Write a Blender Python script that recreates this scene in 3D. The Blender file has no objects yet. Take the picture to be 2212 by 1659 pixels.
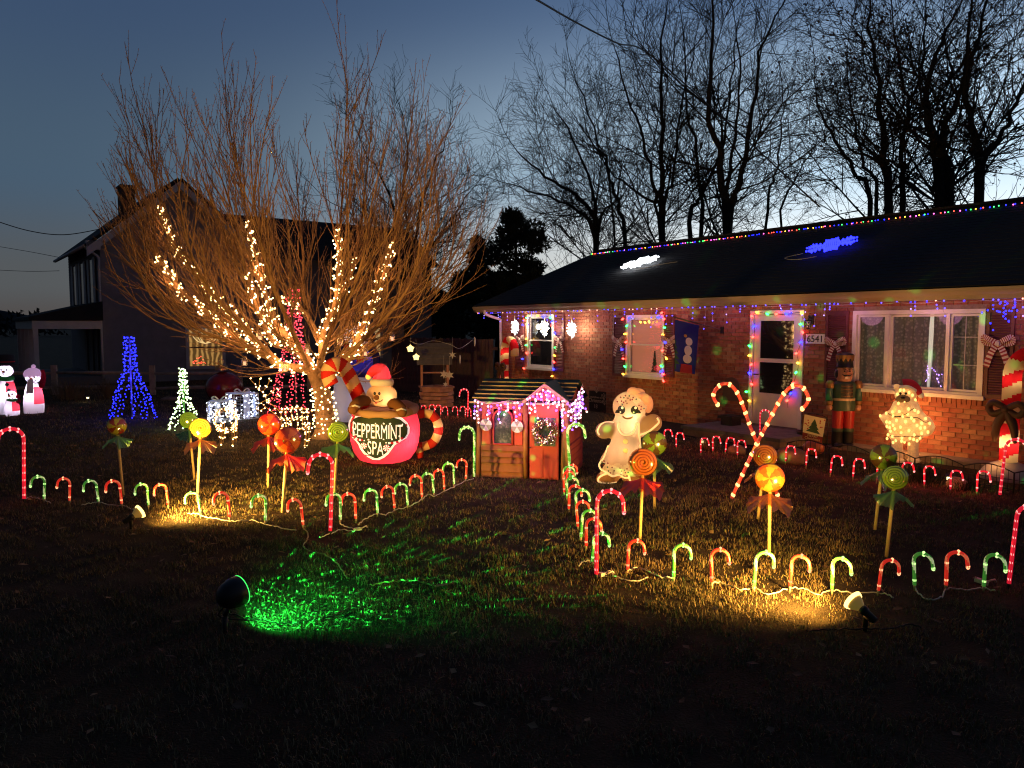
import bpy, bmesh, math, random
import numpy as np
from mathutils import Vector, Matrix, Euler, Quaternion
R = math.radians
sc = bpy.context.scene
COL = sc.collection
random.seed(7)

# ---------------------------------------------------------------- camera, sky, exposure
CAMH, PITCH, F = 2.1, R(4.3), 1662.0
cam = bpy.data.cameras.new('camera')
camo = bpy.data.objects.new('camera', cam); COL.objects.link(camo)
camo.location = (0, 0, CAMH); camo.rotation_euler = (R(90) - PITCH, 0, 0)
cam.sensor_width = 36; cam.lens = 36 * F / 2212; cam.clip_end = 3000
sc.camera = camo

world = bpy.data.worlds.new('World'); sc.world = world; world.use_nodes = True
wn = world.node_tree
# dusk after sunset: a pale band over the sunset side, slate blue above, dull grey away from it
tcw = wn.nodes.new('ShaderNodeTexCoord'); sep = wn.nodes.new('ShaderNodeSeparateXYZ'); wn.links.new(tcw.outputs['Generated'], sep.inputs[0])
def wramp(stops):
    r = wn.nodes.new('ShaderNodeValToRGB'); r.color_ramp.interpolation = 'EASE'; e = r.color_ramp.elements
    e[0].position, e[0].color = stops[0][0], (*stops[0][1], 1); e[1].position, e[1].color = stops[-1][0], (*stops[-1][1], 1)
    for p, c in stops[1:-1]: k = e.new(p); k.color = (*c, 1)
    wn.links.new(sep.outputs['Z'], r.inputs[0]); return r
away = wramp([(0, (.070, .060, .057)), (.05, (.078, .085, .090)), (.17, (.055, .092, .138)), (.37, (.037, .067, .130)), (1, (.014, .025, .065))])
tow = wramp([(0, (1.15, 1.0, .75)), (.07, (1.05, 1.08, 1.05)), (.19, (.60, .80, .97)), (.40, (.112, .190, .345)), (1, (.02, .035, .09))])
dt = wn.nodes.new('ShaderNodeVectorMath'); dt.operation = 'DOT_PRODUCT'; dt.inputs[1].default_value = (math.sin(R(34)), math.cos(R(34)), 0); wn.links.new(tcw.outputs['Generated'], dt.inputs[0])
mr = wn.nodes.new('ShaderNodeMapRange'); mr.inputs['From Min'].default_value = .35; mr.inputs['From Max'].default_value = 1.0; wn.links.new(dt.outputs['Value'], mr.inputs['Value'])
pw = wn.nodes.new('ShaderNodeMath'); pw.operation = 'POWER'; pw.inputs[1].default_value = 2.9; wn.links.new(mr.outputs[0], pw.inputs[0])
mxw = wn.nodes.new('ShaderNodeMixRGB'); wn.links.new(pw.outputs[0], mxw.inputs[0]); wn.links.new(away.outputs[0], mxw.inputs[1]); wn.links.new(tow.outputs[0], mxw.inputs[2])
# the side away from the sunset is already in the earth's shadow
m2 = wn.nodes.new('ShaderNodeMapRange'); m2.interpolation_type = 'SMOOTHSTEP'; m2.inputs['From Min'].default_value = -.9; m2.inputs['From Max'].default_value = .35; m2.inputs['To Min'].default_value = .25; wn.links.new(dt.outputs['Value'], m2.inputs['Value'])
mul = wn.nodes.new('ShaderNodeMixRGB'); mul.blend_type = 'MULTIPLY'; mul.inputs[0].default_value = 1; wn.links.new(mxw.outputs[0], mul.inputs[1]); wn.links.new(m2.outputs[0], mul.inputs[2])
wn.links.new(mul.outputs[0], wn.nodes['Background'].inputs[0]); wn.nodes['Background'].inputs[1].default_value = 1.15
sc.view_settings.view_transform = 'Standard'; sc.view_settings.look = 'None'
sc.view_settings.exposure = 0; sc.view_settings.gamma = 1
try: sc.view_settings.use_curve_mapping = False
except Exception: pass
cy = sc.cycles
cy.use_denoising = True
try: cy.denoiser = 'OPENIMAGEDENOISE'
except Exception: pass
cy.use_light_tree = True
cy.sample_clamp_indirect = 2.0; cy.sample_clamp_direct = 0
cy.max_bounces = 6; cy.diffuse_bounces = 2; cy.glossy_bounces = 3; cy.transmission_bounces = 5; cy.transparent_max_bounces = 14
cy.filter_width = 1.15
cy.caustics_reflective = False; cy.caustics_refractive = False

# ---------------------------------------------------------------- rays: a place in the photo (2212 wide) to a point in the yard
def ray(x, y):
    u = (x - 1106) / F; v = (829.5 - y) / F
    return Vector((u, math.cos(PITCH) + v * math.sin(PITCH), -math.sin(PITCH) + v * math.cos(PITCH)))
CAM = Vector((0, 0, CAMH))
def G(x, y, z=0.0):
    d = ray(x, y); t = (z - CAMH) / d.z
    p = CAM + d * t; return Vector((p.x, p.y, z))
def at(x, y, Y):
    d = ray(x, y); return CAM + d * (Y / d.y)
def facing(p): return -math.atan2(p[0], p[1])     # a thing whose front (-y) looks at the street

# ---------------------------------------------------------------- objects
def _prop(o, label=None, cat=None, group=None, kind=None):
    if label: o['label'] = label
    if cat: o['category'] = cat
    if group: o['group'] = group
    if kind: o['kind'] = kind
    return o
def thing(name, label, cat, loc=(0, 0, 0), rz=0, group=None):
    o = bpy.data.objects.new(name, None); COL.objects.link(o)
    o.empty_display_size = .1
    o.location = loc; o.rotation_euler = (0, 0, rz)
    return _prop(o, label, cat, group)
def tag(o, label=None, cat=None, group=None, kind=None): return _prop(o, label, cat, group, kind)
CH = {}
def link(name, me, parent=None, loc=None, rz=None):
    o = bpy.data.objects.new(name, me); COL.objects.link(o)
    if parent is not None: o.parent = parent; CH.setdefault(parent, []).append(o)
    if loc is not None: o.location = loc
    if rz is not None: o.rotation_euler = (0, 0, rz)
    return o
def dup(o, parent=None, label=None, loc=None, rz=None, group=None):
    c = o.copy(); COL.objects.link(c)
    if parent is not None: c.parent = parent; CH.setdefault(parent, []).append(c)
    if loc is not None: c.location = loc
    if rz is not None: c.rotation_euler = (0, 0, rz)
    if label: c['label'] = label
    if group: c['group'] = group
    for k in list(CH.get(o, [])): dup(k, c)
    return c

class MB:
    def __init__(s): s.v = []; s.f = []; s.m = []; s.s = []
    def add(s, verts, faces, mi=0, smooth=False):
        b = len(s.v); s.v.extend([tuple(q) for q in verts])
        for i, f in enumerate(faces):
            s.f.append(tuple(b + k for k in f)); s.m.append(mi[i] if isinstance(mi, (list, tuple)) else mi); s.s.append(smooth)
        return s
    def box(s, c, d, mi=0, rot=None):
        hx, hy, hz = d[0] / 2, d[1] / 2, d[2] / 2
        vs = [Vector((x * hx, y * hy, z * hz)) for z in (-1, 1) for y in (-1, 1) for x in (-1, 1)]
        if rot is not None:
            Mx = rot if isinstance(rot, Matrix) else Euler(rot).to_matrix()
            vs = [Mx @ q for q in vs]
        c = Vector(c)
        return s.add([q + c for q in vs], [(0, 2, 3, 1), (4, 5, 7, 6), (0, 1, 5, 4), (2, 6, 7, 3), (0, 4, 6, 2), (1, 3, 7, 5)], mi)
    def bb(s, a, b, mi=0):
        return s.box([(p + q) / 2 for p, q in zip(a, b)], [abs(q - p) for p, q in zip(a, b)], mi)
    def tube(s, pts, r, n=8, mi=0, cap=True, smooth=True, mf=None, tw=0.0):
        pts = [Vector(p) for p in pts]; N = len(pts)
        rs = [r] * N if not isinstance(r, (list, tuple)) else r
        t0 = (pts[1] - pts[0]).normalized()
        a = Vector((0, 0, 1)) if abs(t0.z) < .9 else Vector((1, 0, 0))
        nx = t0.cross(a).normalized(); b0 = len(s.v)
        for i in range(N):
            t = pts[min(i + 1, N - 1)] - pts[max(i - 1, 0)]
            t = t.normalized() if t.length > 1e-9 else t0
            nx = (nx - t * nx.dot(t))
            nx = nx.normalized() if nx.length > 1e-6 else t.orthogonal().normalized()
            by = t.cross(nx)
            for k in range(n):
                q = 2 * math.pi * k / n + tw * i
                p = pts[i] + (nx * math.cos(q) + by * math.sin(q)) * rs[i]
                s.v.append((p.x, p.y, p.z))
        for i in range(N - 1):
            for k in range(n):
                k2 = (k + 1) % n
                s.f.append((b0 + i * n + k, b0 + i * n + k2, b0 + (i + 1) * n + k2, b0 + (i + 1) * n + k))
                s.m.append(mf(i, k) if mf else mi); s.s.append(smooth)
        if cap:
            s.f.append(tuple(b0 + k for k in reversed(range(n)))); s.m.append(mf(0, 0) if mf else mi); s.s.append(False)
            e = b0 + (N - 1) * n
            s.f.append(tuple(e + k for k in range(n))); s.m.append(mf(N - 2, 0) if mf else mi); s.s.append(False)
        return s
    def ball(s, c, r, nu=10, nv=6, mi=0, mf=None, rot=None, smooth=True):
        if not isinstance(r, (list, tuple)): r = (r, r, r)
        vs = []; c = Vector(c)
        Mx = None if rot is None else Euler(rot).to_matrix()
        for j in range(nv + 1):
            th = math.pi * j / nv
            if j in (0, nv): ring = [(0, 0, math.cos(th))]
            else: ring = [(math.sin(th) * math.cos(2 * math.pi * i / nu), math.sin(th) * math.sin(2 * math.pi * i / nu), math.cos(th)) for i in range(nu)]
            for q in ring:
                q = Vector((q[0] * r[0], q[1] * r[1], q[2] * r[2]))
                if Mx is not None: q = Mx @ q
                vs.append(q + c)
        fs = []; ms = []
        def idx(j, i): return 0 if j == 0 else (1 + (nv - 1) * nu if j == nv else 1 + (j - 1) * nu + i % nu)
        for j in range(nv):
            for i in range(nu):
                if j == 0: fs.append((0, idx(1, i), idx(1, i + 1)))
                elif j == nv - 1: fs.append((idx(j, i), idx(nv, 0), idx(j, i + 1)))
                else: fs.append((idx(j, i), idx(j + 1, i), idx(j + 1, i + 1), idx(j, i + 1)))
                ms.append(mf(i, j) if mf else mi)
        return s.add(vs, fs, ms, smooth)
    def lathe(s, prof, n=24, c=(0, 0, 0), mi=0, mf=None, smooth=True, sx=1, sy=1):
        vs = [(c[0] + r * sx * math.cos(2 * math.pi * k / n), c[1] + r * sy * math.sin(2 * math.pi * k / n), c[2] + z) for r, z in prof for k in range(n)]
        fs = []; ms = []
        for i in range(len(prof) - 1):
            for k in range(n):
                k2 = (k + 1) % n
                fs.append((i * n + k, i * n + k2, (i + 1) * n + k2, (i + 1) * n + k)); ms.append(mf(i, k) if mf else mi)
        return s.add(vs, fs, ms, smooth)
    def prism(s, poly, y0, y1, mi=0, smooth=False):
        """polygon in the x-z plane pushed from y0 to y1"""
        n = len(poly)
        vs = [(x, y0, z) for x, z in poly] + [(x, y1, z) for x, z in poly]
        fs = [tuple(range(n)), tuple(reversed(range(n, 2 * n)))] + [(i, n + i, n + (i + 1) % n, (i + 1) % n) for i in range(n)]
        return s.add(vs, fs, mi, smooth)
    def quad(s, a, b, c, d, mi=0): return s.add([a, b, c, d], [(0, 1, 2, 3)], mi)
    def mesh(s, name, mats):
        me = bpy.data.meshes.new(name); me.from_pydata(s.v, [], s.f)
        for m in (mats if isinstance(mats, (list, tuple)) else [mats]): me.materials.append(m)
        if s.f:
            me.polygons.foreach_set('material_index', s.m); me.polygons.foreach_set('use_smooth', s.s)
        me.update(); return me
    def build(s, name, mats, parent=None, loc=None, rz=None): return link(name, s.mesh(name, mats), parent, loc, rz)

def text_mesh(txt, size, mat, depth=.002, align='CENTER', font_shear=0):
    cu = bpy.data.curves.new('lettering', 'FONT'); cu.body = txt; cu.size = size; cu.extrude = depth
    cu.align_x = align; cu.align_y = 'CENTER'; cu.shear = font_shear; cu.resolution_u = 3
    o = bpy.data.objects.new('lettering', cu); COL.objects.link(o)
    dg = bpy.context.evaluated_depsgraph_get(); dg.update()
    me = bpy.data.meshes.new_from_object(o.evaluated_get(dg)); me.materials.clear(); me.materials.append(mat)
    bpy.data.objects.remove(o); bpy.data.curves.remove(cu)
    return me

def remesh(mb, voxel, smooth=4, mats=None, paint=None, name='skin'):
    """closed skin round the shapes of a builder; paint(centre, normal) gives the material of each face"""
    me = mb.mesh(name, bpy.data.materials.get('m_none') or bpy.data.materials.new('m_none'))
    o = bpy.data.objects.new(name, me); COL.objects.link(o)
    a = o.modifiers.new('r', 'REMESH'); a.mode = 'VOXEL'; a.voxel_size = voxel
    if smooth:
        b = o.modifiers.new('s', 'SMOOTH'); b.factor = .5; b.iterations = smooth
    dg = bpy.context.evaluated_depsgraph_get(); dg.update()
    out = bpy.data.meshes.new_from_object(o.evaluated_get(dg))
    bpy.data.objects.remove(o); bpy.data.meshes.remove(me)
    out.materials.clear()
    for m in mats: out.materials.append(m)
    n = len(out.polygons)
    out.polygons.foreach_set('use_smooth', [True] * n)
    if paint: out.polygons.foreach_set('material_index', [paint(p.center, p.normal) for p in out.polygons])
    else: out.polygons.foreach_set('material_index', [0] * n)
    out.update(); return out

# ---------------------------------------------------------------- materials
MATS = {}
def mat(name, col=(.5, .5, .5), rough=.7, metal=0, em=None, es=0, var=0, vs=8.0, bump=0, bs=60.0, trans=0, spec=.4, sheen=0):
    if name in MATS: return MATS[name]
    m = bpy.data.materials.new(name); m.use_nodes = True; MATS[name] = m
    nt = m.node_tree; b = nt.nodes['Principled BSDF']
    b.inputs['Base Color'].default_value = (*col, 1); b.inputs['Roughness'].default_value = rough; b.inputs['Metallic'].default_value = metal
    b.inputs['Specular IOR Level'].default_value = spec
    if em is not None:
        b.inputs['Emission Color'].default_value = (*em, 1); b.inputs['Emission Strength'].default_value = es
    if trans: b.inputs['Transmission Weight'].default_value = trans
    if var or bump:
        tc = nt.nodes.new('ShaderNodeTexCoord')
    if var:
        no = nt.nodes.new('ShaderNodeTexNoise'); no.inputs['Scale'].default_value = vs; no.inputs['Detail'].default_value = 6; no.inputs['Roughness'].default_value = .65
        nt.links.new(tc.outputs['Object'], no.inputs['Vector'])
        rp = nt.nodes.new('ShaderNodeValToRGB')
        rp.color_ramp.elements[0].position = .3; rp.color_ramp.elements[1].position = .7
        rp.color_ramp.elements[0].color = (*[c * (1 - var) for c in col], 1); rp.color_ramp.elements[1].color = (*[min(1, c * (1 + var)) for c in col], 1)
        nt.links.new(no.outputs[0], rp.inputs[0]); nt.links.new(rp.outputs[0], b.inputs['Base Color'])
    if bump:
        n2 = nt.nodes.new('ShaderNodeTexNoise'); n2.inputs['Scale'].default_value = bs; n2.inputs['Detail'].default_value = 4
        nt.links.new(tc.outputs['Object'], n2.inputs['Vector'])
        bp = nt.nodes.new('ShaderNodeBump'); bp.inputs['Strength'].default_value = bump; bp.inputs['Distance'].default_value = .01
        nt.links.new(n2.outputs[0], bp.inputs['Height']); nt.links.new(bp.outputs[0], b.inputs['Normal'])
    return m
def glow(name, col, s):
    if name in MATS: return MATS[name]
    m = bpy.data.materials.new(name); m.use_nodes = True; MATS[name] = m
    nt = m.node_tree; nt.nodes.remove(nt.nodes['Principled BSDF'])
    e = nt.nodes.new('ShaderNodeEmission'); e.inputs[0].default_value = (*col, 1); e.inputs[1].default_value = s
    nt.links.new(e.outputs[0], nt.nodes['Material Output'].inputs[0]); return m
def cloth(name, col, tr=.5, em=0, wr=.25):
    """thin nylon: part of the light goes through it, wrinkles by bump"""
    if name in MATS: return MATS[name]
    m = bpy.data.materials.new(name); m.use_nodes = True; MATS[name] = m
    nt = m.node_tree; nt.nodes.remove(nt.nodes['Principled BSDF'])
    d = nt.nodes.new('ShaderNodeBsdfDiffuse'); t = nt.nodes.new('ShaderNodeBsdfTranslucent'); x = nt.nodes.new('ShaderNodeMixShader')
    d.inputs[0].default_value = (*col, 1); t.inputs[0].default_value = (*col, 1); x.inputs[0].default_value = tr
    nt.links.new(d.outputs[0], x.inputs[1]); nt.links.new(t.outputs[0], x.inputs[2])
    tc = nt.nodes.new('ShaderNodeTexCoord'); mp = nt.nodes.new('ShaderNodeMapping'); mp.inputs['Scale'].default_value = (1, 1, .35)
    no = nt.nodes.new('ShaderNodeTexNoise'); no.inputs['Scale'].default_value = 14; no.inputs['Detail'].default_value = 3; no.inputs['Distortion'].default_value = .6
    bp = nt.nodes.new('ShaderNodeBump'); bp.inputs['Strength'].default_value = wr; bp.inputs['Distance'].default_value = .03
    nt.links.new(tc.outputs['Object'], mp.inputs[0]); nt.links.new(mp.outputs[0], no.inputs['Vector'])
    nt.links.new(no.outputs[0], bp.inputs['Height']); nt.links.new(bp.outputs[0], d.inputs['Normal']); nt.links.new(bp.outputs[0], t.inputs['Normal'])
    nt.links.new(x.outputs[0], nt.nodes['Material Output'].inputs[0]); return m
def film(name, col, fac=.35, rough=.12):
    """tinted cellophane"""
    if name in MATS: return MATS[name]
    m = bpy.data.materials.new(name); m.use_nodes = True; MATS[name] = m
    nt = m.node_tree; nt.nodes.remove(nt.nodes['Principled BSDF'])
    t = nt.nodes.new('ShaderNodeBsdfTransparent'); t.inputs[0].default_value = (*col, 1)
    g = nt.nodes.new('ShaderNodeBsdfGlossy'); g.inputs[0].default_value = (.9, .9, .9, 1); g.inputs[1].default_value = rough
    d = nt.nodes.new('ShaderNodeBsdfTranslucent'); d.inputs[0].default_value = (*col, 1)
    x1 = nt.nodes.new('ShaderNodeMixShader'); x1.inputs[0].default_value = fac
    x2 = nt.nodes.new('ShaderNodeMixShader'); x2.inputs[0].default_value = .16
    nt.links.new(t.outputs[0], x1.inputs[1]); nt.links.new(d.outputs[0], x1.inputs[2])
    nt.links.new(x1.outputs[0], x2.inputs[1]); nt.links.new(g.outputs[0], x2.inputs[2])
    nt.links.new(x2.outputs[0], nt.nodes['Material Output'].inputs[0]); return m
def lamp(name, loc, watts, col, r=.02, parent=None):
    l = bpy.data.lights.new(name, 'POINT'); l.energy = watts; l.color = col; l.shadow_soft_size = r
    o = bpy.data.objects.new(name, l); COL.objects.link(o); o.location = loc
    if parent is not None: o.parent = parent
    return o
def spot(name, loc, target, watts, col, size, blend=.6, r=.04):
    l = bpy.data.lights.new(name, 'SPOT'); l.energy = watts; l.color = col; l.shadow_soft_size = r; l.spot_size = R(size); l.spot_blend = blend
    o = bpy.data.objects.new(name, l); COL.objects.link(o); o.location = loc
    o.rotation_euler = (Vector(target) - Vector(loc)).to_track_quat('-Z', 'Y').to_euler()
    return o
def lerp(a, b, t): return a + (b - a) * t
def smoothpath(pts, k=6):
    """Catmull-Rom through the points"""
    P = [Vector(p) for p in pts]; out = []
    for i in range(len(P) - 1):
        p0 = P[max(i - 1, 0)]; p1 = P[i]; p2 = P[i + 1]; p3 = P[min(i + 2, len(P) - 1)]
        for j in range(k):
            t = j / k
            out.append(.5 * ((2 * p1) + (p2 - p0) * t + (2 * p0 - 5 * p1 + 4 * p2 - p3) * t * t + (3 * p1 - p0 - 3 * p2 + p3) * t ** 3))
    out.append(P[-1]); return out
ORD = ['first', 'second', 'third', 'fourth', 'fifth', 'sixth', 'seventh', 'eighth', 'ninth', 'tenth', 'eleventh', 'twelfth', 'thirteenth', 'fourteenth', 'fifteenth', 'sixteenth']
# bulbs
GW = glow('bulb_warm_white', (1, .60, .22), 14)
GB = glow('bulb_blue', (.013, .016, 1), 9)
GR = glow('bulb_red', (1, .05, .03), 9)
GG = glow('bulb_green', (.04, 1, .12), 7)
GY = glow('bulb_yellow', (1, .55, .04), 8)
GC = glow('bulb_cool_white', (.85, .93, 1), 12)
GP = glow('bulb_violet', (.16, .08, 1), 12)
GPK = glow('bulb_pink', (1, .1, .5), 10)
GWG = glow('bulb_pale_green_white', (.72, 1, .45), 9)
CABLE_G = mat('green_cable', (.01, .03, .012), .6)
CABLE_W = mat('white_cable', (.55, .5, .42), .6)
CABLE_K = mat('black_cable', (.012, .012, .012), .5)
# ================================================================ THE RANCH HOUSE
_a = G(1477, 916); _b = G(2086, 1001)
HD = (_b - _a).normalized(); HN = Vector((-HD.y, HD.x, 0))          # along the wall, and into the house
if HN.y < 0: HN = -HN
HRZ = math.atan2(HD.y, HD.x)
def W(x, y, n=0.0):
    """photo point to (s, z) on the plane n metres in front of the wall"""
    o = _a - HN * n; d = ray(x, y); t = (o - CAM).dot(HN) / d.dot(HN); p = CAM + d * t
    return ((p - HO).dot(HD), p.z)
HO = _a.copy(); HO = HO + HD * W(1083, 840)[0]
def HP(s, n, z): return HO + HD * s - HN * n + Vector((0, 0, z))
house = thing('brick_house', 'long single storey red brick house with a dark gable roof and lit eaves', 'house', HO, HRZ)

MORTAR = mat('mortar', (.30, .21, .165), .95, var=.25, vs=14, bump=.3, bs=120)
BR = [mat('brick_red', (.32, .105, .065), .9, var=.35, vs=9, bump=.5, bs=90), mat('brick_brown', (.26, .09, .06), .9, var=.35, vs=11, bump=.5, bs=90), mat('brick_tan', (.36, .17, .105), .9, var=.3, vs=10, bump=.5, bs=90)]
WHITE = mat('white_paint', (.72, .70, .66), .45, var=.08, vs=5)
SOFF = mat('soffit_paint', (.52, .45, .40), .6, var=.1, vs=4)
ROOFM = mat('asphalt_shingle', (.013, .012, .013), .95, var=.5, vs=30, bump=.8, bs=40)
SHUT = mat('shutter_paint', (.13, .035, .04), .5, var=.2, vs=12)
GLASS = mat('window_glass', (.012, .012, .014), .03, spec=.6)
WL = 16.5; EZ = 2.50                                             # wall length, wall top
# openings (s0, s1, z0, z1)
def opening(x0, x1, xm, y0, y1):
    s0 = W(x0, 750)[0]; s1 = W(x1, 750)[0]; return [s0, s1, W(xm, y1)[1], W(xm, y0)[1]]
W1 = opening(1140, 1197, 1170, 677, 797); W2 = opening(1353, 1436, 1395, 680, 815)
DR = opening(1621, 1737, 1680, 667, 914); W3 = opening(1842, 2128, 1985, 669, 852)
W3[2] = W(1842, 840)[1] ; DR[2] = .2
for o_ in (W1, W2, W3): o_[3] = min(o_[3], 2.42)
DR[3] = min(DR[3], 2.4)
OPS = [W1, W2, DR, W3]
b = MB(); sc0 = 0.0
for o_ in OPS:
    b.bb((sc0, .004, 0), (o_[0], .3, EZ)); b.bb((o_[0], .004, 0), (o_[1], .3, o_[2])); b.bb((o_[0], .004, o_[3]), (o_[1], .3, EZ)); sc0 = o_[1]
b.bb((sc0, .004, 0), (WL, .3, EZ))
b.bb((0, .3, 0), (.25, 8.4, EZ)); b.bb((0, 8.4, 0), (WL, 8.65, EZ)); b.bb((WL - .25, .3, 0), (WL, 8.4, EZ))
b.build('wall', MORTAR, house)
# bricks: every one stands 12 mm proud of its mortar
bms = [MB().box((0, 0, 0), (.197, .03, .064), 0).mesh('brick', m) for m in BR]
rnd = random.Random(3)
cand = []
row = 0; z = .045
while z < EZ - .03:
    s = .1 if row % 2 == 0 else 0.0
    while s < WL:
        a, c = s, s + .197
        parts_ = [(max(a, 0), min(c, WL))]
        for o_ in OPS:
            if o_[2] - .11 < z < o_[3] + .03:
                nw = []
                for p, q in parts_:
                    if q <= o_[0] or p >= o_[1]: nw.append((p, q)); continue
                    if p < o_[0]: nw.append((p, o_[0]))
                    if q > o_[1]: nw.append((o_[1], q))
                parts_ = nw
        for p, q in parts_:
            if q - p > .03: cand.append((p, q, z))
        s += .208
    z += .0755; row += 1
def dist(c): return (HP((c[0] + c[1]) / 2, 0, c[2]) - CAM).length
lim = W(2212, 760)[0]
vis = sorted([c for c in cand if c[1] - c[0] > .19 and .06 < c[2] < 2.3 and c[1] < lim and (c[0] > W3[1] + .5 or c[2] < W3[2] or DR[1] < c[0] < W3[0] - .55)], key=dist)[:294]
vset = set(vis)
for c in vis:
    o = link('brick', bms[rnd.choice((0, 0, 1, 1, 2))], house, ((c[0] + c[1]) / 2, .004 + rnd.uniform(-.002, .002), c[2]))
rest = MB()
for c in cand:
    if c not in vset: rest.box(((c[0] + c[1]) / 2, .004 + rnd.uniform(-.002, .002), c[2]), (c[1] - c[0], .03, .064), rnd.choice((0, 0, 1, 1, 2)))
o = rest.build('brick_courses', BR, house); tag(o, kind='stuff')
rl = MB()
for o_ in (W1, W2, W3):
    s = o_[0] + .03
    while s < o_[1]:
        rl.box((s, -.012, o_[2] - .062), (.062, .07, .1), rnd.choice((0, 1, 2)), rot=(.06, 0, 0)); s += .074
o = rl.build('sill_bricks', BR, house); tag(o, kind='stuff')
# eaves, gutter, roof
OV = .5; RD = 4.2; RZ = 4.52
b = MB(); b.bb((-.55, -OV, EZ + .002), (WL + .4, 0.0, EZ + .02)); b.build('soffit', SOFF, house)
b = MB(); b.bb((-.55, -OV - .025, EZ - .01), (WL + .4, -OV - .002, EZ + .16)); b.build('fascia', mat('fascia_paint', (.46, .33, .30), .55, var=.1, vs=3), house)
b = MB(); prof = [(-OV - .028, EZ + .15), (-OV - .028, EZ + .055), (-OV - .09, EZ + .05), (-OV - .115, EZ + .085), (-OV - .13, EZ + .12), (-OV - .13, EZ + .155), (-OV - .118, EZ + .155), (-OV - .118, EZ + .12), (-OV - .1, EZ + .09), (-OV - .085, EZ + .062), (-OV - .04, EZ + .067), (-OV - .04, EZ + .15)]
n = len(prof); vs = [(x, p[0], p[1]) for x in (-.56, WL + .4) for p in prof]
b.add(vs, [(i, (i + 1) % n, n + (i + 1) % n, n + i) for i in range(n)] + [tuple(range(n - 1, -1, -1)), tuple(range(n, 2 * n))]); b.build('gutter', mat('gutter_paint', (.42, .31, .28), .4), house)
def roofplane(y0, y1, z0, z1, mb, rows=26):
    th = .03
    for i in range(rows):
        t0 = i / rows; t1 = (i + 1) / rows
        ya, yb = lerp(y0, y1, t0), lerp(y0, y1, t1); za, zb = lerp(z0, z1, t0), lerp(z0, z1, t1)
        x0, x1 = -.62, WL + .45
        mb.add([(x0, ya, za + .009), (x1, ya, za + .009), (x1, yb, zb + .003), (x0, yb, zb + .003), (x0, ya, za - .005), (x1, ya, za - .005)], [(0, 1, 2, 3), (4, 5, 1, 0)])
    mb.add([(-.62, y0, z0 - .03), (WL + .45, y0, z0 - .03), (WL + .45, y1, z1 - .03), (-.62, y1, z1 - .03)], [(3, 2, 1, 0)])
b = MB(); roofplane(-OV - .06, RD, EZ + .18, RZ, b); roofplane(8.65 + OV, RD, EZ + .18, RZ, b)
o = b.build('roof', ROOFM, house)
b = MB(); b.bb((-.62, RD - .12, RZ - .01), (WL + .45, RD + .12, RZ + .035)); b.build('ridge_cap', ROOFM, house)
b = MB()
for x in (-.6, .0):
    b.add([(x, -OV - .05, EZ + .16), (x, RD, RZ - .02), (x, 8.65 + OV, EZ + .16), (x, 8.65 + OV, EZ + .0), (x, RD, RZ - .2), (x, -OV - .05, EZ + .0)], [(0, 1, 4, 5), (1, 2, 3, 4)])
b.add([(.02, 0, EZ), (.02, RD, RZ - .1), (.02, 8.65, EZ)], [(0, 1, 2)])
b.build('gable_boards', mat('gable_boards', (.10, .085, .08), .8), house)
# downspout
b = MB(); pts = [HP(0, 0, 0) * 0 + Vector(q) for q in ((.0, -OV - .06, EZ + .06), (.0, -OV - .05, EZ - .05), (.02, -.3, EZ - .14), (.05, -.07, EZ - .22), (.05, -.055, EZ - .4), (.05, -.055, .12), (.05, -.2, .05))]
b.tube(smoothpath(pts, 4), .042, 8); b.build('downspout', WHITE, house)
# windows
def window(o_, dark=True, cols=1, mid=True):
    s0, s1, z0, z1 = o_; fr = .07
    b = MB(); w_ = WHITE
    for a, c in (((s0 + .002, -.03, z0 + .002), (s0 + fr, .1, z1 - .002)), ((s1 - fr, -.03, z0 + .002), (s1 - .002, .1, z1 - .002)), ((s0 + fr, -.03, z1 - fr), (s1 - fr, .1, z1 - .002)), ((s0 + fr, -.03, z0 + .002), (s1 - fr, .1, z0 + fr))): b.bb(a, c)
    f = b.build('window', w_, house)
    b = MB(); b.bb((s0 - .04, -.075, z0 - .03), (s1 + .04, -.032, z0 + .03)); b.build('sill', w_, f)
    return f
def pane(f, s0, s1, z0, z1, y, m, sash=.035):
    b = MB()
    for a, c in (((s0, y - .02, z0), (s0 + sash, y + .02, z1)), ((s1 - sash, y - .02, z0), (s1, y + .02, z1)), ((s0 + sash, y - .02, z1 - sash), (s1 - sash, y + .02, z1)), ((s0 + sash, y - .02, z0), (s1 - sash, y + .02, z0 + sash))): b.bb(a, c)
    b.build('sash', WHITE, f)
    b = MB(); b.bb((s0 + sash, y - .003, z0 + sash), (s1 - sash, y + .003, z1 - sash)); b.build('pane', m, f)
CLEAR = film('clear_pane', (.92, .92, .94), .0, .02); [setattr(n_.inputs[0], 'default_value', .05) for n_ in CLEAR.node_tree.nodes if n_.type == 'MIX_SHADER' and abs(n_.inputs[0].default_value - .16) < .01]
f1 = window(W1); s0, s1, z0, z1 = W1; zm = lerp(z0, z1, .52)
pane(f1, s0 + .075, s1 - .075, zm - .02, z1 - .075, .05, GLASS); pane(f1, s0 + .075, s1 - .075, z0 + .075, zm + .02, .02, GLASS)
f2 = window(W2); s0, s1, z0, z1 = W2; zm = lerp(z0, z1, .52)
pane(f2, s0 + .075, s1 - .075, zm - .02, z1 - .075, .05, CLEAR); pane(f2, s0 + .075, s1 - .075, z0 + .075, zm + .02, .02, CLEAR)
b = MB(); z = z0 + .05
while z < z1 - .04:
    b.box(((s0 + s1) / 2, .15, z), (s1 - s0 - .08, .03, .004), rot=(R(55), 0, 0)); z += .027
BL = mat('window_blind', (.75, .45, .34), .7, em=(1, .40, .26), es=.17)  # room light behind is put into the slats' own emission
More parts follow.
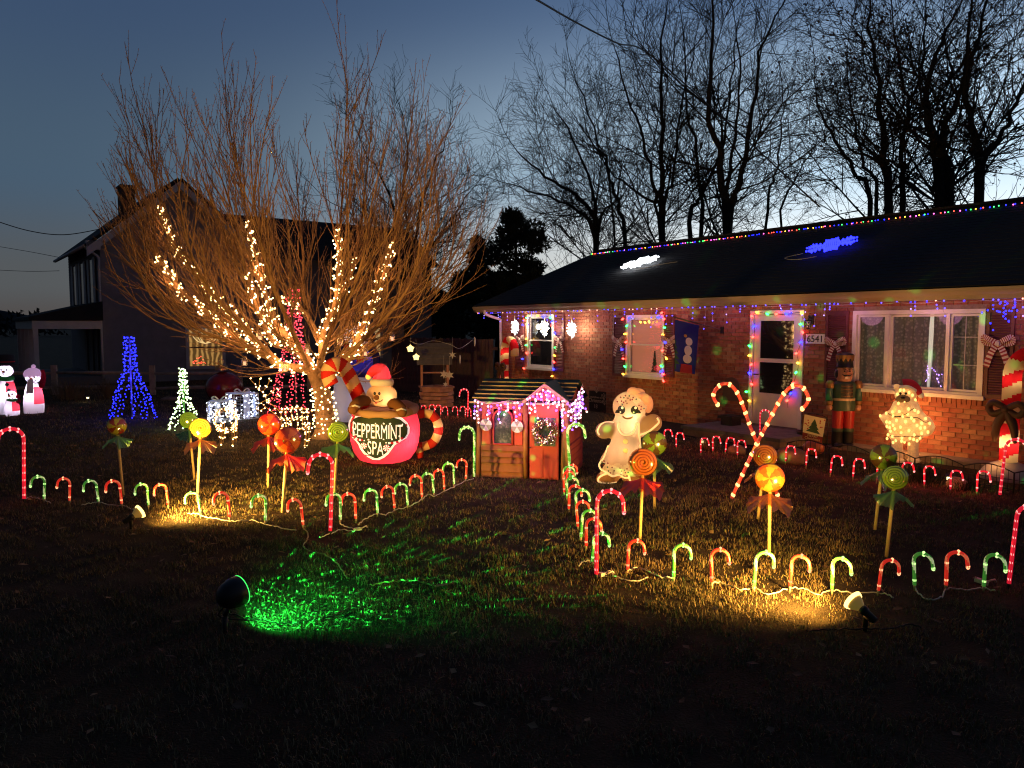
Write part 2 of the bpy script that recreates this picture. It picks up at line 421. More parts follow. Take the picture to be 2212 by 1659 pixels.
o = b.build('blind', BL, f2); tag(o, kind='stuff')
b = MB(); b.bb((s0 + .02, .19, z0 + .02), (s1 - .02, .2, z1 - .02)); b.build('blind_backing', mat('room_glow', (.5, .3, .22), .8, em=(1, .38, .22), es=.13), f2)
# picture window: three lights
f3 = window(W3); s0, s1, z0, z1 = W3
cuts = [W(1916, 760)[0], W(2047, 760)[0]]
CURT = mat('lace_curtain', (.30, .29, .25), .9, em=(.75, .70, .55), es=.03)
nt = CURT.node_tree; tc = nt.nodes.new('ShaderNodeTexCoord'); vo = nt.nodes.new('ShaderNodeTexVoronoi'); vo.inputs['Scale'].default_value = 19; vo.inputs['Randomness'].default_value = .75
rp = nt.nodes.new('ShaderNodeValToRGB'); rp.color_ramp.elements[0].color = (.34, .32, .27, 1); rp.color_ramp.elements[1].color = (.19, .18, .155, 1); rp.color_ramp.elements[0].position = .25; rp.color_ramp.elements[1].position = .5
nt.links.new(tc.outputs['Object'], vo.inputs['Vector']); nt.links.new(vo.outputs['Distance'], rp.inputs[0]); nt.links.new(rp.outputs[0], nt.nodes['Principled BSDF'].inputs['Base Color'])
mu = nt.nodes.new('ShaderNodeMixRGB'); mu.blend_type = 'MULTIPLY'; mu.inputs[0].default_value = 1; mu.inputs[2].default_value = (1, .9, .7, 1)
nt.links.new(rp.outputs[0], mu.inputs[1]); nt.links.new(mu.outputs[0], nt.nodes['Principled BSDF'].inputs['Emission Color']); nt.nodes['Principled BSDF'].inputs['Emission Strength'].default_value = .10  # dim room light put into the curtain's emission, following the lace
xs = [s0 + .075] + cuts + [s1 - .075]
for i in range(3):
    pane(f3, xs[i] + (.0 if i == 0 else .025), xs[i + 1] - (.0 if i == 2 else .025), z0 + .075, z1 - .075, .03 if i != 1 else .06, CLEAR)
for c in cuts: MB().bb((c - .024, -.02, z0 + .072), (c + .024, .1, z1 - .072)).build('mullion', WHITE, f3)
b = MB()
for zz in (.36, .68): b.bb((xs[2] + .06, .045, lerp(z0, z1, zz) - .006), (xs[3] - .03, .055, lerp(z0, z1, zz) + .006))
c = (xs[2] + xs[3]) / 2; b.bb((c - .006, .0451, z0 + .1), (c + .006, .0549, z1 - .1))
b.build('grille', WHITE, f3)
def curtain(x0, x1, m, y=.2, tilt=0):
    n = 40; b = MB(); vs = []
    for i in range(n + 1):
        x = lerp(x0, x1, i / n); yy = y + .022 * math.sin(i * 1.1) + .01 * math.sin(i * 2.3)
        vs += [(x + tilt, yy, z0 + .03), (x, yy, z1 - .03)]
    b.add(vs, [(2 * i, 2 * i + 2, 2 * i + 3, 2 * i + 1) for i in range(n)], 0, True)
    return b.build('curtain', m, f3)
ga = W(1997, 760)[0]
curtain(s0 + .03, ga - .04, CURT); curtain(ga + .03, s1 - .03, CURT)
curtain(ga - .05, ga + .045, mat('curtain_gap_light', (.7, .68, .6), .8, em=(1, .93, .72), es=.42), .24, -.07)  # glowing strip painted as the light in the gap between the curtains
b = MB(); b.bb((s0 + .02, .285, z0 + .02), (s1 - .02, .295, z1 - .02)); b.build('room_backing', mat('dim_room', (.12, .11, .09), .9), f3)
# shutters with louvres
def shutter(s0, s1, z0, z1):
    b = MB(); f = .045
    b.bb((s0, -.045, z0), (s0 + f, -.014, z1)); b.bb((s1 - f, -.045, z0), (s1, -.014, z1))
    zm = (z0 + z1) / 2
    for zz in (z0, zm - .03, z1 - .06): b.bb((s0 + f, -.045, zz), (s1 - f, -.014, zz + .06))
    b.bb((s0 + f, -.018, z0 + .06), (s1 - f, -.014, z1 - .06))
    p = b.build('shutter', SHUT, house)
    me = MB().box((0, 0, 0), (s1 - s0 - 2 * f, .028, .005), rot=(R(50), 0, 0)).mesh('louvre', SHUT)
    z = z0 + .085
    while z < z1 - .08:
        if abs(z - zm) > .05: link('louvre', me, p, ((s0 + s1) / 2, -.03, z))
        z += .038
zt = W1[3]; zb = W(1124, 796)[1]
shutter(W(1115, 750)[0], W(1135, 750)[0], zb, zt); shutter(W(1199, 750)[0], W(1220, 750)[0], zb, zt)
shutter(W(1326, 750)[0], W(1352, 750)[0], W(1340, 812)[1], W2[3]); shutter(W(1437, 750)[0], W(1459, 750)[0], W(1450, 815)[1], W2[3])
shutter(W(1785, 750)[0], W(1834, 750)[0], W(1810, 840)[1], W3[3]); shutter(W(2132, 750)[0], W(2192, 750)[0], W(2160, 862)[1], W3[3])
# storm door
s0, s1, z0, z1 = DR
b = MB(); b.bb((s0 + .002, -.03, z0), (s0 + .075, .12, z1 - .002)); b.bb((s1 - .075, -.03, z0), (s1 - .002, .12, z1 - .002)); b.bb((s0 + .075, -.03, z1 - .08), (s1 - .075, .12, z1 - .002))
dp = b.build('door', WHITE, house)
a0, a1 = s0 + .085, s1 - .085; b = MB(); zk, zg, ztop = z0 + .62, z0 + 1.21, z1 - .2
b.bb((a0, .0, z0 + .01), (a1, .04, zk)); b.bb((a0, 0, zk), (a0 + .14, .04, z1 - .085)); b.bb((a1 - .14, 0, zk), (a1, .04, z1 - .085))
b.bb((a0 + .14, 0, zg), (a1 - .14, .04, zg + .075)); b.bb((a0 + .14, 0, ztop), (a1 - .14, .04, z1 - .085))
b.build('door_leaf', mat('door_paint', (.66, .62, .56), .4, var=.08, vs=3), dp)
for q in ((zk, zg), (zg + .075, ztop)):
    b = MB(); b.bb((a0 + .14, .015, q[0]), (a1 - .14, .022, q[1])); b.build('pane', GLASS, dp)
b = MB(); b.tube([(a0 + .06, -.01, zk + .35), (a0 + .06, -.06, zk + .35), (a0 + .16, -.06, zk + .35)], .012, 8); b.build('handle', mat('dark_brass', (.2, .13, .05), .35, 1), dp)
b = MB(); b.bb((s0 - .05, -.1, z0 - .055), (s1 + .05, .12, z0)); b.build('threshold', mat('threshold', (.12, .10, .09), .7), dp)
# house number and carriage lamp
c = W(1763, 732); plq = MB(); plq.bb((c[0] - .19, -.03, c[1] - .085), (c[0] + .19, -.014, c[1] + .085)); pl = plq.build('number_plaque', mat('plaque_white', (.75, .72, .66), .5, em=(1, .8, .6), es=.02), house)
t = link('numerals', text_mesh('6541', .17, mat('numeral_black', (.012, .01, .01), .5), .003), pl, (c[0], -.034, c[1] - .005)); t.rotation_euler = (R(90), 0, 0)
c = W(1753, 700); b = MB(); b.lathe([(0, .0), (.06, .0), (.065, .01), (.01, .02)], 12, (c[0], -.1, c[1] + .06)); b.tube([(c[0], -.02, c[1] + .1), (c[0], -.08, c[1] + .13), (c[0], -.1, c[1] + .07)], .01, 6)
b.box((c[0], -.018, c[1] + .08), (.1, .012, .16))
for k in range(6):
    q = k * math.pi / 3; b.tube([(c[0] + .055 * math.cos(q), -.1 + .055 * math.sin(q), c[1] + .06), (c[0] + .04 * math.cos(q), -.1 + .04 * math.sin(q), c[1] - .07)], .005, 4)
b.lathe([(0, -.1), (.02, -.09), (.045, -.07), (0, -.065)], 10, (c[0], -.1, c[1])); pl = b.build('porch_lamp', CABLE_K, house)
b = MB(); b.lathe([(.035, -.06), (.045, .05)], 10, (c[0], -.1, c[1])); b.build('lamp_glass', film('lamp_glass', (.8, .8, .8), .1, .05), pl)

# ================================================================ SETTING: ground, bed, stoop
def noise_mat(name, c0, c1, c2, scale, rough=.95, bump=.6):
    m = bpy.data.materials.new(name); m.use_nodes = True; nt = m.node_tree; b = nt.nodes['Principled BSDF']; b.inputs['Roughness'].default_value = rough; b.inputs['Specular IOR Level'].default_value = .15
    tc = nt.nodes.new('ShaderNodeTexCoord'); n1 = nt.nodes.new('ShaderNodeTexNoise'); n1.inputs['Scale'].default_value = scale; n1.inputs['Detail'].default_value = 8; n1.inputs['Roughness'].default_value = .7
    rp = nt.nodes.new('ShaderNodeValToRGB'); e = rp.color_ramp.elements; e[0].position = .3; e[0].color = (*c0, 1); e[1].position = .7; e[1].color = (*c2, 1); x = e.new(.5); x.color = (*c1, 1)
    n2 = nt.nodes.new('ShaderNodeTexNoise'); n2.inputs['Scale'].default_value = 60; n2.inputs['Detail'].default_value = 5
    bp = nt.nodes.new('ShaderNodeBump'); bp.inputs['Strength'].default_value = bump; bp.inputs['Distance'].default_value = .03
    nt.links.new(tc.outputs['Object'], n1.inputs['Vector']); nt.links.new(n1.outputs[0], rp.inputs[0]); nt.links.new(rp.outputs[0], b.inputs['Base Color'])
    nt.links.new(tc.outputs['Object'], n2.inputs['Vector']); nt.links.new(n2.outputs[0], bp.inputs['Height']); nt.links.new(bp.outputs[0], b.inputs['Normal']); return m
LAWN = noise_mat('lawn_thatch', (.020, .014, .008), (.045, .030, .016), (.080, .052, .028), 1.3)
b = MB(); b.quad((-700, -60, 0), (700, -60, 0), (700, 1200, 0), (-700, 1200, 0)); o = b.build('lawn', LAWN); tag(o, kind='structure')
# far hills on the left horizon
b = MB(); rr = random.Random(5); vs = []
for i in range(61):
    x = -520 + i * 17; h = 13 + 5 * math.sin(i * .31) + 3 * math.sin(i * .9 + 1) + rr.uniform(0, 2.5); vs += [(x, 520, -1), (x, 520, h), (x, 640, -1)]
b.add(vs, [(3 * i, 3 * i + 3, 3 * i + 4, 3 * i + 1) for i in range(60)] + [(3 * i + 1, 3 * i + 4, 3 * i + 5, 3 * i + 2) for i in range(60)], 0, True)
o = b.build('hills', mat('wooded_hills', (.05, .055, .06), 1, var=.3, vs=.05)); tag(o, kind='structure')
# planting bed along the wall
b = MB(); pts = [HP(s, n, .006) for s, n in ((3.2, .0), (3.2, 1.3), (5.2, 1.5), (7.4, 1.75), (10.0, 1.45), (13.0, 1.3), (WL, 1.3), (WL, .0))]
b.add(pts, [tuple(range(len(pts)))]); o = b.build('planting_bed', noise_mat('bed_mulch', (.012, .008, .006), (.028, .018, .012), (.05, .032, .022), 9)); tag(o, kind='structure')
# stoop: a stone slab on a rough edge
b = MB(); sa, sb = DR[0] - .55, DR[1] + .45
b.bb((sa, -1.25, 0), (sb, -.0, .13), 1); b.bb((sa - .03, -1.29, .13), (sb + .03, -.016, .19), 0)
o = b.build('stoop', [noise_mat('stoop_slab', (.10, .09, .085), (.16, .145, .13), (.22, .20, .18), 5, .85, .3), mat('stoop_stone', (.22, .15, .10), .9, var=.4, vs=6, bump=.8, bs=20)]); o.location = HO; o.rotation_euler = (0, 0, HRZ); tag(o, kind='structure')
b = MB(); b.bb((W(1870, 900)[0] - .3, -.42, 0), (WL, -.02, .09)); o = b.build('foundation_ledge', noise_mat('ledge_concrete', (.16, .13, .11), (.22, .18, .15), (.28, .24, .2), 6, .9, .3)); o.location = HO; o.rotation_euler = (0, 0, HRZ); tag(o, kind='structure')

# grass: real blades, thick near the street and thinning with distance
def grass():
    rg = np.random.default_rng(11)
    bands = [(3.2, 5.2, 3200, 1.0), (5.2, 7.5, 3200, .9), (7.5, 10.5, 2300, 1.0), (10.5, 15, 1000, 1.3), (15, 22, 330, 1.9), (22, 34, 70, 3.2)]
    V = []; Fc = []; T = []; base = 0
    for y0, y1, dens, sz in bands:
        um = .80
        area = um * (y1 * y1 - y0 * y0); n = int(area * dens)
        y = np.sqrt(rg.uniform(y0 * y0, y1 * y1, n)); x = rg.uniform(-um, um, n) * y
        # clumping
        q = np.sin(x * 7.1 + 2 * np.sin(y * 3.3)) * np.sin(y * 6.3 + 1.7 * np.sin(x * 4.1)) + .6 * np.sin(x * 19 + y * 5) * np.sin(y * 17 - x * 3)
        patch_ = np.sin(x * .9 + 1.3 * np.sin(y * .7)) * np.sin(y * .8 + 1.1 * np.sin(x * .6 + 1)) + .5 * np.sin(x * 2.3 + y) * np.sin(y * 1.9 - x * .4); keep = rg.uniform(-1.1, .9, n) < q * 1.2 + .2 + .45 * patch_; x = x[keep]; y = y[keep]; q = q[keep]
        # nothing grows inside the house, bed or stoop
        rel = np.stack([x - HO.x, y - HO.y]); s = rel[0] * HD.x + rel[1] * HD.y; d = -(rel[0] * HN.x + rel[1] * HN.y)
        inside = (d < np.where(s > 3.2, 1.45, .05)) & (s > -.1)
        x = x[~inside]; y = y[~inside]; q = q[~inside]; n = len(x)
        patch_ = np.sin(x * .9 + 1.3 * np.sin(y * .7)) * np.sin(y * .8 + 1.1 * np.sin(x * .6 + 1)); L = rg.uniform(.018, .056, n) * (1 + .3 * q + .22 * patch_) * (.8 + .2 * sz); w = rg.uniform(.0016, .0034, n) * sz
        a = rg.uniform(0, 2 * np.pi, n); lean = rg.uniform(.3, 1.35, n)
        dx, dy = np.cos(a), np.sin(a); px, py = -dy, dx
        h1 = L * .55 * np.cos(lean * .45); o1 = L * .55 * np.sin(lean * .45); h2 = h1 + L * .45 * np.cos(lean * 1.35); o2 = o1 + L * .45 * np.sin(lean * 1.35)
        h2 = np.maximum(h2, .006)
        P = np.zeros((n, 5, 3))
        for k, (sgn, off, hh, ww) in enumerate(((-1, 0, 0, 1), (1, 0, 0, 1), (1, o1, h1, .75), (-1, o1, h1, .75), (0, o2, h2, 0))):
            P[:, k, 0] = x + px * w * sgn * ww + dx * off; P[:, k, 1] = y + py * w * sgn * ww + dy * off; P[:, k, 2] = hh + .001
        V.append(P.reshape(-1, 3)); idx = base + np.arange(n) * 5
        Fc.append(np.stack([idx, idx + 1, idx + 2, idx, idx + 2, idx + 3, idx + 3, idx + 2, idx + 4], 1).reshape(-1, 3))
        big = .5 + .5 * np.sin(x * 1.3 + 1.5 * np.sin(y * .9)) * np.sin(y * 1.1 + x * .5)
        fine = np.sin(x * 5.3 + 2 * np.sin(y * 2.1)) * np.sin(y * 4.1 + 1.3 * np.sin(x * 2.9)); t = np.clip(rg.normal(.48, .20, n) + .38 * (big - .5) + .14 * fine, 0, 1); T.append(np.repeat(t, 5)); base += n * 5
    V = np.concatenate(V); Fc = np.concatenate(Fc); T = np.concatenate(T)
    me = bpy.data.meshes.new('grass'); me.vertices.add(len(V)); me.vertices.foreach_set('co', V.astype(np.float32).ravel())
    nf = len(Fc); me.loops.add(nf * 3); me.loops.foreach_set('vertex_index', Fc.astype(np.int32).ravel()); me.polygons.add(nf)
    me.polygons.foreach_set('loop_start', np.arange(0, nf * 3, 3, dtype=np.int32)); me.polygons.foreach_set('loop_total', np.full(nf, 3, np.int32))
    at_ = me.attributes.new('tint', 'FLOAT', 'POINT'); at_.data.foreach_set('value', T.astype(np.float32))
    me.update(calc_edges=True)
    m = bpy.data.materials.new('grass_blades'); m.use_nodes = True; nt = m.node_tree; b = nt.nodes['Principled BSDF']; b.inputs['Roughness'].default_value = .6; b.inputs['Specular IOR Level'].default_value = .25
    an = nt.nodes.new('ShaderNodeAttribute'); an.attribute_name = 'tint'; rp = nt.nodes.new('ShaderNodeValToRGB'); e = rp.color_ramp.elements
    e[0].position = .08; e[0].color = (.05, .062, .018, 1); e[1].position = .95; e[1].color = (.33, .215, .10, 1); k = e.new(.36); k.color = (.10, .085, .032, 1); k = e.new(.65); k.color = (.20, .13, .06, 1)
    nt.links.new(an.outputs['Fac'], rp.inputs[0]); nt.links.new(rp.outputs[0], b.inputs['Base Color']); me.materials.append(m)
    o = link('grass', me); tag(o, kind='stuff', label='short dormant grass, part green and part straw coloured, over the front yard', cat='grass'); print('grass tris', nf)
grass()
# ================================================================ NEIGHBOURING HOUSE
NA = at(222, 700, 28.0); NA.z = 0
NRZ = math.atan2(.754, 1)
nb = thing('farmhouse', 'dark grey two storey clapboard farmhouse with a porch and one lit amber window', 'house', NA, NRZ)
SID = mat('clapboard', (.20, .17, .185), .8, var=.15, vs=3, bump=.2, bs=30)
TRIM = mat('house_trim', (.46, .40, .40), .6, var=.1, vs=4)
DKROOF = mat('farmhouse_roof', (.014, .013, .014), .95, var=.4, vs=12, bump=.5, bs=30)
GW_, WGL, EVE, PK = 5.5, 14.2, 5.15, 7.45
WIN = [(2.95, 4.2, .55, 2.0), (10.6, 11.45, .75, 2.2)]
b = MB()
b.bb((.02, .03, 0), (GW_, 8, EVE)); b.add([(.02, .03, EVE), (GW_, .03, EVE), (GW_ / 2, .03, PK - .1)], [(0, 1, 2)]); b.bb((GW_, .6, 0), (WGL, 6.4, EVE - .1))
b.build('wall', SID, nb)
def lap(x0, x1, z0, z1, y, b, gable=False):
    z = z0
    while z < z1:
        a, c = x0, x1
        if gable and z > EVE: k = (z - EVE) / (PK - EVE); a, c = GW_ / 2 * k, GW_ - GW_ / 2 * k
        segs = [(a, c)]
        for w_ in WIN:
            if w_[2] - .12 < z < w_[3] + .1:
                segs = [q for p in segs for q in (((p[0], min(p[1], w_[0])), (max(p[0], w_[1]), p[1])) if p[0] < w_[1] and p[1] > w_[0] else (p,)) if q[1] > q[0]]
        for p, q in segs: b.add([(p, y - .022, z), (q, y - .022, z), (q, y - .004, z + .115), (p, y - .004, z + .115), (p, y, z), (q, y, z)], [(0, 1, 2, 3), (4, 5, 1, 0)])
        z += .115
b = MB(); lap(0, GW_, .2, PK - .25, .03, b, True); o = b.build('siding', SID, nb); tag(o, kind='stuff')
b = MB(); lap(GW_, WGL, .2, EVE - .15, .6, b); o = b.build('siding', SID, nb); tag(o, kind='stuff')
b = MB(); z = .3
while z < EVE: b.add([(-.002, .03, z), (-.002, 8, z), (.018, 8, z + .115), (.018, .03, z + .115), (.02, .03, z), (.02, 8, z)], [(0, 3, 2, 1), (4, 0, 1, 5)]); z += .115
o = b.build('siding', SID, nb); tag(o, kind='stuff')
# gabled roof over the near block: ridge runs back
def slab(b, p, q, r, s, th=.14):
    n = (Vector(q) - Vector(p)).cross(Vector(s) - Vector(p)).normalized() * th
    top = [Vector(v) for v in (p, q, r, s)]; bot = [v - n for v in top]
    b.add(top + bot, [(0, 1, 2, 3), (7, 6, 5, 4), (0, 4, 5, 1), (1, 5, 6, 2), (2, 6, 7, 3), (3, 7, 4, 0)])
b = MB(); m = GW_ / 2; k = (PK - EVE) / m
slab(b, (-.45, -.3, EVE - .45 * k + .12), (m, -.3, PK + .12), (m, 8.3, PK + .12), (-.45, 8.3, EVE - .45 * k + .12), -.12)
slab(b, (m, -.3, PK + .12), (GW_ + .45, -.3, EVE - .45 * k + .12), (GW_ + .45, 8.3, EVE - .45 * k + .12), (m, 8.3, PK + .12), -.12)
b.build('roof', DKROOF, nb)
b = MB(); b.add([(2.9, .25, EVE - .25), (WGL + .35, .25, EVE - .25), (WGL + .35, 3.5, 7.0), (2.9, 3.5, 7.0), (WGL + .35, 6.8, EVE - .25), (2.9, 6.8, EVE - .25), (WGL, .6, EVE - .4), (WGL, 6.4, EVE - .4), (WGL, 3.5, 6.8)], [(0, 1, 2, 3), (3, 2, 4, 5), (6, 7, 8)])
b.build('wing_roof', DKROOF, nb)
for sg in (0, 1):
    b = MB(); x0, x1 = (-.47, m) if sg == 0 else (GW_ + .47, m)
    za = EVE - .47 * k
    b.add([(x0, -.31, za + .1), (m, -.31, PK + .1), (m, -.31, PK - .2), (x0, -.31, za - .2), (x0, -.02, za + .1), (m, -.02, PK + .1), (m, -.02, PK - .2), (x0, -.02, za - .2)], [(0, 1, 2, 3), (3, 2, 6, 7)] if sg else [(3, 2, 1, 0), (7, 6, 2, 3)])
    b.build('rake_board', TRIM, nb)
b = MB(); b.bb((-.47, -.3, EVE - .33), (-.02, -.02, EVE - .02)); b.build('eave_return', TRIM, nb)
b = MB(); b.tube([(-.5, -.2, EVE - .2), (-.5, 8.2, EVE - .2)], .06, 6); b.build('gutter', TRIM, nb)
b = MB(); b.tube(smoothpath([(-.5, -.1, EVE - .25), (-.3, -.06, EVE - .4), (-.06, -.06, EVE - .6), (-.06, -.06, EVE - 1), (-.06, -.06, .2)], 3), .045, 6); b.build('downspout', TRIM, nb)
b = MB(); b.bb((1.15, 2.2, 6.2), (1.68, 2.8, 7.62)); b.bb((1.10, 2.15, 7.5), (1.73, 2.85, 7.58)); b.build('chimney', mat('chimney_brick', (.10, .055, .04), .9, var=.3, vs=14, bump=.5, bs=40), nb)
AMB = bpy.data.materials.new('amber_pane'); AMB.use_nodes = True; nt = AMB.node_tree; bs_ = nt.nodes['Principled BSDF']; bs_.inputs['Roughness'].default_value = .08
tc = nt.nodes.new('ShaderNodeTexCoord'); wv = nt.nodes.new('ShaderNodeTexWave'); wv.inputs['Scale'].default_value = 1.6; wv.inputs['Distortion'].default_value = 5; wv.inputs['Detail'].default_value = 3
rp = nt.nodes.new('ShaderNodeValToRGB'); rp.color_ramp.elements[0].color = (.09, .045, .012, 1); rp.color_ramp.elements[1].color = (.42, .22, .06, 1); rp.color_ramp.elements[0].position = .35; rp.color_ramp.elements[1].position = .95
nt.links.new(tc.outputs['Object'], wv.inputs['Vector']); nt.links.new(wv.outputs[0], rp.inputs[0]); nt.links.new(rp.outputs[0], bs_.inputs['Emission Color']); bs_.inputs['Emission Strength'].default_value = 1.0; bs_.inputs['Base Color'].default_value = (.05, .035, .02, 1)
for (a, c, z0, z1), y in zip(WIN, (.03, .6)):
    b = MB(); t = .12
    for p, q in (((a - t, z0 - t), (a, z1 + t)), ((c, z0 - t), (c + t, z1 + t)), ((a, z1), (c, z1 + t)), ((a, z0 - t), (c, z0))): b.bb((p[0], y - .06, p[1]), (q[0], y + .02, q[1]))
    f = b.build('window', TRIM, nb)
    b = MB(); zm = (z0 + z1) / 2; b.bb((a, y - .03, zm - .025), (c, y, zm + .025)); b.build('meeting_rail', mat('dark_sash', (.05, .04, .04), .6), f)
    for za, zb2 in ((z0, zm - .025), (zm + .025, z1)): MB().bb((a, y - .012, za), (c, y - .006, zb2)).build('pane', AMB if y < .5 else mat('cream_pane', (.3, .25, .15), .3, em=(1, .66, .28), es=.42), f)
# glowing lamp arms behind the upper pane
b = MB(); a, c, z0, z1 = WIN[0]; xm = (a + c) / 2
for sx in (-1, 1):
    for q in (.2, .32, .5): b.tube(smoothpath([(xm, -.0, 1.42), (xm + sx * q * .6, -.0, 1.52), (xm + sx * q, -.0, 1.66 + .1 * (q > .3))], 3), .016, 5)
b.build('lamp_arms', mat('lit_brass', (.6, .4, .15), .3, em=(1, .68, .28), es=.8), nb)
b = MB()
for k2 in range(26): b.ball((a + .12 + .5 * random.random(), .012, z0 + .1 + .3 * random.random() ** 2), .012, 5, 4)
o = b.build('window_lights', GR, nb); tag(o, kind='stuff')
# upstairs windows on the street side, with shutters
for yy in (1.4, 3.6, 5.6):
    f = MB().bb((-.03, yy, 3.0), (.0, yy + .8, 4.6)).build('window', mat('dark_pane', (.03, .032, .04), .15), nb)
    for d_ in (-.45, .85): MB().bb((-.06, yy + d_, 2.95), (-.03, yy + d_ + .42, 4.65)).build('shutter', TRIM, f)
# porch
PX = -2.0
b = MB(); b.add([(PX - .3, -.15, 2.42), (0, -.15, 3.0), (0, 6.4, 3.0), (PX - .3, 6.4, 2.42), (PX - .3, -.15, 2.3), (0, -.15, 2.3), (0, 6.4, 2.3), (PX - .3, 6.4, 2.3)], [(0, 1, 2, 3), (7, 6, 5, 4), (0, 4, 5, 1), (3, 7, 4, 0)]); b.build('porch_roof', DKROOF, nb)
b = MB(); b.bb((PX - .2, -.1, 2.0), (-.05, .08, 2.29)); b.bb((PX - .2, .08, 2.0), (PX, 6.3, 2.29)); b.build('porch_beam', TRIM, nb)
b = MB(); b.bb((PX - .1, -.05, 0), (-.02, 6.3, .3)); b.build('porch_floor', mat('porch_floor', (.12, .10, .10), .8), nb)
for k2, yy in enumerate((0, 1.5, 3.0, 4.5, 6.1)): MB().box((PX - .1, yy, 1.15), (.15, .15, 1.7)).build('porch_post', TRIM, nb)
for yy in (1.0, 2.1, 3.4): MB().bb((-.05, yy, .3), (-.02, yy + .5, 2.0)).build('porch_panel', mat('porch_panel', (.18, .14, .14), .8), nb)

# ================================================================ FENCES
WOODF = mat('fence_wood', (.085, .05, .042), .9, var=.35, vs=5, bump=.5, bs=30)
fp0 = at(846, 740, 25.2); fp1 = at(1072, 740, 22.4); fp0.z = fp1.z = 0
fd = (fp1 - fp0); fl = fd.length; fr_ = math.atan2(fd.y, fd.x)
bf = thing('board_fence', 'tall dark red brown board fence beside the house corner', 'fence', fp0, fr_)
bm_ = MB().box((0, 0, .86), (.135, .022, 1.72)).mesh('board', WOODF)
n = int(fl / .145)
for i in range(n): link('board', bm_, bf, (i * .145 + .07, random.uniform(-.004, .004), random.uniform(-.02, .02)))
for z in (.35, 1.4): MB().bb((0, .02, z), (fl, .07, z + .09)).build('rail', WOODF, bf)
# split rail fence in front of the farmhouse
RAIL = mat('split_rail', (.34, .24, .18), .9, var=.3, vs=7, bump=.6, bs=25)
sr = thing('split_rail_fence', 'weathered split rail fence in front of the dark farmhouse', 'fence', (0, 0, 0))
px_ = [-60, 116, 328, 517, 668, 831]; pp = []
for x in px_: p = at(x, 780, 23.5 + (1.2 if x > 600 else 0)); p.z = 0; pp.append(p)
for p in pp: MB().box((p.x, p.y, .45), (.15, .13, .92), rot=(0, 0, .2)).build('post', RAIL, sr)
for i in range(len(pp) - 1):
    for z in (.66, .22):
        a, c = pp[i], pp[i + 1]; MB().tube([(a.x + .04, a.y, z + random.uniform(-.03, .03)), ((a.x + c.x) / 2, a.y, z + random.uniform(-.02, .03)), (c.x - .04, c.y, z)], [.045, .06, .045], 6).build('rail', RAIL, sr)

# ================================================================ TREES
class TB:
    """tubes for bark, fast"""
    def __init__(s): s.v = []; s.f = []; s.n = 0
    def tube(s, pts, r0, r1, n=3):
        N = len(pts); d = (pts[-1] - pts[0]); d = d.normalized() if d.length > 1e-6 else Vector((0, 0, 1))
        a = d.orthogonal().normalized(); c = d.cross(a)
        cs = [(math.cos(2 * math.pi * k / n), math.sin(2 * math.pi * k / n)) for k in range(n)]; b0 = s.n
        for i, p in enumerate(pts):
            r = r0 + (r1 - r0) * i / (N - 1)
            for x, y in cs: s.v.append((p.x + (a.x * x + c.x * y) * r, p.y + (a.y * x + c.y * y) * r, p.z + (a.z * x + c.z * y) * r))
        for i in range(N - 1):
            for k in range(n):
                k2 = (k + 1) % n; q = b0 + i * n
                s.f.append((q + k, q + k2, q + n + k2, q + n + k))
        s.n += N * n
    def build(s, name, m, parent):
        me = bpy.data.meshes.new(name); me.from_pydata(s.v, [], s.f); me.materials.append(m)
        me.polygons.foreach_set('use_smooth', [True] * len(s.f)); me.update(); return link(name, me, parent)
def rv(rg): return Vector((rg.gauss(0, 1), rg.gauss(0, 1), rg.gauss(0, 1)))
UP = Vector((0, 0, 1))
BARK = mat('pale_bark', (.25, .135, .07), .85, var=.35, vs=10, bump=.7, bs=40)
BARKD = mat('dark_bark', (.030, .024, .02), .95, var=.3, vs=6)

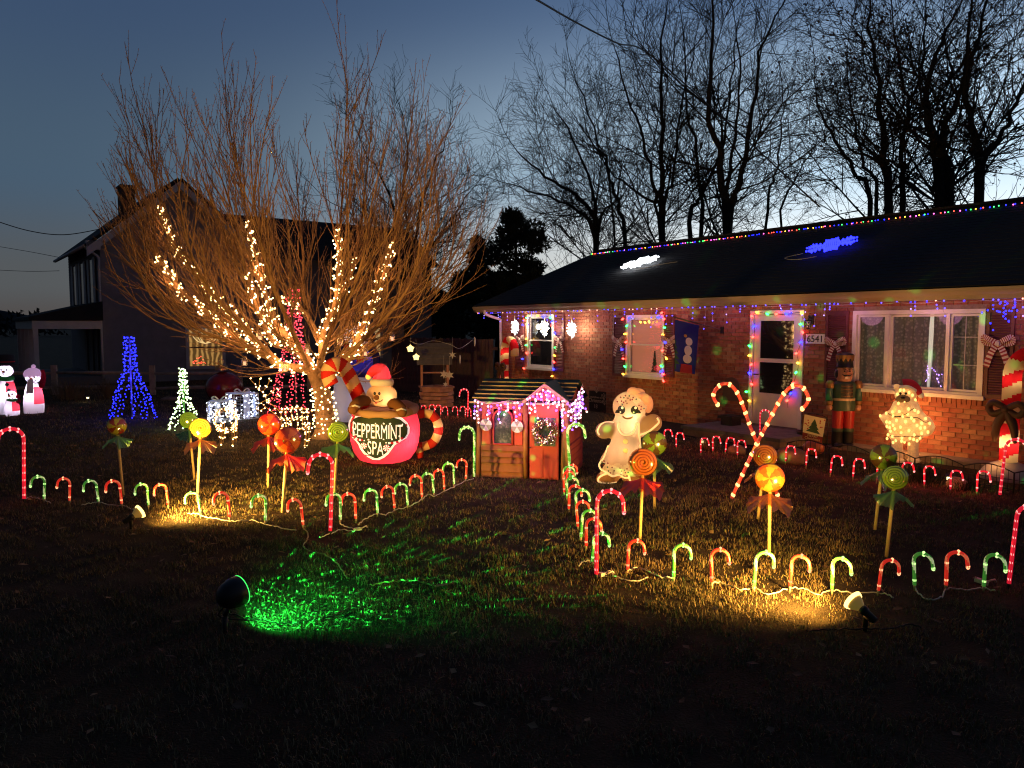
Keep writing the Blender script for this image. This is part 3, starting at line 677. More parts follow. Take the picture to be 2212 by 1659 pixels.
TP = G(703, 945); TY = TP.y
tree = thing('bare_tree', 'bare many stemmed tree wound with warm white lights in the front yard', 'tree', TP)
def L(x, y, dy): return at(x, y, TY + dy) - TP
LIMBS = {
 'A': ([(675, 801, 0), (642, 795, -.1), (601, 787, -.25), (573, 766, -.4), (531, 745, -.5), (497, 717, -.6), (455, 683, -.7), (424, 655, -.8), (392, 631, -.85), (368, 589, -.9), (344, 561, -.95), (322, 500, -1.0), (300, 430, -1.1)], .085, .012),
 'B': ([(569, 760, -.42), (545, 731, -.2), (517, 693, 0), (483, 658, .15), (448, 627, .25), (424, 592, .35), (389, 554, .45), (372, 515, .5), (359, 483, .55), (338, 410, .6), (322, 330, .6)], .055, .010),
 'C': ([(675, 801, 0), (667, 780, .05), (639, 752, .1), (618, 724, .15), (597, 700, .2), (580, 662, .3), (570, 620, .35), (559, 579, .4), (549, 537, .45), (538, 493, .5), (520, 400, .5), (500, 300, .5)], .08, .010),
 'C2': ([(600, 745, .1), (580, 724, -.2), (563, 683, -.45), (549, 645, -.55), (537, 599, -.65), (520, 540, -.7), (500, 450, -.8), (470, 360, -.8)], .05, .009),
 'D': ([(694, 735, .1), (663, 679, .5), (636, 662, .7), (604, 641, .9), (575, 590, 1.1), (560, 500, 1.2)], .04, .009),
 'E': ([(680, 806, 0), (690, 792, .05), (695, 766, .1), (696, 731, .1), (706, 697, .15), (722, 662, .2), (729, 610, .2), (731, 572, .25), (730, 523, .25), (735, 485, .3), (742, 380, .3), (748, 240, .3)], .085, .011),
 'F': ([(684, 815, 0), (715, 803, -.2), (757, 773, -.4), (771, 735, -.45), (788, 697, -.5), (806, 651, -.5), (823, 606, -.5), (837, 565, -.5), (849, 526, -.5), (868, 430, -.4), (880, 330, -.4)], .075, .010),
 'G': ([(722, 662, .2), (743, 627, .45), (757, 606, .55), (761, 582, .6), (775, 520, .7), (790, 400, .8), (800, 300, .8)], .045, .009),
 'H': ([(692, 745, .1), (668, 690, .7), (655, 630, .9), (655, 560, 1.0), (648, 480, 1.1), (640, 380, 1.2)], .055, .009),
 'I': ([(757, 773, -.4), (820, 738, -.3), (872, 700, -.2), (925, 650, -.1), (968, 570, 0), (985, 480, .1)], .05, .008),
 'J': ([(710, 800, .1), (760, 745, .5), (815, 690, .8), (880, 615, 1.0), (935, 520, 1.1), (955, 420, 1.2)], .055, .009),
 'K': ([(695, 770, .2), (740, 700, .9), (800, 620, 1.3), (850, 520, 1.6), (880, 420, 1.7)], .055, .009),
 'M': ([(655, 775, .2), (585, 700, 1.0), (515, 615, 1.4), (465, 520, 1.6), (430, 400, 1.8)], .055, .009),
 'N': ([(665, 790, -.1), (625, 700, -.9), (585, 600, -1.3), (560, 500, -1.5), (545, 400, -1.6)], .055, .009),
 'O': ([(690, 790, -.1), (715, 715, -.9), (760, 630, -1.3), (790, 530, -1.5), (805, 420, -1.6)], .055, .009),
 'P': ([(560, 757, -.45), (480, 732, -1.0), (400, 695, -1.3), (340, 630, -1.4), (305, 550, -1.4)], .035, .007),
 'Q': ([(601, 780, -.25), (520, 700, -1.2), (440, 610, -1.6), (400, 500, -1.7), (385, 400, -1.7)], .045, .008),
 'S': ([(715, 795, -.2), (800, 720, -1.1), (870, 640, -1.4), (915, 540, -1.5), (930, 440, -1.5)], .045, .008),
}
rg = random.Random(21); tb = TB(); sh = TB(); limbs_w = {}
trunk = smoothpath([TP * 0 + Vector((0, 0, -.05)), L(702, 900, 0), L(697, 855, 0), L(688, 825, 0), L(677, 800, 0)], 5)
tm = MB(); tm.tube(trunk, [lerp(.185, .135, i / (len(trunk) - 1)) for i in range(len(trunk))], 14)
rts = [.32, .24, .2]; tm.lathe([(.30, -.02), (.24, .05), (.19, .18)], 14)
tm.build('trunk', BARK, tree)
def shoot(p, d, ln, r, lvl, low=0.0):
    """lvl 1 long straight sprout, 2 side sprout, 3 bud spur; low ones sweep out before they rise"""
    n = max(3, int(ln / .20)) if lvl < 3 else 2
    pts = [p.copy()]; d = d.normalized()
    for i in range(n):
        d = (d + UP * ((.13 if lvl == 1 else .11) if lvl < 3 else .1) + rv(rg) * (.07 if lvl < 3 else .10)).normalized(); pts.append(pts[-1] + d * (ln / n))
    sh.tube(pts, r, max(r * .4, .0030), 4 if lvl == 1 else 3)
    if lvl >= 3: return
    k = rg.uniform(.10, .25)
    while k < ln:
        i = min(int(k / ln * n), n - 1); q = pts[i].lerp(pts[i + 1], k / ln * n - i); t = (pts[i + 1] - pts[i]).normalized(); s_ = t.cross(rv(rg)).normalized(); rem = 1 - k / ln
        if lvl == 1 and rg.random() < .5: shoot(q, t + s_ * rg.uniform(.35, .65) + UP * .12, rg.uniform(.35, 1.25) * (.35 + .65 * rem), r * rg.uniform(.45, .62), 2)
        else: shoot(q, t * .6 + s_ * .9, rg.uniform(.02, .055), .0042, 3)
        k += rg.uniform(.07, .15) if lvl == 1 else rg.uniform(.06, .13)
cx_ = L(676, 700, .1)
for nm, (pl, r0, r1) in LIMBS.items():
    pts = smoothpath([L(*q) for q in pl], 5); limbs_w[nm] = pts; N = len(pts)
    tm = MB(); tm.tube(pts, [r1 + (r0 - r1) * (1 - i / (N - 1)) ** 1.1 for i in range(N)], 8); tm.build('limb', BARK, tree)
    ln = sum((pts[i + 1] - pts[i]).length for i in range(N - 1)); acc = 0; nxt = .35
    for i in range(N - 1):
        acc += (pts[i + 1] - pts[i]).length
        if acc > nxt:
            t = (pts[i + 1] - pts[i]).normalized(); out = (pts[i] - cx_); out.z *= .3; out = out.normalized() if out.length > .05 else rv(rg)
            f = acc / ln; s_ = t.cross(rv(rg)).normalized()
            d = t * .85 + s_ * .6 + out * (.55 if pts[i].z < 3.2 else .3) + UP * (.02 if pts[i].z < 2.4 else .25)
            shoot(pts[i], d, rg.uniform(1.1, 2.9) * (1.05 - .40 * f), .0135 * (1.25 - .45 * f) * rg.uniform(.7, 1.15), 1)
            nxt = acc + rg.uniform(.042, .105)
    shoot(pts[-1], (pts[-1] - pts[-3]), rg.uniform(.5, 1.3), r1 * .9, 1)
for nm_, ln_ in (('E', 2.5), ('B', 2.0), ('C', 2.0), ('F', 1.5), ('N', 2.0)): q_ = limbs_w[nm_]; shoot(q_[-1], q_[-1] - q_[-4], ln_, .011, 1); shoot(q_[-6], q_[-1] - q_[-6] + Vector((.1, .1, .1)), ln_, .010, 1); shoot(q_[-11], q_[-8] - q_[-11] + Vector((-.1, .05, .15)), ln_, .010, 1)
o = sh.build('twigs', BARK, tree); tag(o, kind='stuff'); print('twig faces', len(sh.f))

def bare_tree(name, label, xD, yD, Y, stems, seed, reach=1.0, maxl=5, group=None, leaves=0, fine=1.0):
    sp = 1.15 if leaves else 1.35
    """stems: list of photo polylines [(x, y), ...] that rise from the ground under (xD, yD) at depth Y"""
    rg = random.Random(seed); base = at(xD, yD, Y); base.z = 0; stems = [(q, a * .57, c * .66) for q, a, c in stems]; reach *= 1.4
    t = thing(name, label, 'tree', base, 0, group); tr = TB(); tw = TB(); lf = []
    rmin = .0062 * Y / 34 * fine
    def grow(p, d, ln, r, lvl):
        n = 4 if lvl < 4 else 3; pts = [p]; d = d.normalized()
        for i in range(n):
            d = (d + UP * .06 + rv(rg) * .12).normalized(); pts.append(pts[-1] + d * (ln / n))
        r2 = max(r * .45, rmin * .8); tw.tube(pts, max(r, rmin), r2, 3)
        if lvl >= maxl:
            if leaves and rg.random() < leaves: lf.append(pts[-1]); lf.append(pts[1])
            return
        kids = rg.randint(6, 10) if lvl < 4 else rg.randint(4, 6)
        for j in range(kids):
            f = rg.uniform(.2, 1.0); i = min(int(f * n), n - 1); q = pts[i].lerp(pts[i + 1], f * n - i); tt = (pts[i + 1] - pts[i]).normalized()
            s_ = tt.cross(rv(rg)).normalized(); dd = tt * .75 + s_ * rg.uniform(.55, 1.15) + UP * .05
            grow(q, dd, ln * rg.uniform(.40, .66) * (1.15 - .4 * f), r * .5, lvl + 1)
    for st, r0, r1 in stems:
        pts = [at(x, y, Y + dy) - base for x, y, dy in st]
        b0 = pts[0].copy(); b0.z = 0; b0.x *= .35; b0.y *= .35
        pts = smoothpath([b0] + pts, 4); N = len(pts)
        for i in range(1, N - 1): pts[i] = pts[i] + rv(rg) * (.06 * Y / 34)
        tr.tube(pts, r0, r1, 7) if N < 3 else [tr.tube([pts[i], pts[i + 1]], lerp(r0, r1, i / (N - 1)), lerp(r0, r1, (i + 1) / (N - 1)), 6) for i in range(N - 1)]
        ln = sum((pts[i + 1] - pts[i]).length for i in range(N - 1)); acc = 0; nxt = ln * (.47 if leaves else .40)
        for i in range(N - 1):
            acc += (pts[i + 1] - pts[i]).length
            while acc > nxt:
                f = acc / ln; tt = (pts[i + 1] - pts[i]).normalized(); s_ = tt.cross(rv(rg)).normalized()
                grow(pts[i], tt * .6 + s_ * 1.0 + UP * .12, reach * rg.uniform(1.7, 3.6) * (1.3 - .55 * f), lerp(r0, r1, f) * .50, 3)
                nxt += ln * rg.uniform(.016, .038) * sp
        grow(pts[-1], pts[-1] - pts[-2], reach * 2.0, r1, 3)
    tr.build('trunk', BARKD, t); o = tw.build('branches', BARKD, t); tag(o, kind='stuff')
    if lf:
        mb = MB()
        for p in lf:
            for _ in range(2):
                a = rv(rg).normalized() * rg.uniform(.04, .085); c = rv(rg).normalized() * rg.uniform(.03, .06); q = p + rv(rg) * .08
                mb.add([q - a, q + c, q + a, q - c], [(0, 1, 2, 3)])
        o = mb.build('leaves', mat('dead_leaf', (.05, .025, .015), .9), t); tag(o, kind='stuff')
    print(name, len(tw.f)); return t
bare_tree('bare_tree', 'low bare tree with limbs arching left, at the left end of the roof ridge', 1288, 520, 38, [([(1288, 520, 0), (1283, 470, 0), (1240, 420, -1), (1180, 380, -2), (1120, 330, -2)], .3, .04), ([(1286, 515, 0), (1250, 460, 1), (1185, 425, 1), (1110, 400, 2)], .22, .04), ([(1286, 490, 0), (1275, 400, 0), (1235, 300, 1), (1195, 230, 1)], .2, .03), ([(1290, 500, 0), (1330, 430, -1), (1350, 340, -1)], .16, .03)], 1)
bare_tree('bare_tree', 'slender bare tree leaning left between the low arching tree and the wide forked one', 1352, 505, 40, [([(1352, 505, 0), (1335, 430, 0), (1312, 360, 0), (1285, 270, 1), (1240, 160, 1)], .22, .035), ([(1322, 400, 0), (1290, 330, -1), (1262, 250, -1)], .12, .03)], 2)
bare_tree('bare_tree', 'tall bare tree with three upright stems behind the roof ridge', 1428, 490, 34, [([(1428, 490, 0), (1432, 400, 0), (1428, 280, 0), (1430, 150, 0), (1440, 20, 0)], .3, .04), ([(1428, 485, 0), (1415, 420, 0), (1398, 330, -1), (1365, 230, -1), (1330, 110, -1)], .2, .035), ([(1432, 470, 0), (1455, 380, 1), (1468, 250, 1), (1500, 100, 1)], .18, .03), ([(1425, 470, 0), (1360, 410, .5), (1330, 380, 1), (1290, 330, 1)], .14, .03)], 3, 1.0)
bare_tree('bare_tree', 'bare tree forking low into a wide V behind the middle of the roof', 1505, 480, 36, [([(1490, 480, 0), (1510, 420, 0), (1505, 330, 0), (1480, 210, 0), (1475, 60, 0)], .22, .035), ([(1515, 480, 0), (1522, 410, 0), (1560, 330, -1), (1575, 210, -1), (1590, 80, -1)], .2, .035)], 4)
bare_tree('bare_tree', 'stout bare tree with two thick stems, right of the wide V tree', 1572, 470, 32, [([(1572, 470, 0), (1560, 400, 0), (1548, 320, 0), (1530, 200, 0), (1540, 90, 0), (1535, -40, 0)], .36, .045), ([(1576, 465, 0), (1600, 400, 0), (1612, 300, 0), (1630, 200, .5), (1650, 90, 1), (1700, -10, 1)], .26, .04), ([(1570, 440, 0), (1582, 330, 1), (1600, 200, 1), (1590, 60, 1)], .18, .035)], 5, 1.05)
bare_tree('bare_tree', 'thin bare tree leaning right in the gap before the leaf hung trees', 1658, 455, 42, [([(1655, 460, 0), (1675, 380, 0), (1690, 290, 0), (1700, 180, 0)], .16, .03), ([(1695, 450, 0), (1730, 370, 0), (1770, 290, 0)], .14, .03)], 6)
LV = .22
bare_tree('bare_tree', 'dark tree with clinging dead leaves, leftmost of those above the blue roof snowflake', 1850, 430, 34, [([(1880, 432, 0), (1850, 380, 0), (1815, 320, 0), (1770, 250, 0), (1760, 180, 0)], .22, .04), ([(1895, 430, 0), (1860, 350, 1), (1840, 230, 1), (1830, 110, 1)], .18, .035)], 7, 1.0, 5, None, LV)
bare_tree('bare_tree', 'dark leaf hung tree with upright twin stems, above the blue roof snowflake', 1925, 425, 31, [([(1920, 425, 0), (1908, 330, 0), (1900, 220, 0), (1885, 120, 0), (1880, 0, 0)], .34, .05), ([(1950, 420, 0), (1945, 340, 0), (1960, 250, 0), (1990, 150, 0), (2000, 20, 0)], .24, .04), ([(1915, 400, 0), (1850, 330, .5), (1800, 270, 1)], .16, .03)], 8, 1.05, 5, None, LV)
bare_tree('bare_tree', 'thickest dark leaf hung tree leaning left then right behind the roof', 2048, 405, 29, [([(2050, 410, 0), (2030, 320, 0), (2000, 240, 0), (2010, 150, 0), (2060, 40, 0)], .46, .06), ([(2030, 330, 0), (2060, 240, .5), (2100, 120, .5), (2140, -20, .5)], .3, .05), ([(2020, 300, 0), (1960, 200, -1), (1930, 60, -1)], .2, .04)], 9, 1.1, 5, None, LV)
bare_tree('bare_tree', 'leaf hung tree at the far right above the ridge lights', 2118, 398, 30, [([(2116, 400, 0), (2110, 320, 0), (2090, 240, 0), (2085, 140, 0), (2100, 0, 0)], .38, .05), ([(2120, 380, 0), (2160, 300, 0), (2200, 220, 0), (2240, 100, 0)], .26, .04)], 10, 1.05, 5, None, LV)
bare_tree('bare_tree', 'dense twiggy bare tree standing behind the lit tree and farmhouse', 880, 700, 33, [([(880, 600, 0), (865, 500, 0), (830, 400, 0), (790, 330, 0)], .2, .03), ([(882, 600, 0), (900, 480, 0), (930, 380, 0), (960, 310, 0)], .2, .03), ([(880, 620, 0), (930, 540, 1), (980, 470, 1), (1010, 420, 1)], .16, .03), ([(876, 620, 0), (810, 520, 1), (740, 450, 1)], .16, .03), ([(880, 560, 0), (875, 430, -1), (880, 310, -1)], .16, .03)], 12, .85, 5)

# evergreens: needle sprays scattered through an uneven crown
NEED = mat('evergreen_needles', (.028, .034, .018), .9, var=.4, vs=3)
def evergreen(label, xD, Y, ytop, ybot, wD, seed, spire=False, group=None, dens=1.0, name='evergreen_tree'):
    rg = random.Random(seed); p = at(xD, 703, Y); p.z = 0; t = thing(name, label, 'tree', p, 0, group)
    zt = at(xD, ytop, Y).z; zb_ = max(0.2, at(xD, ybot, Y).z); w_ = wD / F * Y
    MB().tube([(0, 0, 0), (0.05, 0, lerp(zb_, zt, .85))], [.2, .04], 7).build('trunk', BARKD, t)
    mb = MB(); lobes = []
    for i in range(44):
        f = rg.random(); zz = lerp(zb_, zt, f); rad = (w_ / 2) * ((1 - f) if spire else math.sin(math.pi * min(.97, .16 + .8 * f)) ** .6) * rg.uniform(.35, .95); a = rg.uniform(0, 6.3)
        lobes.append((Vector((rad * math.cos(a), rad * math.sin(a), zz)), w_ * rg.uniform(.11, .21)))
    for c, r in lobes:
        for _ in range(int(130 * dens)):
            d = rv(rg).normalized(); q = c + Vector((d.x, d.y, d.z * .7)) * r * rg.uniform(.5, 1.1); a = (d + UP * .4 + rv(rg) * .4).normalized() * rg.uniform(.12, .30); s_ = a.cross(rv(rg)).normalized() * rg.uniform(.04, .075)
            mb.add([q - s_, q + s_, q + a], [(0, 1, 2)])
    o = mb.build('crown', NEED, t); tag(o, kind='stuff'); return t
evergreen('round headed pine left of the brick house roof', 1113, 42, 465, 640, 128, 31, dens=2.2)
evergreen('smaller dark pine left of the round headed pine', 1032, 44, 518, 650, 70, 32, True, dens=1.6)
for i, (x, Y, yt, wd, lb) in enumerate(((945, 40, 640, 110, 'low dark evergreen nearest the farmhouse wing'), (1000, 46, 596, 120, 'tall dark evergreen under the smaller pine'), (1075, 40, 610, 130, 'dark evergreen touching the brick house roof end'), (1150, 36, 600, 120, 'dark evergreen hidden mostly behind the roof'))):
    evergreen(lb, x, Y, yt, 720, wd, 40 + i, True, 'dark evergreens behind the board fence', 1.6)
# far treeline on the left horizon
b = MB(); rg2 = random.Random(8)
for i in range(160):
    x = -170 + i * .7 + rg2.uniform(-.5, .5); Y = rg2.uniform(150, 175); h = rg2.uniform(2.5, 5.5)
    for _ in range(16):
        q = Vector((x + rg2.gauss(0, .8), Y, rg2.uniform(0, h))); b.add([q, q + Vector((rg2.uniform(.3, 1), 0, rg2.uniform(-.3, .6))), q + Vector((0, 0, rg2.uniform(.4, 1.1)))], [(0, 1, 2)])
o = b.build('treeline', BARKD); tag(o, kind='stuff', label='distant dark treeline low on the left horizon', cat='trees')
# overhead wires
def wire(label, pts, r=.012):
    o = MB().tube(smoothpath(pts, 8), r, 5).build('overhead_wire', CABLE_K); tag(o, label, 'wire', 'overhead wires'); return o
wire('thick black service cable running from the top of the sky down to the roof', [at(1140, -10, 14), at(1160, 0, 14.3), at(1240, 46, 17), at(1330, 92, 20), at(1420, 130, 23), Vector(HP(7.5, -4, 4.9))], .02)
wire('upper sagging wire left of the farmhouse roof', [at(-30, 470, 26), at(60, 498, 27), at(140, 507, 28), at(225, 493, 29.2)], .016)
wire('middle faint wire left of the farmhouse eave', [at(-30, 528, 40), at(60, 543, 38), at(128, 556, 36)], .012)
wire('lowest faint wire left of the farmhouse eave', [at(-30, 582, 40), at(60, 586, 38), at(128, 585, 36)], .012)
# ================================================================ YARD FIGURES
def local(base, rz):
    """photo point to the thing's own axes on the plane d metres behind its base"""
    ax = Vector((math.cos(rz), math.sin(rz), 0)); ay = Vector((-math.sin(rz), math.cos(rz), 0))
    def f(x, y, d=0.0):
        r = ray(x, y); o = base + ay * d; t = (o - CAM).dot(ay) / r.dot(ay); p = CAM + r * t - base
        return Vector((p.dot(ax), d, p.z))
    return f
def place(xD, yD, back=0.0):
    p = G(xD, yD); h = Vector((p.x, p.y, 0)).normalized(); p = p + h * back; return p, facing(p)
def unz(x0, y0, k): return lambda x, y: ((x0 + x * k) * .54861, (y0 + y * k) * .54861)
def patch(mb, rows, surf, off, mi=0, nx=12):
    vs = []
    for z, a, c in rows:
        for i in range(nx + 1): x = lerp(a, c, i / nx); vs.append((x, surf(x, z) - off, z))
    n = nx + 1
    mb.add(vs, [(j * n + i, j * n + i + 1, (j + 1) * n + i + 1, (j + 1) * n + i) for j in range(len(rows) - 1) for i in range(nx)], mi, True)
def disc(mb, c, rx, rz_, mi=0, th=.008, n=14, surf=None):
    vs = []
    for k in range(n):
        a = 2 * math.pi * k / n; x, z = c[0] + rx * math.cos(a), c[2] + rz_ * math.sin(a); vs.append((x, (surf(x, z) - th) if surf else c[1] - th, z))
    m_ = (c[0], (surf(c[0], c[2]) - th * 1.4) if surf else c[1] - th * 1.4, c[2])
    mb.add(vs + [m_], [(n, (k + 1) % n, k) for k in range(n)][::-1], mi, True)
RED_C = cloth('red_nylon', (.72, .055, .075)); PINK_C = cloth('rose_nylon', (.74, .035, .06)); WHITE_C = cloth('white_nylon', (.80, .76, .74)); TAN_C = cloth('tan_nylon', (.70, .40, .19)); BROWN_C = cloth('brown_nylon', (.20, .085, .035), .3)
FOAM_C = cloth('cocoa_nylon', (.55, .33, .15)); DRED_C = cloth('stripe_red_nylon', (.58, .035, .03), .35); DTAN_C = cloth('stripe_tan_nylon', (.75, .50, .30), .35); GREEN_D = mat('sign_green', (.012, .028, .014), .7)
INK = mat('black_print', (.012, .01, .01), .6); WPRINT = cloth('white_print', (.82, .78, .78)); LPRINT = mat('lit_white_print', (.8, .76, .76), .7, em=(1, .85, .88), es=.55); REDPRINT = mat('red_print', (.5, .05, .04), .6); BROWNP = mat('brown_print', (.13, .045, .02), .6); YELP = mat('yellow_print', (.80, .55, .12), .7, em=(1, .6, .15), es=.55)  # lit and yellow prints emit, standing for lamp light through the nylon

# ---- peppermint mug
z3 = unz(1250, 1350, .3315)
p, rz = place(822, 1008, .5); mug = thing('inflatable_mug', 'glowing red peppermint spa mug inflatable with a gingerbread figure and candy cane in it', 'inflatable', p, rz)
f = local(p, rz); K = (f(900, 950) - f(800, 950)).x / 100
def m3(x, y, d=0.0, f=f): return f(*z3(x, y), d)
c0 = m3(800, 1000).x
prof = [(.02, .012), (.30, .0), (.40, .04), (.485, .16), (.53, .32), (.545, .48), (.535, .62), (.50, .75), (.475, .80)]
def mugr(z):
    for (r0, z0), (r1, z1) in zip(prof[1:], prof[2:]):
        if z <= z1: return lerp(r0, r1, max(0, (z - z0) / (z1 - z0 + 1e-9)))
    return prof[-1][0]
def msurf(x, z): return -math.sqrt(max(.0004, mugr(z) ** 2 - (x - c0) ** 2))
b = MB(); n = 48; pr = []
for i in range(len(prof) - 1):
    for j in range(3): pr.append((lerp(prof[i][0], prof[i + 1][0], j / 3), lerp(prof[i][1], prof[i + 1][1], j / 3)))
pr.append(prof[-1]); b.lathe(pr, n, (c0, 0, 0))
for i, v in enumerate(b.v):                                            # gathered seams of the nylon
    a = math.atan2(v[1], v[0] - c0); q = 1 - .022 * (abs(math.cos(a * 5)) ** 12) ; b.v[i] = (c0 + (v[0] - c0) * q, v[1] * q, v[2])
b.build('mug_body', PINK_C, mug)
b = MB(); rim = [(c0 + .475 * math.cos(a), .475 * math.sin(a), .82 + .045 * math.sin(a)) for a in [2 * math.pi * k / 40 for k in range(41)]]
b.tube(rim, [.062 + .008 * math.sin(k * 1.7) for k in range(41)], 8, mf=lambda i, k: 1 if 22 < i < 36 else 0); b.build('mug_rim', [cloth('rim_nylon', (.62, .44, .36)), FOAM_C], mug)
b = MB(); b.lathe([(0, .83), (.3, .82), (.46, .80)], 24, (c0, 0, 0)); b.build('cocoa', BROWN_C, mug)
hp = [m3(*q) for q in ((1195, 850), (1290, 835), (1385, 880), (1435, 980), (1430, 1080), (1375, 1180), (1280, 1225), (1205, 1235))]
hp = smoothpath(hp, 10); b = MB(); b.tube(hp, .072, 12, mf=lambda i, k: (i // 8) % 2); b.build('mug_handle', [DRED_C, cloth('handle_gold', (.85, .56, .30), .45)], mug)
b = MB(); b.tube([m3(1195, 1250, -.05), m3(1215, 1300, -.05), m3(1225, 1365, -.05)], [.05, .06, .045], 8, mf=lambda i, k: i % 2); b.build('handle_end', [DTAN_C, DRED_C], mug)
# sign: white border and dark green field
def rows(scale):
    R_ = []
    for yz, xl, xr in ((880, 560, 800), (895, 480, 900), (925, 425, 985), (980, 385, 1045), (1040, 375, 1075), (1100, 390, 1070), (1150, 425, 1035), (1185, 475, 955), (1215, 505, 895), (1260, 525, 860), (1310, 565, 820), (1350, 620, 770), (1378, 680, 710)):
        cx = (xl + xr) / 2; h = (xr - xl) / 2; cyz = 1110
        a = m3(cx - h - scale, cyz + (yz - cyz) * (1 + scale / 260), -.5); c = m3(cx + h + scale, cyz + (yz - cyz) * (1 + scale / 260), -.5)
        R_.append((a.z, a.x, c.x))
    return R_
b = MB(); patch(b, rows(24), msurf, .006); b.build('sign_border', LPRINT, mug)
b = MB(); patch(b, rows(0), msurf, .012); sg = b.build('sign', GREEN_D, mug)
def wrap_text(txt, cxz, cyz, wz, hz, nm, shear=0, arch=0):
    me = text_mesh(txt, 1, LPRINT, 0); xs_ = [v.co.x for v in me.vertices]; ys_ = [v.co.y for v in me.vertices]; x0, x1, y0, y1 = min(xs_), max(xs_), min(ys_), max(ys_)
    for v in me.vertices:
        u_ = (v.co.x - x0) / (x1 - x0) - .5; w_ = (v.co.y - y0) / (y1 - y0) - .5
        q = m3(cxz + u_ * wz, cyz - w_ * hz + arch * u_ * u_ + 12 * u_, -.5); v.co = (q.x, msurf(q.x, q.z) - .02, q.z)
    link(nm, me, sg)
wrap_text('PEPPERMINT', 712, 1050, 600, 165, 'lettering', arch=0); wrap_text('SPA', 690, 1250, 190, 165, 'lettering')
b = MB()
for (x, y, r) in ((548, 1230, 36), (818, 1245, 40)):
    q = m3(x, y, -.5); disc(b, q, r * .18 * K, r * .18 * K, 0, .018, 16, msurf)
    for k in range(7):
        a = k * 2 * math.pi / 7; e = [(q.x, q.z), (q.x + r * .18 * K * math.cos(a), q.z + r * .18 * K * math.sin(a)), (q.x + r * .18 * K * math.cos(a + .42), q.z + r * .18 * K * math.sin(a + .42))]; b.add([(x_, msurf(x_, z_) - .026, z_) for x_, z_ in e], [(0, 1, 2)], 1)
b.build('mint_print', [LPRINT, PINK_C], sg)
for pts in (((425, 1100), (455, 1150), (500, 1162), (535, 1160)), ((840, 1185), (900, 1182), (960, 1172), (1015, 1125))):
    pl = smoothpath([m3(x, y, -.5) for x, y in pts], 4); pl = [Vector((q.x, msurf(q.x, q.z) - .018, q.z)) for q in pl]; MB().tube(pl, .017, 5, mf=lambda i, k: (i // 2) % 2).build('cane_print', [LPRINT, PINK_C], sg)
b = MB()
for (x, y, r) in ((690, 955, 10), (787, 955, 14), (862, 958, 17), (1010, 970, 12), (605, 1150, 14), (785, 1140, 12), (885, 1140, 15), (545, 1080, 11), (655, 1015, 10), (455, 1105, 12), (600, 1060, 10), (970, 1105, 13), (555, 1165, 11), (815, 1180, 12)):
    q = m3(x, y, -.5); r *= .18 * K; pg = [(q.x + r * (1 if k % 2 == 0 else .45) * math.sin(k * math.pi / 5), q.z + r * (1 if k % 2 == 0 else .45) * math.cos(k * math.pi / 5)) for k in range(10)]
    b.add([(x_, msurf(x_, z_) - .021, z_) for x_, z_ in pg], [tuple(range(10))])
o = b.build('star_print', LPRINT, sg); tag(o, kind='stuff')
# gingerbread figure in the mug
hc = m3(762, 622, -.12); hr = (182 * .18 * K, .17, 140 * .18 * K)
b = MB(); b.ball(hc, hr, 24, 16); hd = b.build('head', TAN_C, mug)
def hsurf(x, z): return hc.y - hr[1] * math.sqrt(max(.02, 1 - ((x - hc.x) / hr[0]) ** 2 - ((z - hc.z) / hr[2]) ** 2))
b = MB()
for x in (680, 735): disc(b, m3(x, 603, -.3), .020, .026, 0, .006, 12, hsurf)
b.build('eyes', INK, hd)
b = MB(); q = m3(704, 650, -.3); b.ball((q.x, hsurf(q.x, q.z), q.z), .04, 10, 8); b.build('nose', BROWN_C, hd)
b = MB(); b.tube([Vector((q.x, hsurf(q.x, q.z) - .005, q.z)) for q in [m3(x, y, -.3) for x, y in ((645, 660), (660, 690), (690, 708), (725, 705), (755, 692), (778, 675))]], .008, 5); b.build('mouth', BROWNP, hd)
b = MB(); disc(b, m3(697, 716, -.3), .02, .018, 0, .01, 10, hsurf); b.build('tongue', REDPRINT, hd)
b = MB(); q0 = m3(765, 468, -.12); b.lathe([(.0, -.055), (.168, -.05), (.185, 0), (.168, .05), (0, .055)], 20, q0); b.build('hat_band', WHITE_C, mug)
b = MB(); pts = smoothpath([m3(768, 445, -.12), m3(770, 390, -.12), m3(755, 325, -.12), m3(690, 320, -.14), m3(640, 355, -.16), m3(610, 395, -.18)], 4)
b.tube(pts, [lerp(.165, .045, (i / (len(pts) - 1)) ** .8) for i in range(len(pts))], 14); b.build('hat', RED_C, mug)
b = MB(); b.ball(m3(605, 402, -.18), .045, 10, 8); b.build('hat_bobble', YELP, mug)
for sx, pl in ((0, ((590, 690), (520, 690), (460, 735), (420, 790))), (1, ((880, 730), (930, 725), (985, 775), (1005, 825)))):
    b = MB(); pts = smoothpath([m3(*q, d) for q, d in zip(pl, (-.2, -.35, -.5, -.56))], 4); b.tube(pts, [.075, .08, .082, .085, .085, .085, .085, .085, .085, .085, .08, .075, .06][:len(pts)], 12)
    q = pts[-1]; b.ball(q, .075, 10, 8); ar = b.build('arm', BROWN_C, mug)
    b = MB(); q = pts[-4]; b.tube([q + Vector((-.07, -.07, -.01)), q + Vector((0, -.095, .02)), q + Vector((.07, -.07, -.01))], .014, 5); b.build('icing_cuff', WPRINT, ar)
pts = smoothpath([m3(*q, .12) for q in ((170, 500), (135, 420), (130, 330), (170, 270), (240, 250), (310, 285), (355, 350), (410, 460), (470, 590), (520, 720), (545, 790))], 14)
b = MB(); b.tube(pts, .112, 18, mf=lambda i, k: ((i + int(4 * math.sin(2 * math.pi * k / 18) + 4)) // 11) % 2); b.build('candy_cane', [DRED_C, DTAN_C], mug)
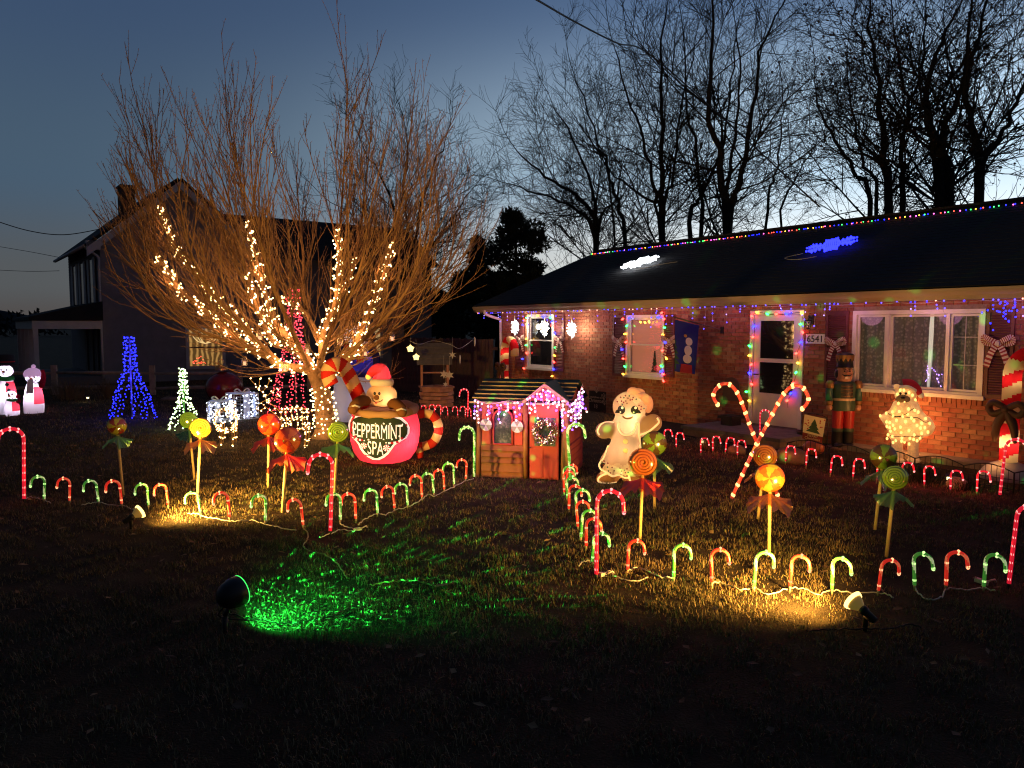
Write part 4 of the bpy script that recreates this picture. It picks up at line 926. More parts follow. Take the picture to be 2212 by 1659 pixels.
lamp('mug_lamp', (c0 + .24, -.22, .40), 15, (1, .88, .86), .03, mug); lamp('mug_lamp', (c0 - .12, -.05, .45), 15, (1, .84, .80), .04, mug); lamp('head_lamp', hc + Vector((.07, -.07, -.03)), 2.3, (1, .78, .55), .02, mug); lamp('hat_lamp', m3(765, 400, -.12), 1.6, (1, .85, .8), .02, mug); lamp('handle_lamp', m3(1425, 1030), 1.1, (1, .85, .7), .01, mug)

# ---- gingerbread girl
z6 = unz(2300, 1450, .3014)
p, rz = place(1352, 1047, .2); girl = thing('inflatable_gingerbread_girl', 'pale glowing gingerbread girl inflatable with a bow, raised hand and sprinkled skirt', 'inflatable', p, rz)
f = local(p, rz); K6 = (f(*z6(700, 900)) - f(*z6(600, 900))).x / 100
def m6(x, y, d=0.0, f=f): return f(*z6(x, y), d)
b = MB(); b.ball(m6(595, 500), (228 * K6, .20, 205 * K6), 20, 14)
b.tube([m6(560, 640), m6(560, 700), m6(565, 830), m6(540, 1000), m6(500, 1180), m6(480, 1270)], [.17, .17, .175, .20, .27, .30], 16)
b.tube([m6(400, 780), m6(330, 800), m6(260, 815)], [.10, .115, .115], 12); b.ball(m6(255, 815), .115, 12, 8)
b.tube([m6(700, 800), m6(800, 760), m6(890, 720)], [.115, .12, .12], 12); b.ball(m6(900, 715), .125, 12, 8)
for pl in (((420, 1270), (330, 1400), (290, 1450)), ((560, 1280), (630, 1400), (640, 1440))):
    b.tube([m6(*q) for q in pl], [.13, .14, .11], 12); b.ball(m6(pl[2][0], pl[2][1]), (.15, .17, .105), 12, 8)
gz = lambda y: m6(600, y).z
def gpaint(c, n):
    if c.z < gz(1385): return 2
    if gz(1385) < c.z < gz(1215) + .02 * math.sin(c.x * 40): return 1
    if c.z > gz(405) + .05 * math.sin(c.x * 30 + 1) - .35 * max(0, c.x - m6(700, 500).x): return 1
    return 0
CREAM_C = cloth('cream_nylon', (.80, .60, .34)); GLINT = mat('eye_glint', (.85, .75, .55), .5, em=(1, .8, .5), es=.5); GTAN = cloth('ginger_nylon', (.66, .43, .25)); GBR = cloth('ginger_foot_nylon', (.46, .22, .075), .4)
me = remesh(b, .022, 5, [GTAN, CREAM_C, GBR], gpaint, 'body'); link('body', me, girl)
def gs(x, z):
    return -.2
from mathutils.bvhtree import BVHTree
def surf_of(me):
    bv = BVHTree.FromPolygons([v.co for v in me.vertices], [tuple(q.vertices) for q in me.polygons])
    def s_(x, z):
        h = bv.ray_cast(Vector((x, -3, z)), Vector((0, 1, 0))); return h[0].y if h[0] is not None else -.1
    return s_
gs = surf_of(me)
for sx, xe in ((-1, 488), (1, 658)):
    q = m6(xe, 525); b = MB(); disc(b, q, 50 * K6, 56 * K6, 0, .012, 18, gs)
    for k in range(3): b.tube([(q.x + sx * 35 * K6, gs(q.x + sx * 30 * K6, q.z - .03) - .012, q.z - .02 * k), (q.x + sx * (65 + 8 * k) * K6, gs(q.x + sx * 55 * K6, q.z - .04) - .012, q.z - .045 - .012 * k + .03)], .007, 4)
    e = b.build('eye', INK, girl)
    b = MB(); disc(b, q + Vector((.012, 0, .030)), .017, .019, 0, .020, 10, gs); disc(b, q + Vector((-.012, 0, -.03)), .011, .011, 0, .020, 10, gs); b.build('glint', GLINT, e)
def on(pts, off, nm, m, r, K_=m6, S=None, par=None):
    S = S or gs; b = MB(); q = [Vector((v.x, S(v.x, v.z) - off, v.z)) for v in smoothpath([K_(x, y) for x, y in pts], 4)]; b.tube(q, r, 5); return b.build(nm, m, par or girl)
on([(500, 608), (530, 632), (570, 638), (610, 630), (635, 612)], .006, 'mouth', mat('brown_smile', (.35, .17, .05), .6), .012)
for y in (930, 1045): b = MB(); q = m6(540, y); b.ball((q.x, gs(q.x, q.z), q.z), (.034, .015, .034), 12, 6); b.build('button', YELP, girl)
ICE = mat('icing_line', (.86, .68, .40), .7, em=(1, .66, .28), es=.62)  # icing emits by itself, standing for lamp light through the skin
on([(455, 690), (450, 760), (490, 830), (560, 850), (640, 820), (690, 700)], .004, 'icing_line', ICE, .014); on([(710, 700), (715, 800), (720, 900), (735, 1050)], .004, 'icing_line', ICE, .016)
on([(720, 860), (830, 820), (930, 740), (975, 690), (950, 640)], .004, 'icing_line', ICE, .014); on([(205, 860), (180, 810), (220, 730), (300, 700), (390, 700)], .004, 'icing_line', ICE, .013)
on([(300, 1350), (210, 1400), (190, 1450), (260, 1475), (420, 1480)], .004, 'icing_line', ICE, .016); on([(320, 1000), (260, 1150), (200, 1240), (230, 1310), (300, 1340), (370, 1385), (450, 1375), (520, 1410), (600, 1400)], .004, 'icing_line', ICE, .014)
on([(585, 1380), (600, 1440), (620, 1490)], .004, 'icing_line', ICE, .015)
rr = random.Random(4); DOT = [mat('sprinkle_red', (.30, .03, .03), .6), mat('sprinkle_green', (.10, .15, .08), .6), mat('sprinkle_brown', (.28, .12, .06), .6)]
b = MB()
for x, y in [(478, 370), (520, 372), (540, 348), (572, 378), (545, 412), (490, 415), (515, 430), (602, 398), (628, 392), (560, 440), (500, 455), (640, 370), (435, 425), (590, 350), (680, 392), (715, 470), (745, 485), (780, 515), (740, 520), (265, 1185), (238, 1205), (272, 1215), (315, 1202), (255, 1245), (228, 1225), (335, 1245), (308, 1275), (368, 1272), (320, 1320), (395, 1315), (345, 1342), (435, 1270), (470, 1255), (490, 1325), (528, 1308), (540, 1342), (575, 1335), (560, 1265), (480, 1378), (520, 1390), (560, 1382)]:
    q = m6(x, y); disc(b, q, 11 * K6, 11 * K6, rr.choice((0, 0, 1, 2)), .006, 8, gs)
o = b.build('sprinkles', DOT, girl); tag(o, kind='stuff')
BOW = mat('peach_nylon', (.78, .36, .18), .7, em=(1, .42, .18), es=.30)  # bow nylon given its own glow in place of a lamp inside
b = MB(); b.ball(m6(655, 325, -.05), (.10, .06, .075), 12, 8, rot=(0, .5, 0)); b.ball(m6(785, 405, -.05), (.10, .06, .08), 12, 8, rot=(0, .6, 0)); b.ball(m6(715, 360, -.08), (.05, .06, .04), 10, 8); b.ball(m6(700, 318, .05), (.10, .04, .06), 12, 8); b.ball(m6(835, 470, .06), (.07, .04, .12), 12, 8)
b.build('bow', BOW, girl)
for q, w_ in ((m6(610, 600, -.09), 2.6), (m6(600, 760, -.06), 2.0), (m6(520, 1100, -.04), 3.0), (m6(480, 1380), .9)): lamp('girl_lamp', q, w_, (1, .82, .62), .03, girl)

# ---- blue coated snowman behind the mug
p, rz = place(765, 912, .4); sn = thing('inflatable_snowman', 'tall white snowman inflatable in a blue coat behind the peppermint mug', 'inflatable', p, rz); f = local(p, rz)
def P_(x, y, d=0): return f(x, y, d)
b = MB(); b.tube([P_(765, 912), P_(765, 880), P_(766, 840), P_(768, 800)], [.40, .48, .46, .42], 20); b.build('body', WHITE_C, sn)
b = MB(); b.tube([P_(768, 812), P_(769, 790), P_(770, 765), P_(772, 748)], [.445, .44, .38, .27], 20); b.build('coat', cloth('blue_nylon', (.06, .045, .42)), sn)
b = MB(); b.ball(P_(775, 726), (.33, .30, .25), 20, 14); b.build('head', WHITE_C, sn)
b = MB(); b.ball(P_(804, 728, -.1), (.08, .12, .14), 12, 8); b.tube(smoothpath([P_(806, 715, 0), P_(780, 703, 0), P_(748, 712, 0)], 4), .03, 6); b.build('earmuff', mat('navy_plush', (.02, .02, .05), .9), sn)
b = MB(); b.tube([P_(756, 724, -.28), P_(744, 722, -.42)], [.05, .01], 8); b.build('nose', mat('carrot', (.55, .14, .04), .7), sn)
b = MB(); b.tube(smoothpath([P_(748, 735, -.26), P_(758, 742, -.3), P_(772, 740, -.31)], 4), .012, 5); b.build('mouth', INK, sn)
b = MB(); b.tube(smoothpath([P_(745, 748, -.22), P_(772, 752, -.32), P_(798, 747, -.2)], 4), .06, 8); b.box(P_(778, 768, -.42), (.16, .04, .3)); b.build('scarf', RED_C, sn)
for pl in (((800, 752), (811, 772), (806, 796)), ((748, 755), (735, 770), (730, 790))): b = MB(); b.tube(smoothpath([P_(*q, -.1) for q in pl], 4), .11, 10); b.build('arm', cloth('navy_nylon', (.03, .025, .17), .3), sn)
lamp('snowman_lamp', P_(768, 775), 5, (.8, .8, 1), .03, sn); lamp('snowman_lamp', P_(768, 870), 5, (.75, .68, 1), .03, sn); lamp('snowman_lamp', P_(775, 726), 2, (.8, .75, 1), .03, sn)

# ---- snowman family at the left edge
p, rz = place(40, 896, .3); fam = thing('inflatable_snowman_family', 'white glowing snowman family inflatable with red vests at the left edge', 'inflatable', p, rz); f = local(p, rz)
def P_(x, y, d=0): return f(x, y, d)
kf = (P_(100, 850) - P_(0, 850)).x / 100
def snowman(nm, cx, ytop, ybot, w, vest, d):
    h = ybot - ytop
    b = MB(); b.tube([P_(cx, ybot, d), P_(cx, ybot - h * .12, d), P_(cx - 1, ybot - h * .4, d), P_(cx - 2, ybot - h * .62, d)], [w * .9 * kf, w * 1.05 * kf, w * .92 * kf, w * .62 * kf], 28)
    b2 = MB(); q_ = [P_(cx - 2 * j / 11, ybot - h * .62 * j / 11, d) for j in range(12)]; b2.tube(q_, [w * kf * (.9 + .5 * (j / 11) - .78 * (j / 11) ** 2) for j in range(12)], 28)
    for i_, fc in enumerate(b2.f):
        cc = sum((Vector(b2.v[v_]) for v_ in fc), Vector()) / len(fc); rel_ = cc - P_(cx, ybot, d)
        if vest and vest[0] < rel_.z / (h * kf) < vest[1] and rel_.x > vest[2] * w * kf: b2.m[i_] = 1
    bd = b2.build('snowman_body', [WHITE_C, RED_C], fam)
    hy = ybot - h * .74; b = MB(); b.ball(P_(cx - 3, hy, d - .02), (w * .72 * kf, w * .66 * kf, w * .62 * kf), 18, 12); hd = b.build('snowman_head', WHITE_C, fam)
    r = w * .66 * kf
    for ex in (-7, 3): b = MB(); b.ball(P_(cx + ex * w / 22 - 3, hy - 2, d - .02 - r * .93), .022, 8, 6); b.build('eye', INK, hd)
    b = MB(); b.tube([P_(cx - 6, hy + 2, d - r * .9), P_(cx - 10, hy + 1, d - r * 1.35)], [.035, .008], 6); b.build('nose', mat('carrot', (.5, .1, .04)), hd)
    b = MB()
    for k in range(5): b.ball(P_(cx - 9 + k * 3, hy + 6 + (2 - abs(k - 2)) * 1.3, d - r * .92), .012, 6, 4)
    b.build('smile', INK, hd)
    return bd, hd, hy
bd, hd, hy = snowman('', 14, 768, 896, 25, (.38, .66, .1), .15)
b = MB(); q = P_(12, hy - 12, .13); b.lathe([(.30, 0), (.30, .025), (.2, .03), (.19, .26), (0, .27)], 18, q); b.build('top_hat', mat('black_felt', (.015, .012, .014), .8), hd)
b = MB(); b.lathe([(.198, .05), (.198, .10)], 18, q); b.build('hat_ribbon', RED_C, hd)
b = MB(); b.tube(smoothpath([P_(-5, hy + 15, -.05), P_(12, hy + 18, -.12), P_(29, hy + 15, -.05)], 4), .05, 8); b.build('scarf', cloth('green_nylon', (.08, .5, .15)), bd)
for x in (15, 19): b = MB(); b.box(P_(x, 831 + (x - 15) * 3, -.13), (.07, .03, .07), rot=(0, .6, 0)); b.build('coal_button', INK, bd)
b = MB(); b.tube([P_(2, 825, 0), P_(-14, 815, 0), P_(-30, 800, 0)], [.07, .06, .09], 8); b.build('arm', WHITE_C, bd)
bd, hd, hy = snowman('', 74, 788, 896, 24, (.26, .66, .02), .0)
b = MB(); q = P_(71, hy - 5, -.02); b.lathe([(.19, -.02), (.20, .05), (.17, .12), (.08, .18), (0, .19)], 16, q); b.ball(q + Vector((.02, 0, .22)), .05, 8, 6); b.build('knit_hat', mat('lilac_nylon', (.7, .5, .66), .8, em=(.9, .5, .9), es=.35), hd)  # knit hat given its own glow in place of a lamp inside
b = MB(); b.tube(smoothpath([P_(90, 800, -.05), P_(94, 815, -.1), P_(91, 832, -.16)], 4), .055, 8); b.ball(P_(90, 832, -.16), .07, 8, 6); b.build('arm', cloth('maroon_nylon', (.42, .02, .05), .4), bd)
b = MB(); b.tube([P_(66, 820, -.2), P_(64, 850, -.23)], [.06, .07], 8); b.build('scarf', WHITE_C, bd)
bd, hd, hy = snowman('', 27, 838, 897, 17, (.2, .62, .05), -.35)
b = MB(); b.tube(smoothpath([P_(16, hy + 10, -.5), P_(26, hy + 12, -.56), P_(36, hy + 10, -.5)], 4), .03, 8); b.build('scarf', cloth('green_nylon', (.08, .5, .15)), bd)
b = MB(); b.ball(P_(39, hy + 3, -.4), .05, 8, 6); b.ball(P_(40, hy + 14, -.45), .05, 8, 6); b.build('mittens', cloth('maroon_nylon', (.42, .02, .05), .4), bd)
for q, w_ in ((P_(14, 850, .15), 14), (P_(11, 800, .13), 7), (P_(74, 850, 0), 15), (P_(71, 811, -.02), 5), (P_(27, 880, -.35), 3.5), (P_(24, 853, -.37), 3.5)): lamp('family_lamp', q, w_, (.82, .72, 1), .03, fam)

# ---- dark red ball ornament
p, rz = place(485, 876, .5); bo = thing('giant_ball_ornament', 'giant dark red ball ornament with a gold cap behind the lit presents', 'ornament', p, rz); f = local(p, rz); c = f(485, 838)
b = MB(); r = (f(527, 838) - f(443, 838)).x / 2; b.ball((c.x, 0, r * .88), (r, r, r * .9), 28, 18); b.build('ball', mat('ornament_red', (.16, .012, .014), .22, var=.2, vs=3), bo)
b = MB(); q = f(478, 790); b.lathe([(.16, -.1), (.17, .02), (.05, .04), (0, .05)], 16, (q.x, 0, q.z - .02)); b.tube([(q.x + .07 * math.cos(a), 0, q.z + .1 + .07 * math.sin(a)) for a in [k * .4 for k in range(-1, 10)]], .014, 6); b.build('cap', mat('ornament_gold', (.55, .28, .12), .35, .8), bo)

# ---- playhouse
A_ = G(1028, 1029); B_ = G(1226, 1039.5); pd = (B_ - A_); PW = pd.length; prz = math.atan2(pd.y, pd.x)
ph = thing('playhouse', 'childs plastic playhouse with a red door, plank siding and a dark shingled roof', 'playhouse', A_, prz); f = local(A_, prz)
z4 = unz(1800, 1400, .3315)
def m4(x, y, d=0.0, f=f): return f(*z4(x, y), d)
PD = 1.25
ez = m4(300, 530).z; rz_ = m4(900, 285, PD * .5).z
PRED = mat('playhouse_red', (.42, .05, .045), .5, var=.1, vs=6); PPINK = mat('playhouse_wall', (.38, .07, .065), .55, var=.15, vs=6); PPLANK = mat('playhouse_plank', (.23, .07, .028), .55, var=.2, vs=8); PLOG = mat('playhouse_log', (.30, .13, .05), .6, var=.25, vs=8); PSH = mat('playhouse_shingle', (.030, .055, .045), .6, var=.3, vs=8); PEDGE = mat('shingle_edge', (.36, .26, .13), .6)
dx0, dx1 = m4(832, 1000).x, m4(1232, 1000).x; wx0, wx1 = m4(425, 850).x, m4(655, 850).x; wz0, wz1 = m4(540, 1055).z, m4(540, 640).z
b = MB(); b.bb((.04, .03, 0), (wx0, .06, ez)); b.bb((wx0, .03, 0), (wx1, .06, wz0)); b.bb((wx0, .03, wz1), (wx1, .06, ez)); b.bb((wx1, .03, 0), (dx0, .06, ez)); b.bb((dx1, .03, 0), (PW - .03, .06, ez)); b.bb((dx0, .03, ez - .12), (dx1, .06, ez))
b.bb((.04, PD - .05, 0), (PW - .03, PD, ez)); b.bb((.04, .06, 0), (.08, PD - .05, ez)); b.bb((PW - .07, .06, 0), (PW - .03, PD - .05, ez))
b.add([(.05, .03, ez), (.05, PD, ez), (.05, PD / 2, rz_ - .03)], [(0, 1, 2)]); b.add([(PW - .04, .03, ez), (PW - .04, PD, ez), (PW - .04, PD / 2, rz_ - .03)], [(0, 1, 2)])
wl = b.build('wall', PPINK, ph)
pzs = [m4(500, y).z for y in (1450, 1380, 1275, 1205, 1130, 1060)]
for za, zb2 in zip(pzs[:-1], pzs[1:]): MB().add([(.08, -.012, za + .004), (dx0 - .05, -.012, za + .004), (dx0 - .05, .012, zb2 - .004), (.08, .012, zb2 - .004), (.08, .028, za + .004), (dx0 - .05, .028, za + .004), (dx0 - .05, .028, zb2 - .004), (.08, .028, zb2 - .004)], [(0, 1, 2, 3), (0, 4, 5, 1), (3, 2, 6, 7), (0, 3, 7, 4), (1, 5, 6, 2)]).build('plank', PPLANK, ph)
for za, zb2 in zip(pzs[:-1], pzs[1:]): MB().bb((PW - .03, .08, za + .004), (PW - .002, PD - .06, zb2 - .004)).build('plank', PPINK, ph)
for x in (.03, dx0 - .035, dx1 + .03, PW - .02): b = MB(); b.tube([(x, .02, 0), (x + .006, .016, ez * .5), (x, .02, ez - .01)], [.036, .032, .034], 8); b.build('corner_log', PLOG, ph)
# window
b = MB(); n = 12; arch = [(lerp(wx0, wx1, .5) + (wx1 - wx0) / 2 * math.cos(a), wz1 - (wx1 - wx0) / 2 + (wx1 - wx0) / 2 * math.sin(a)) for a in [math.pi * k / n for k in range(n + 1)]]
path = [Vector((wx1, .015, wz0))] + [Vector((x, .015, z)) for x, z in arch] + [Vector((wx0, .015, wz0)), Vector((wx1, .015, wz0))]
b.tube(path, .018, 6); wf = b.build('window', PRED, ph)
b = MB(); b.add([(wx0, .025, wz0), (wx1, .025, wz0)] + [(x, .025, z) for x, z in arch], [tuple(range(n + 3))]); 
PGL = noise_mat('window_scene_print', (.015, .02, .03), (.06, .08, .08), (.30, .32, .30), 7, .25, .0); b.build('pane', PGL, wf)
for k in (0, 1):
    x0, x1 = ((.09, wx0 - .03), (wx1 + .03, dx0 - .07))[k]; b = MB(); r = (x1 - x0) / 2; pg = [(x0, wz0), (x1, wz0)] + [((x0 + x1) / 2 + r * math.cos(a), wz1 - .1 + r * math.sin(a)) for a in [math.pi * j / 8 for j in range(9)]]; b.prism(pg, .005, .03); b.build('shutter', PRED, ph)
# door
b = MB(); ztop = m4(1040, 480).z; r = (dx1 - dx0) / 2 - .035; cx = (dx0 + dx1) / 2; zs_ = ztop - r * .75
b.prism([(cx - r, .01), (cx + r, .01)] + [(cx + r * math.cos(a), zs_ + r * .75 * math.sin(a)) for a in [math.pi * j / 14 for j in range(15)]], -.005, .035); dr = b.build('door', PRED, ph)
for (xa, xb, ya, yb) in ((905, 1020, 1110, 1440), (1050, 1190, 1110, 1440)): q0, q1 = m4(xa, yb), m4(xb, ya); MB().bb((q0.x, -.014, q0.z), (q1.x, -.0052, q1.z)).build('door_panel', PRED, dr)
q0, q1 = m4(920, 1070), m4(1170, 740); MB().bb((q0.x, -.012, q0.z), (q1.x, -.0055, q1.z)).build('door_window', PGL, dr)
b = MB()
for j in range(7): a = math.pi * (j + .5) / 7; b.tube([(cx + .05 * math.cos(a), -.008, zs_ + .04 * math.sin(a)), (cx + r * .8 * math.cos(a), -.008, zs_ + r * .6 * math.sin(a))], .006, 4)
b.build('sunburst', PRED, dr)
q = m4(868, 1090); b = MB(); b.ball((q.x, -.025, q.z), .014, 8, 6); b.build('handle', mat('knob', (.05, .03, .02), .4), dr)
# roof with shingle courses and dormer gable over the door
ra, rb = -.06, PW + .05; yr0, yr1 = -.10, PD / 2
rows_ = 6
for i in range(rows_):
    t0, t1 = i / rows_, (i + 1) / rows_; za, zb2 = lerp(ez - .03, rz_, t0), lerp(ez - .03, rz_, t1); ya, yb = lerp(yr0, yr1, t0), lerp(yr0, yr1, t1)
    c_ = MB(); c_.add([(ra, ya, za + .022), (rb, ya, za + .022), (rb, yb, zb2 + .004), (ra, yb, zb2 + .004)], [(0, 1, 2, 3)], 0); c_.add([(ra, ya, za - .004), (rb, ya, za - .004), (rb, ya, za + .022), (ra, ya, za + .022)], [(0, 1, 2, 3)], 1); c_.build('shingle_course', [PSH, PEDGE], ph)
b = MB(); b.add([(ra, PD + .1, ez - .03), (rb, PD + .1, ez - .03), (rb, yr1, rz_ + .01), (ra, yr1, rz_ + .01), (ra, yr0, ez - .036), (rb, yr0, ez - .036)], [(0, 1, 2, 3), (4, 5, 1, 0)]); b.build('rear_roof', PSH, ph)
pk = m4(1040, 325, -.12); gl, gr_ = m4(780, 535, -.12), m4(1325, 540, -.12)
slope = (yr1 - yr0) / (rz_ - ez + .03)
yb_p = yr0 + (pk.z - (ez - .03)) * slope + .05
for sgn, e in ((0, gl), (1, gr_)):
    b = MB(); v = [(e.x, -.13, e.z), (pk.x, -.13, pk.z), (pk.x, yb_p, pk.z), (e.x, yr0 + .05, e.z)]; v2 = [(x, y, z - .03) for x, y, z in v]
    b.add(v + v2, [(0, 1, 2, 3), (7, 6, 5, 4), (0, 4, 5, 1)], [0, 0, 1]); b.build('dormer_roof', [PSH, PEDGE], ph)
    b = MB(); a = Vector((e.x, -.145, e.z - .005)); c = Vector((pk.x, -.145, pk.z - .005)); dn = Vector((0, 0, -.05)); b.add([a, c, c + dn, a + dn, a + Vector((0, .03, 0)), c + Vector((0, .03, 0)), c + dn + Vector((0, .03, 0)), a + dn + Vector((0, .03, 0))], [(0, 1, 2, 3), (7, 6, 5, 4), (3, 2, 6, 7), (0, 4, 5, 1)]); b.build('barge_board', mat('playhouse_trim', (.45, .30, .16), .6), ph)
b = MB(); b.add([(gl.x + .03, -.02, gl.z - .01), (gr_.x - .03, -.02, gr_.z - .01), (pk.x, -.02, pk.z - .04)], [(0, 1, 2)]); b.build('dormer_front', PPINK, ph)

# ---- wishing well
p, rz = place(943, 881, .35); wl_ = thing('wishing_well', 'wooden wishing well with a shingled roof and stacked block base by the fence', 'well', p, rz); f = local(p, rz)
def P_(x, y, d=0): return f(x, y, d)
BLK = mat('stacked_timber', (.42, .20, .14), .85, var=.3, vs=5, bump=.5, bs=25); DW = mat('weathered_board', (.10, .085, .08), .9, var=.3, vs=6, bump=.4, bs=30)
zr = P_(943, 837).z; r = .36; cw = P_(943, 860).x
for row_ in range(5):
    for k in range(6):
        a = (k + .5 * (row_ % 2)) * math.pi / 3 + .2; h = zr / 5; MB().box((cw + r * .92 * math.cos(a), r * .92 * math.sin(a), h * (row_ + .5)), (.13, .46, h - .014), rot=(0, 0, a)).build('block', BLK, wl_)
for k in range(6): a = k * math.pi / 3 + .2; MB().box((cw + r * .95 * math.cos(a), r * .95 * math.sin(a), zr + .02), (.17, .5, .04), rot=(0, 0, a)).build('rim_board', BLK, wl_)
for x in (911, 967): q = P_(x, 810); MB().box((q.x, 0, (zr + P_(x, 770).z) / 2), (.06, .06, P_(x, 770).z - zr + .1)).build('post', BLK, wl_)
b = MB(); b.tube([P_(911, 805), P_(967, 805)], .025, 6); b.build('windlass', BLK, wl_)
x0, x1 = P_(901, 765).x, P_(976, 765).x; zt_, zb2 = P_(943, 741).z, P_(943, 790).z
for sg_ in (-1, 1):
    for i in range(4):
        t0, t1 = i / 4, (i + 1) / 4; b = MB(); ya, yb = sg_ * lerp(.42, .0, t0), sg_ * lerp(.42, .0, t1); za, zc = lerp(zb2 + .05, zt_, t0), lerp(zb2 + .05, zt_, t1)
        b.add([(x0, ya, za + .02), (x1, ya, za + .02), (x1, yb, zc + .004), (x0, yb, zc + .004), (x0, ya, za - .01), (x1, ya, za - .01), (x1, yb, zc - .01), (x0, yb, zc - .01)], [(0, 1, 2, 3), (4, 5, 1, 0), (7, 6, 5, 4), (1, 5, 6, 2), (3, 7, 4, 0)]); b.build('roof_board', DW, wl_)
# ================================================================ CANDY CANE LIGHTS
def tubemat(name, col, e):
    m = mat(name, col, .25, em=col, es=e); return m
CR = tubemat('cane_red', (.85, .035, .02), .50); CRW = tubemat('cane_red_clear', (.90, .16, .07), .50)
CG = tubemat('cane_green', (.10, .46, .06), .26); CGW = tubemat('cane_green_clear', (.62, .80, .36), .46)
RR = tubemat('rope_red', (.85, .015, .04), .62)
BRED = glow('cane_bulb_red', (1, .36, .16), 2.4); BGRN = glow('cane_bulb_green', (.55, 1, .28), 1.8); BROSE = glow('rope_bulb', (1, .26, .24), 2.6)
STK = mat('clear_stake', (.35, .27, .17), .4); STKB = mat('black_stake', (.012, .012, .012), .5)
def canepath(H, hw, drop, n=10):
    r = hw / 2; pts = [Vector((0, 0, z)) for z in np.linspace(.05, H - r, 9)]
    for k in range(1, n + 1): a = math.pi * (1 - k / n); pts.append(Vector((r + r * math.cos(a), 0, H - r + r * math.sin(a))))
    pts.append(Vector((hw + .006, 0, H - r - drop))); return pts
def arcpts(pts, cnt, start=.06):
    ls = [0]
    for a, c in zip(pts, pts[1:]): ls.append(ls[-1] + (c - a).length)
    out = []
    for k in range(cnt):
        d = lerp(start, ls[-1] - .008, k / (cnt - 1))
        for i in range(len(pts) - 1):
            if ls[i + 1] >= d: out.append(pts[i].lerp(pts[i + 1], (d - ls[i]) / (ls[i + 1] - ls[i] + 1e-9))); break
    return out
def make_cane(name, H, hw, drop, r, mats, bulbm, nb, rb, stripe):
    pts = canepath(H, hw, drop); t0 = [pts[0]]
    for a, c in zip(pts, pts[1:]):
        k = max(1, int((c - a).length / .02))
        for i in range(1, k + 1): t0.append(a.lerp(c, i / k))
    return dict(tube=MB().tube(t0, r, 8, mf=lambda i, k: (1 if ((i * stripe + k) // 3) % 3 == 0 else 0) if stripe else 0).mesh('tube', mats),
                stake=MB().tube([(0, 0, -.06), (0, 0, .0)], .006, 5).tube([(0, 0, 0), (0, 0, .055)], [.007, r * .9], 6).mesh('stake', STK if H < .5 else STKB),
                bulb=MB().ball((0, 0, 0), (rb, rb, rb * 1.5), 7, 5).mesh('bulb', bulbm), pos=arcpts(t0, nb, .04), name=name)
SR = make_cane('small_candy_cane', .315, .135, .045, .0140, [CR, CRW], BRED, 4, .0152, 1); SG = make_cane('small_candy_cane', .315, .135, .045, .0140, [CG, CGW], BGRN, 4, .0152, 1)
BRR = make_cane('small_candy_cane', .27, .115, .05, .0095, [RR, CR], BROSE, 5, .0110, 0)
TR = make_cane('tall_candy_cane', .77, .22, .07, .0170, [RR, CR], BROSE, 14, .0178, 0); TG = make_cane('tall_candy_cane', .75, .215, .07, .018, [CG, CGW], BGRN, 16, .0185, 1)
rc = random.Random(17); FIRST = {}
def put_cane(D, x, y, right, label, group, sc_=1.0):
    p = G(x, y); rz = facing(p) + rc.uniform(-.32, .32) + (0 if right else math.pi)
    t = thing(D['name'], label, 'candy cane light', p, rz, group); t.scale = (sc_ * rc.uniform(.94, 1.06),) * 3
    t.rotation_euler = (rc.uniform(-.09, .09), rc.uniform(-.09, .09), rz)
    link('tube', D['tube'], t); link('stake', D['stake'], t)
    for q in D['pos']: link('bulb', D['bulb'], t, q)
    if D is BRR: lamp('cane_glow', p + Vector((0, 0, .2)), .9, (1, .10, .05), .05)
    elif D['name'][0] == 't': lamp('cane_glow', p + Vector((0, 0, .35)), .8, (1, .08, .08) if D is TR else (.4, 1, .3), .08)
    return t
gp = 'candy cane lights edging the left lawn'
put_cane(TR, 52, 1088, 0, 'tall red candy cane light at the left end of the front row', gp, 1.12)
rowL = [('g', 95, 1087), ('r', 150, 1090), ('g', 214, 1092), ('r', 264, 1097), ('g', 321, 1100), ('r', 364, 1100), ('g', 434, 1120), ('r', 497, 1127), ('g', 573, 1134), ('r', 656, 1144)]
for i, (c, x, y) in enumerate(rowL): put_cane(SR if c == 'r' else SG, x, y, 0, f'small {"red" if c == "r" else "green"} candy cane light, {ORD[i]} right of the far left tall red cane', gp)
put_cane(TR, 713, 1158, 0, 'tall red candy cane light at the front left corner before the dark path', gp, 1.03)
diag = [('g', 735, 1133), ('r', 769, 1130), ('g', 816, 1117), ('r', 853, 1106), ('g', 881, 1099), ('r', 912, 1082), ('g', 938, 1073), ('r', 960, 1064), ('g', 981, 1054), ('r', 1006, 1041)]
for i, (c, x, y) in enumerate(diag): put_cane(SR if c == 'r' else SG, x, y, 0, f'small {"red" if c == "r" else "green"} candy cane light, {ORD[i]} from the corner tall cane towards the playhouse', gp)
put_cane(TG, 1024, 1037, 0, 'tall green candy cane light at the left front corner of the playhouse', gp)
gp = 'candy cane lights edging the right lawn'
put_cane(TG, 1233, 1045, 1, 'tall green candy cane light at the right front corner of the playhouse', gp, 1.02)
col = [('r', 1223, 1053), ('g', 1221, 1061), ('r', 1219, 1071), ('g', 1225, 1084), ('r', 1229, 1108), ('g', 1246, 1123), ('r', 1249, 1147), ('g', 1254, 1171), ('r', 1266, 1190), ('g', 1279, 1224)]
for i, (c, x, y) in enumerate(col): put_cane(SR if c == 'r' else SG, x, y, 1, f'small {"red" if c == "r" else "green"} candy cane light, {ORD[i]} out from the playhouse along the path', gp)
put_cane(TR, 1288, 1252, 1, 'tall red candy cane light at the front right corner of the dark path', gp)
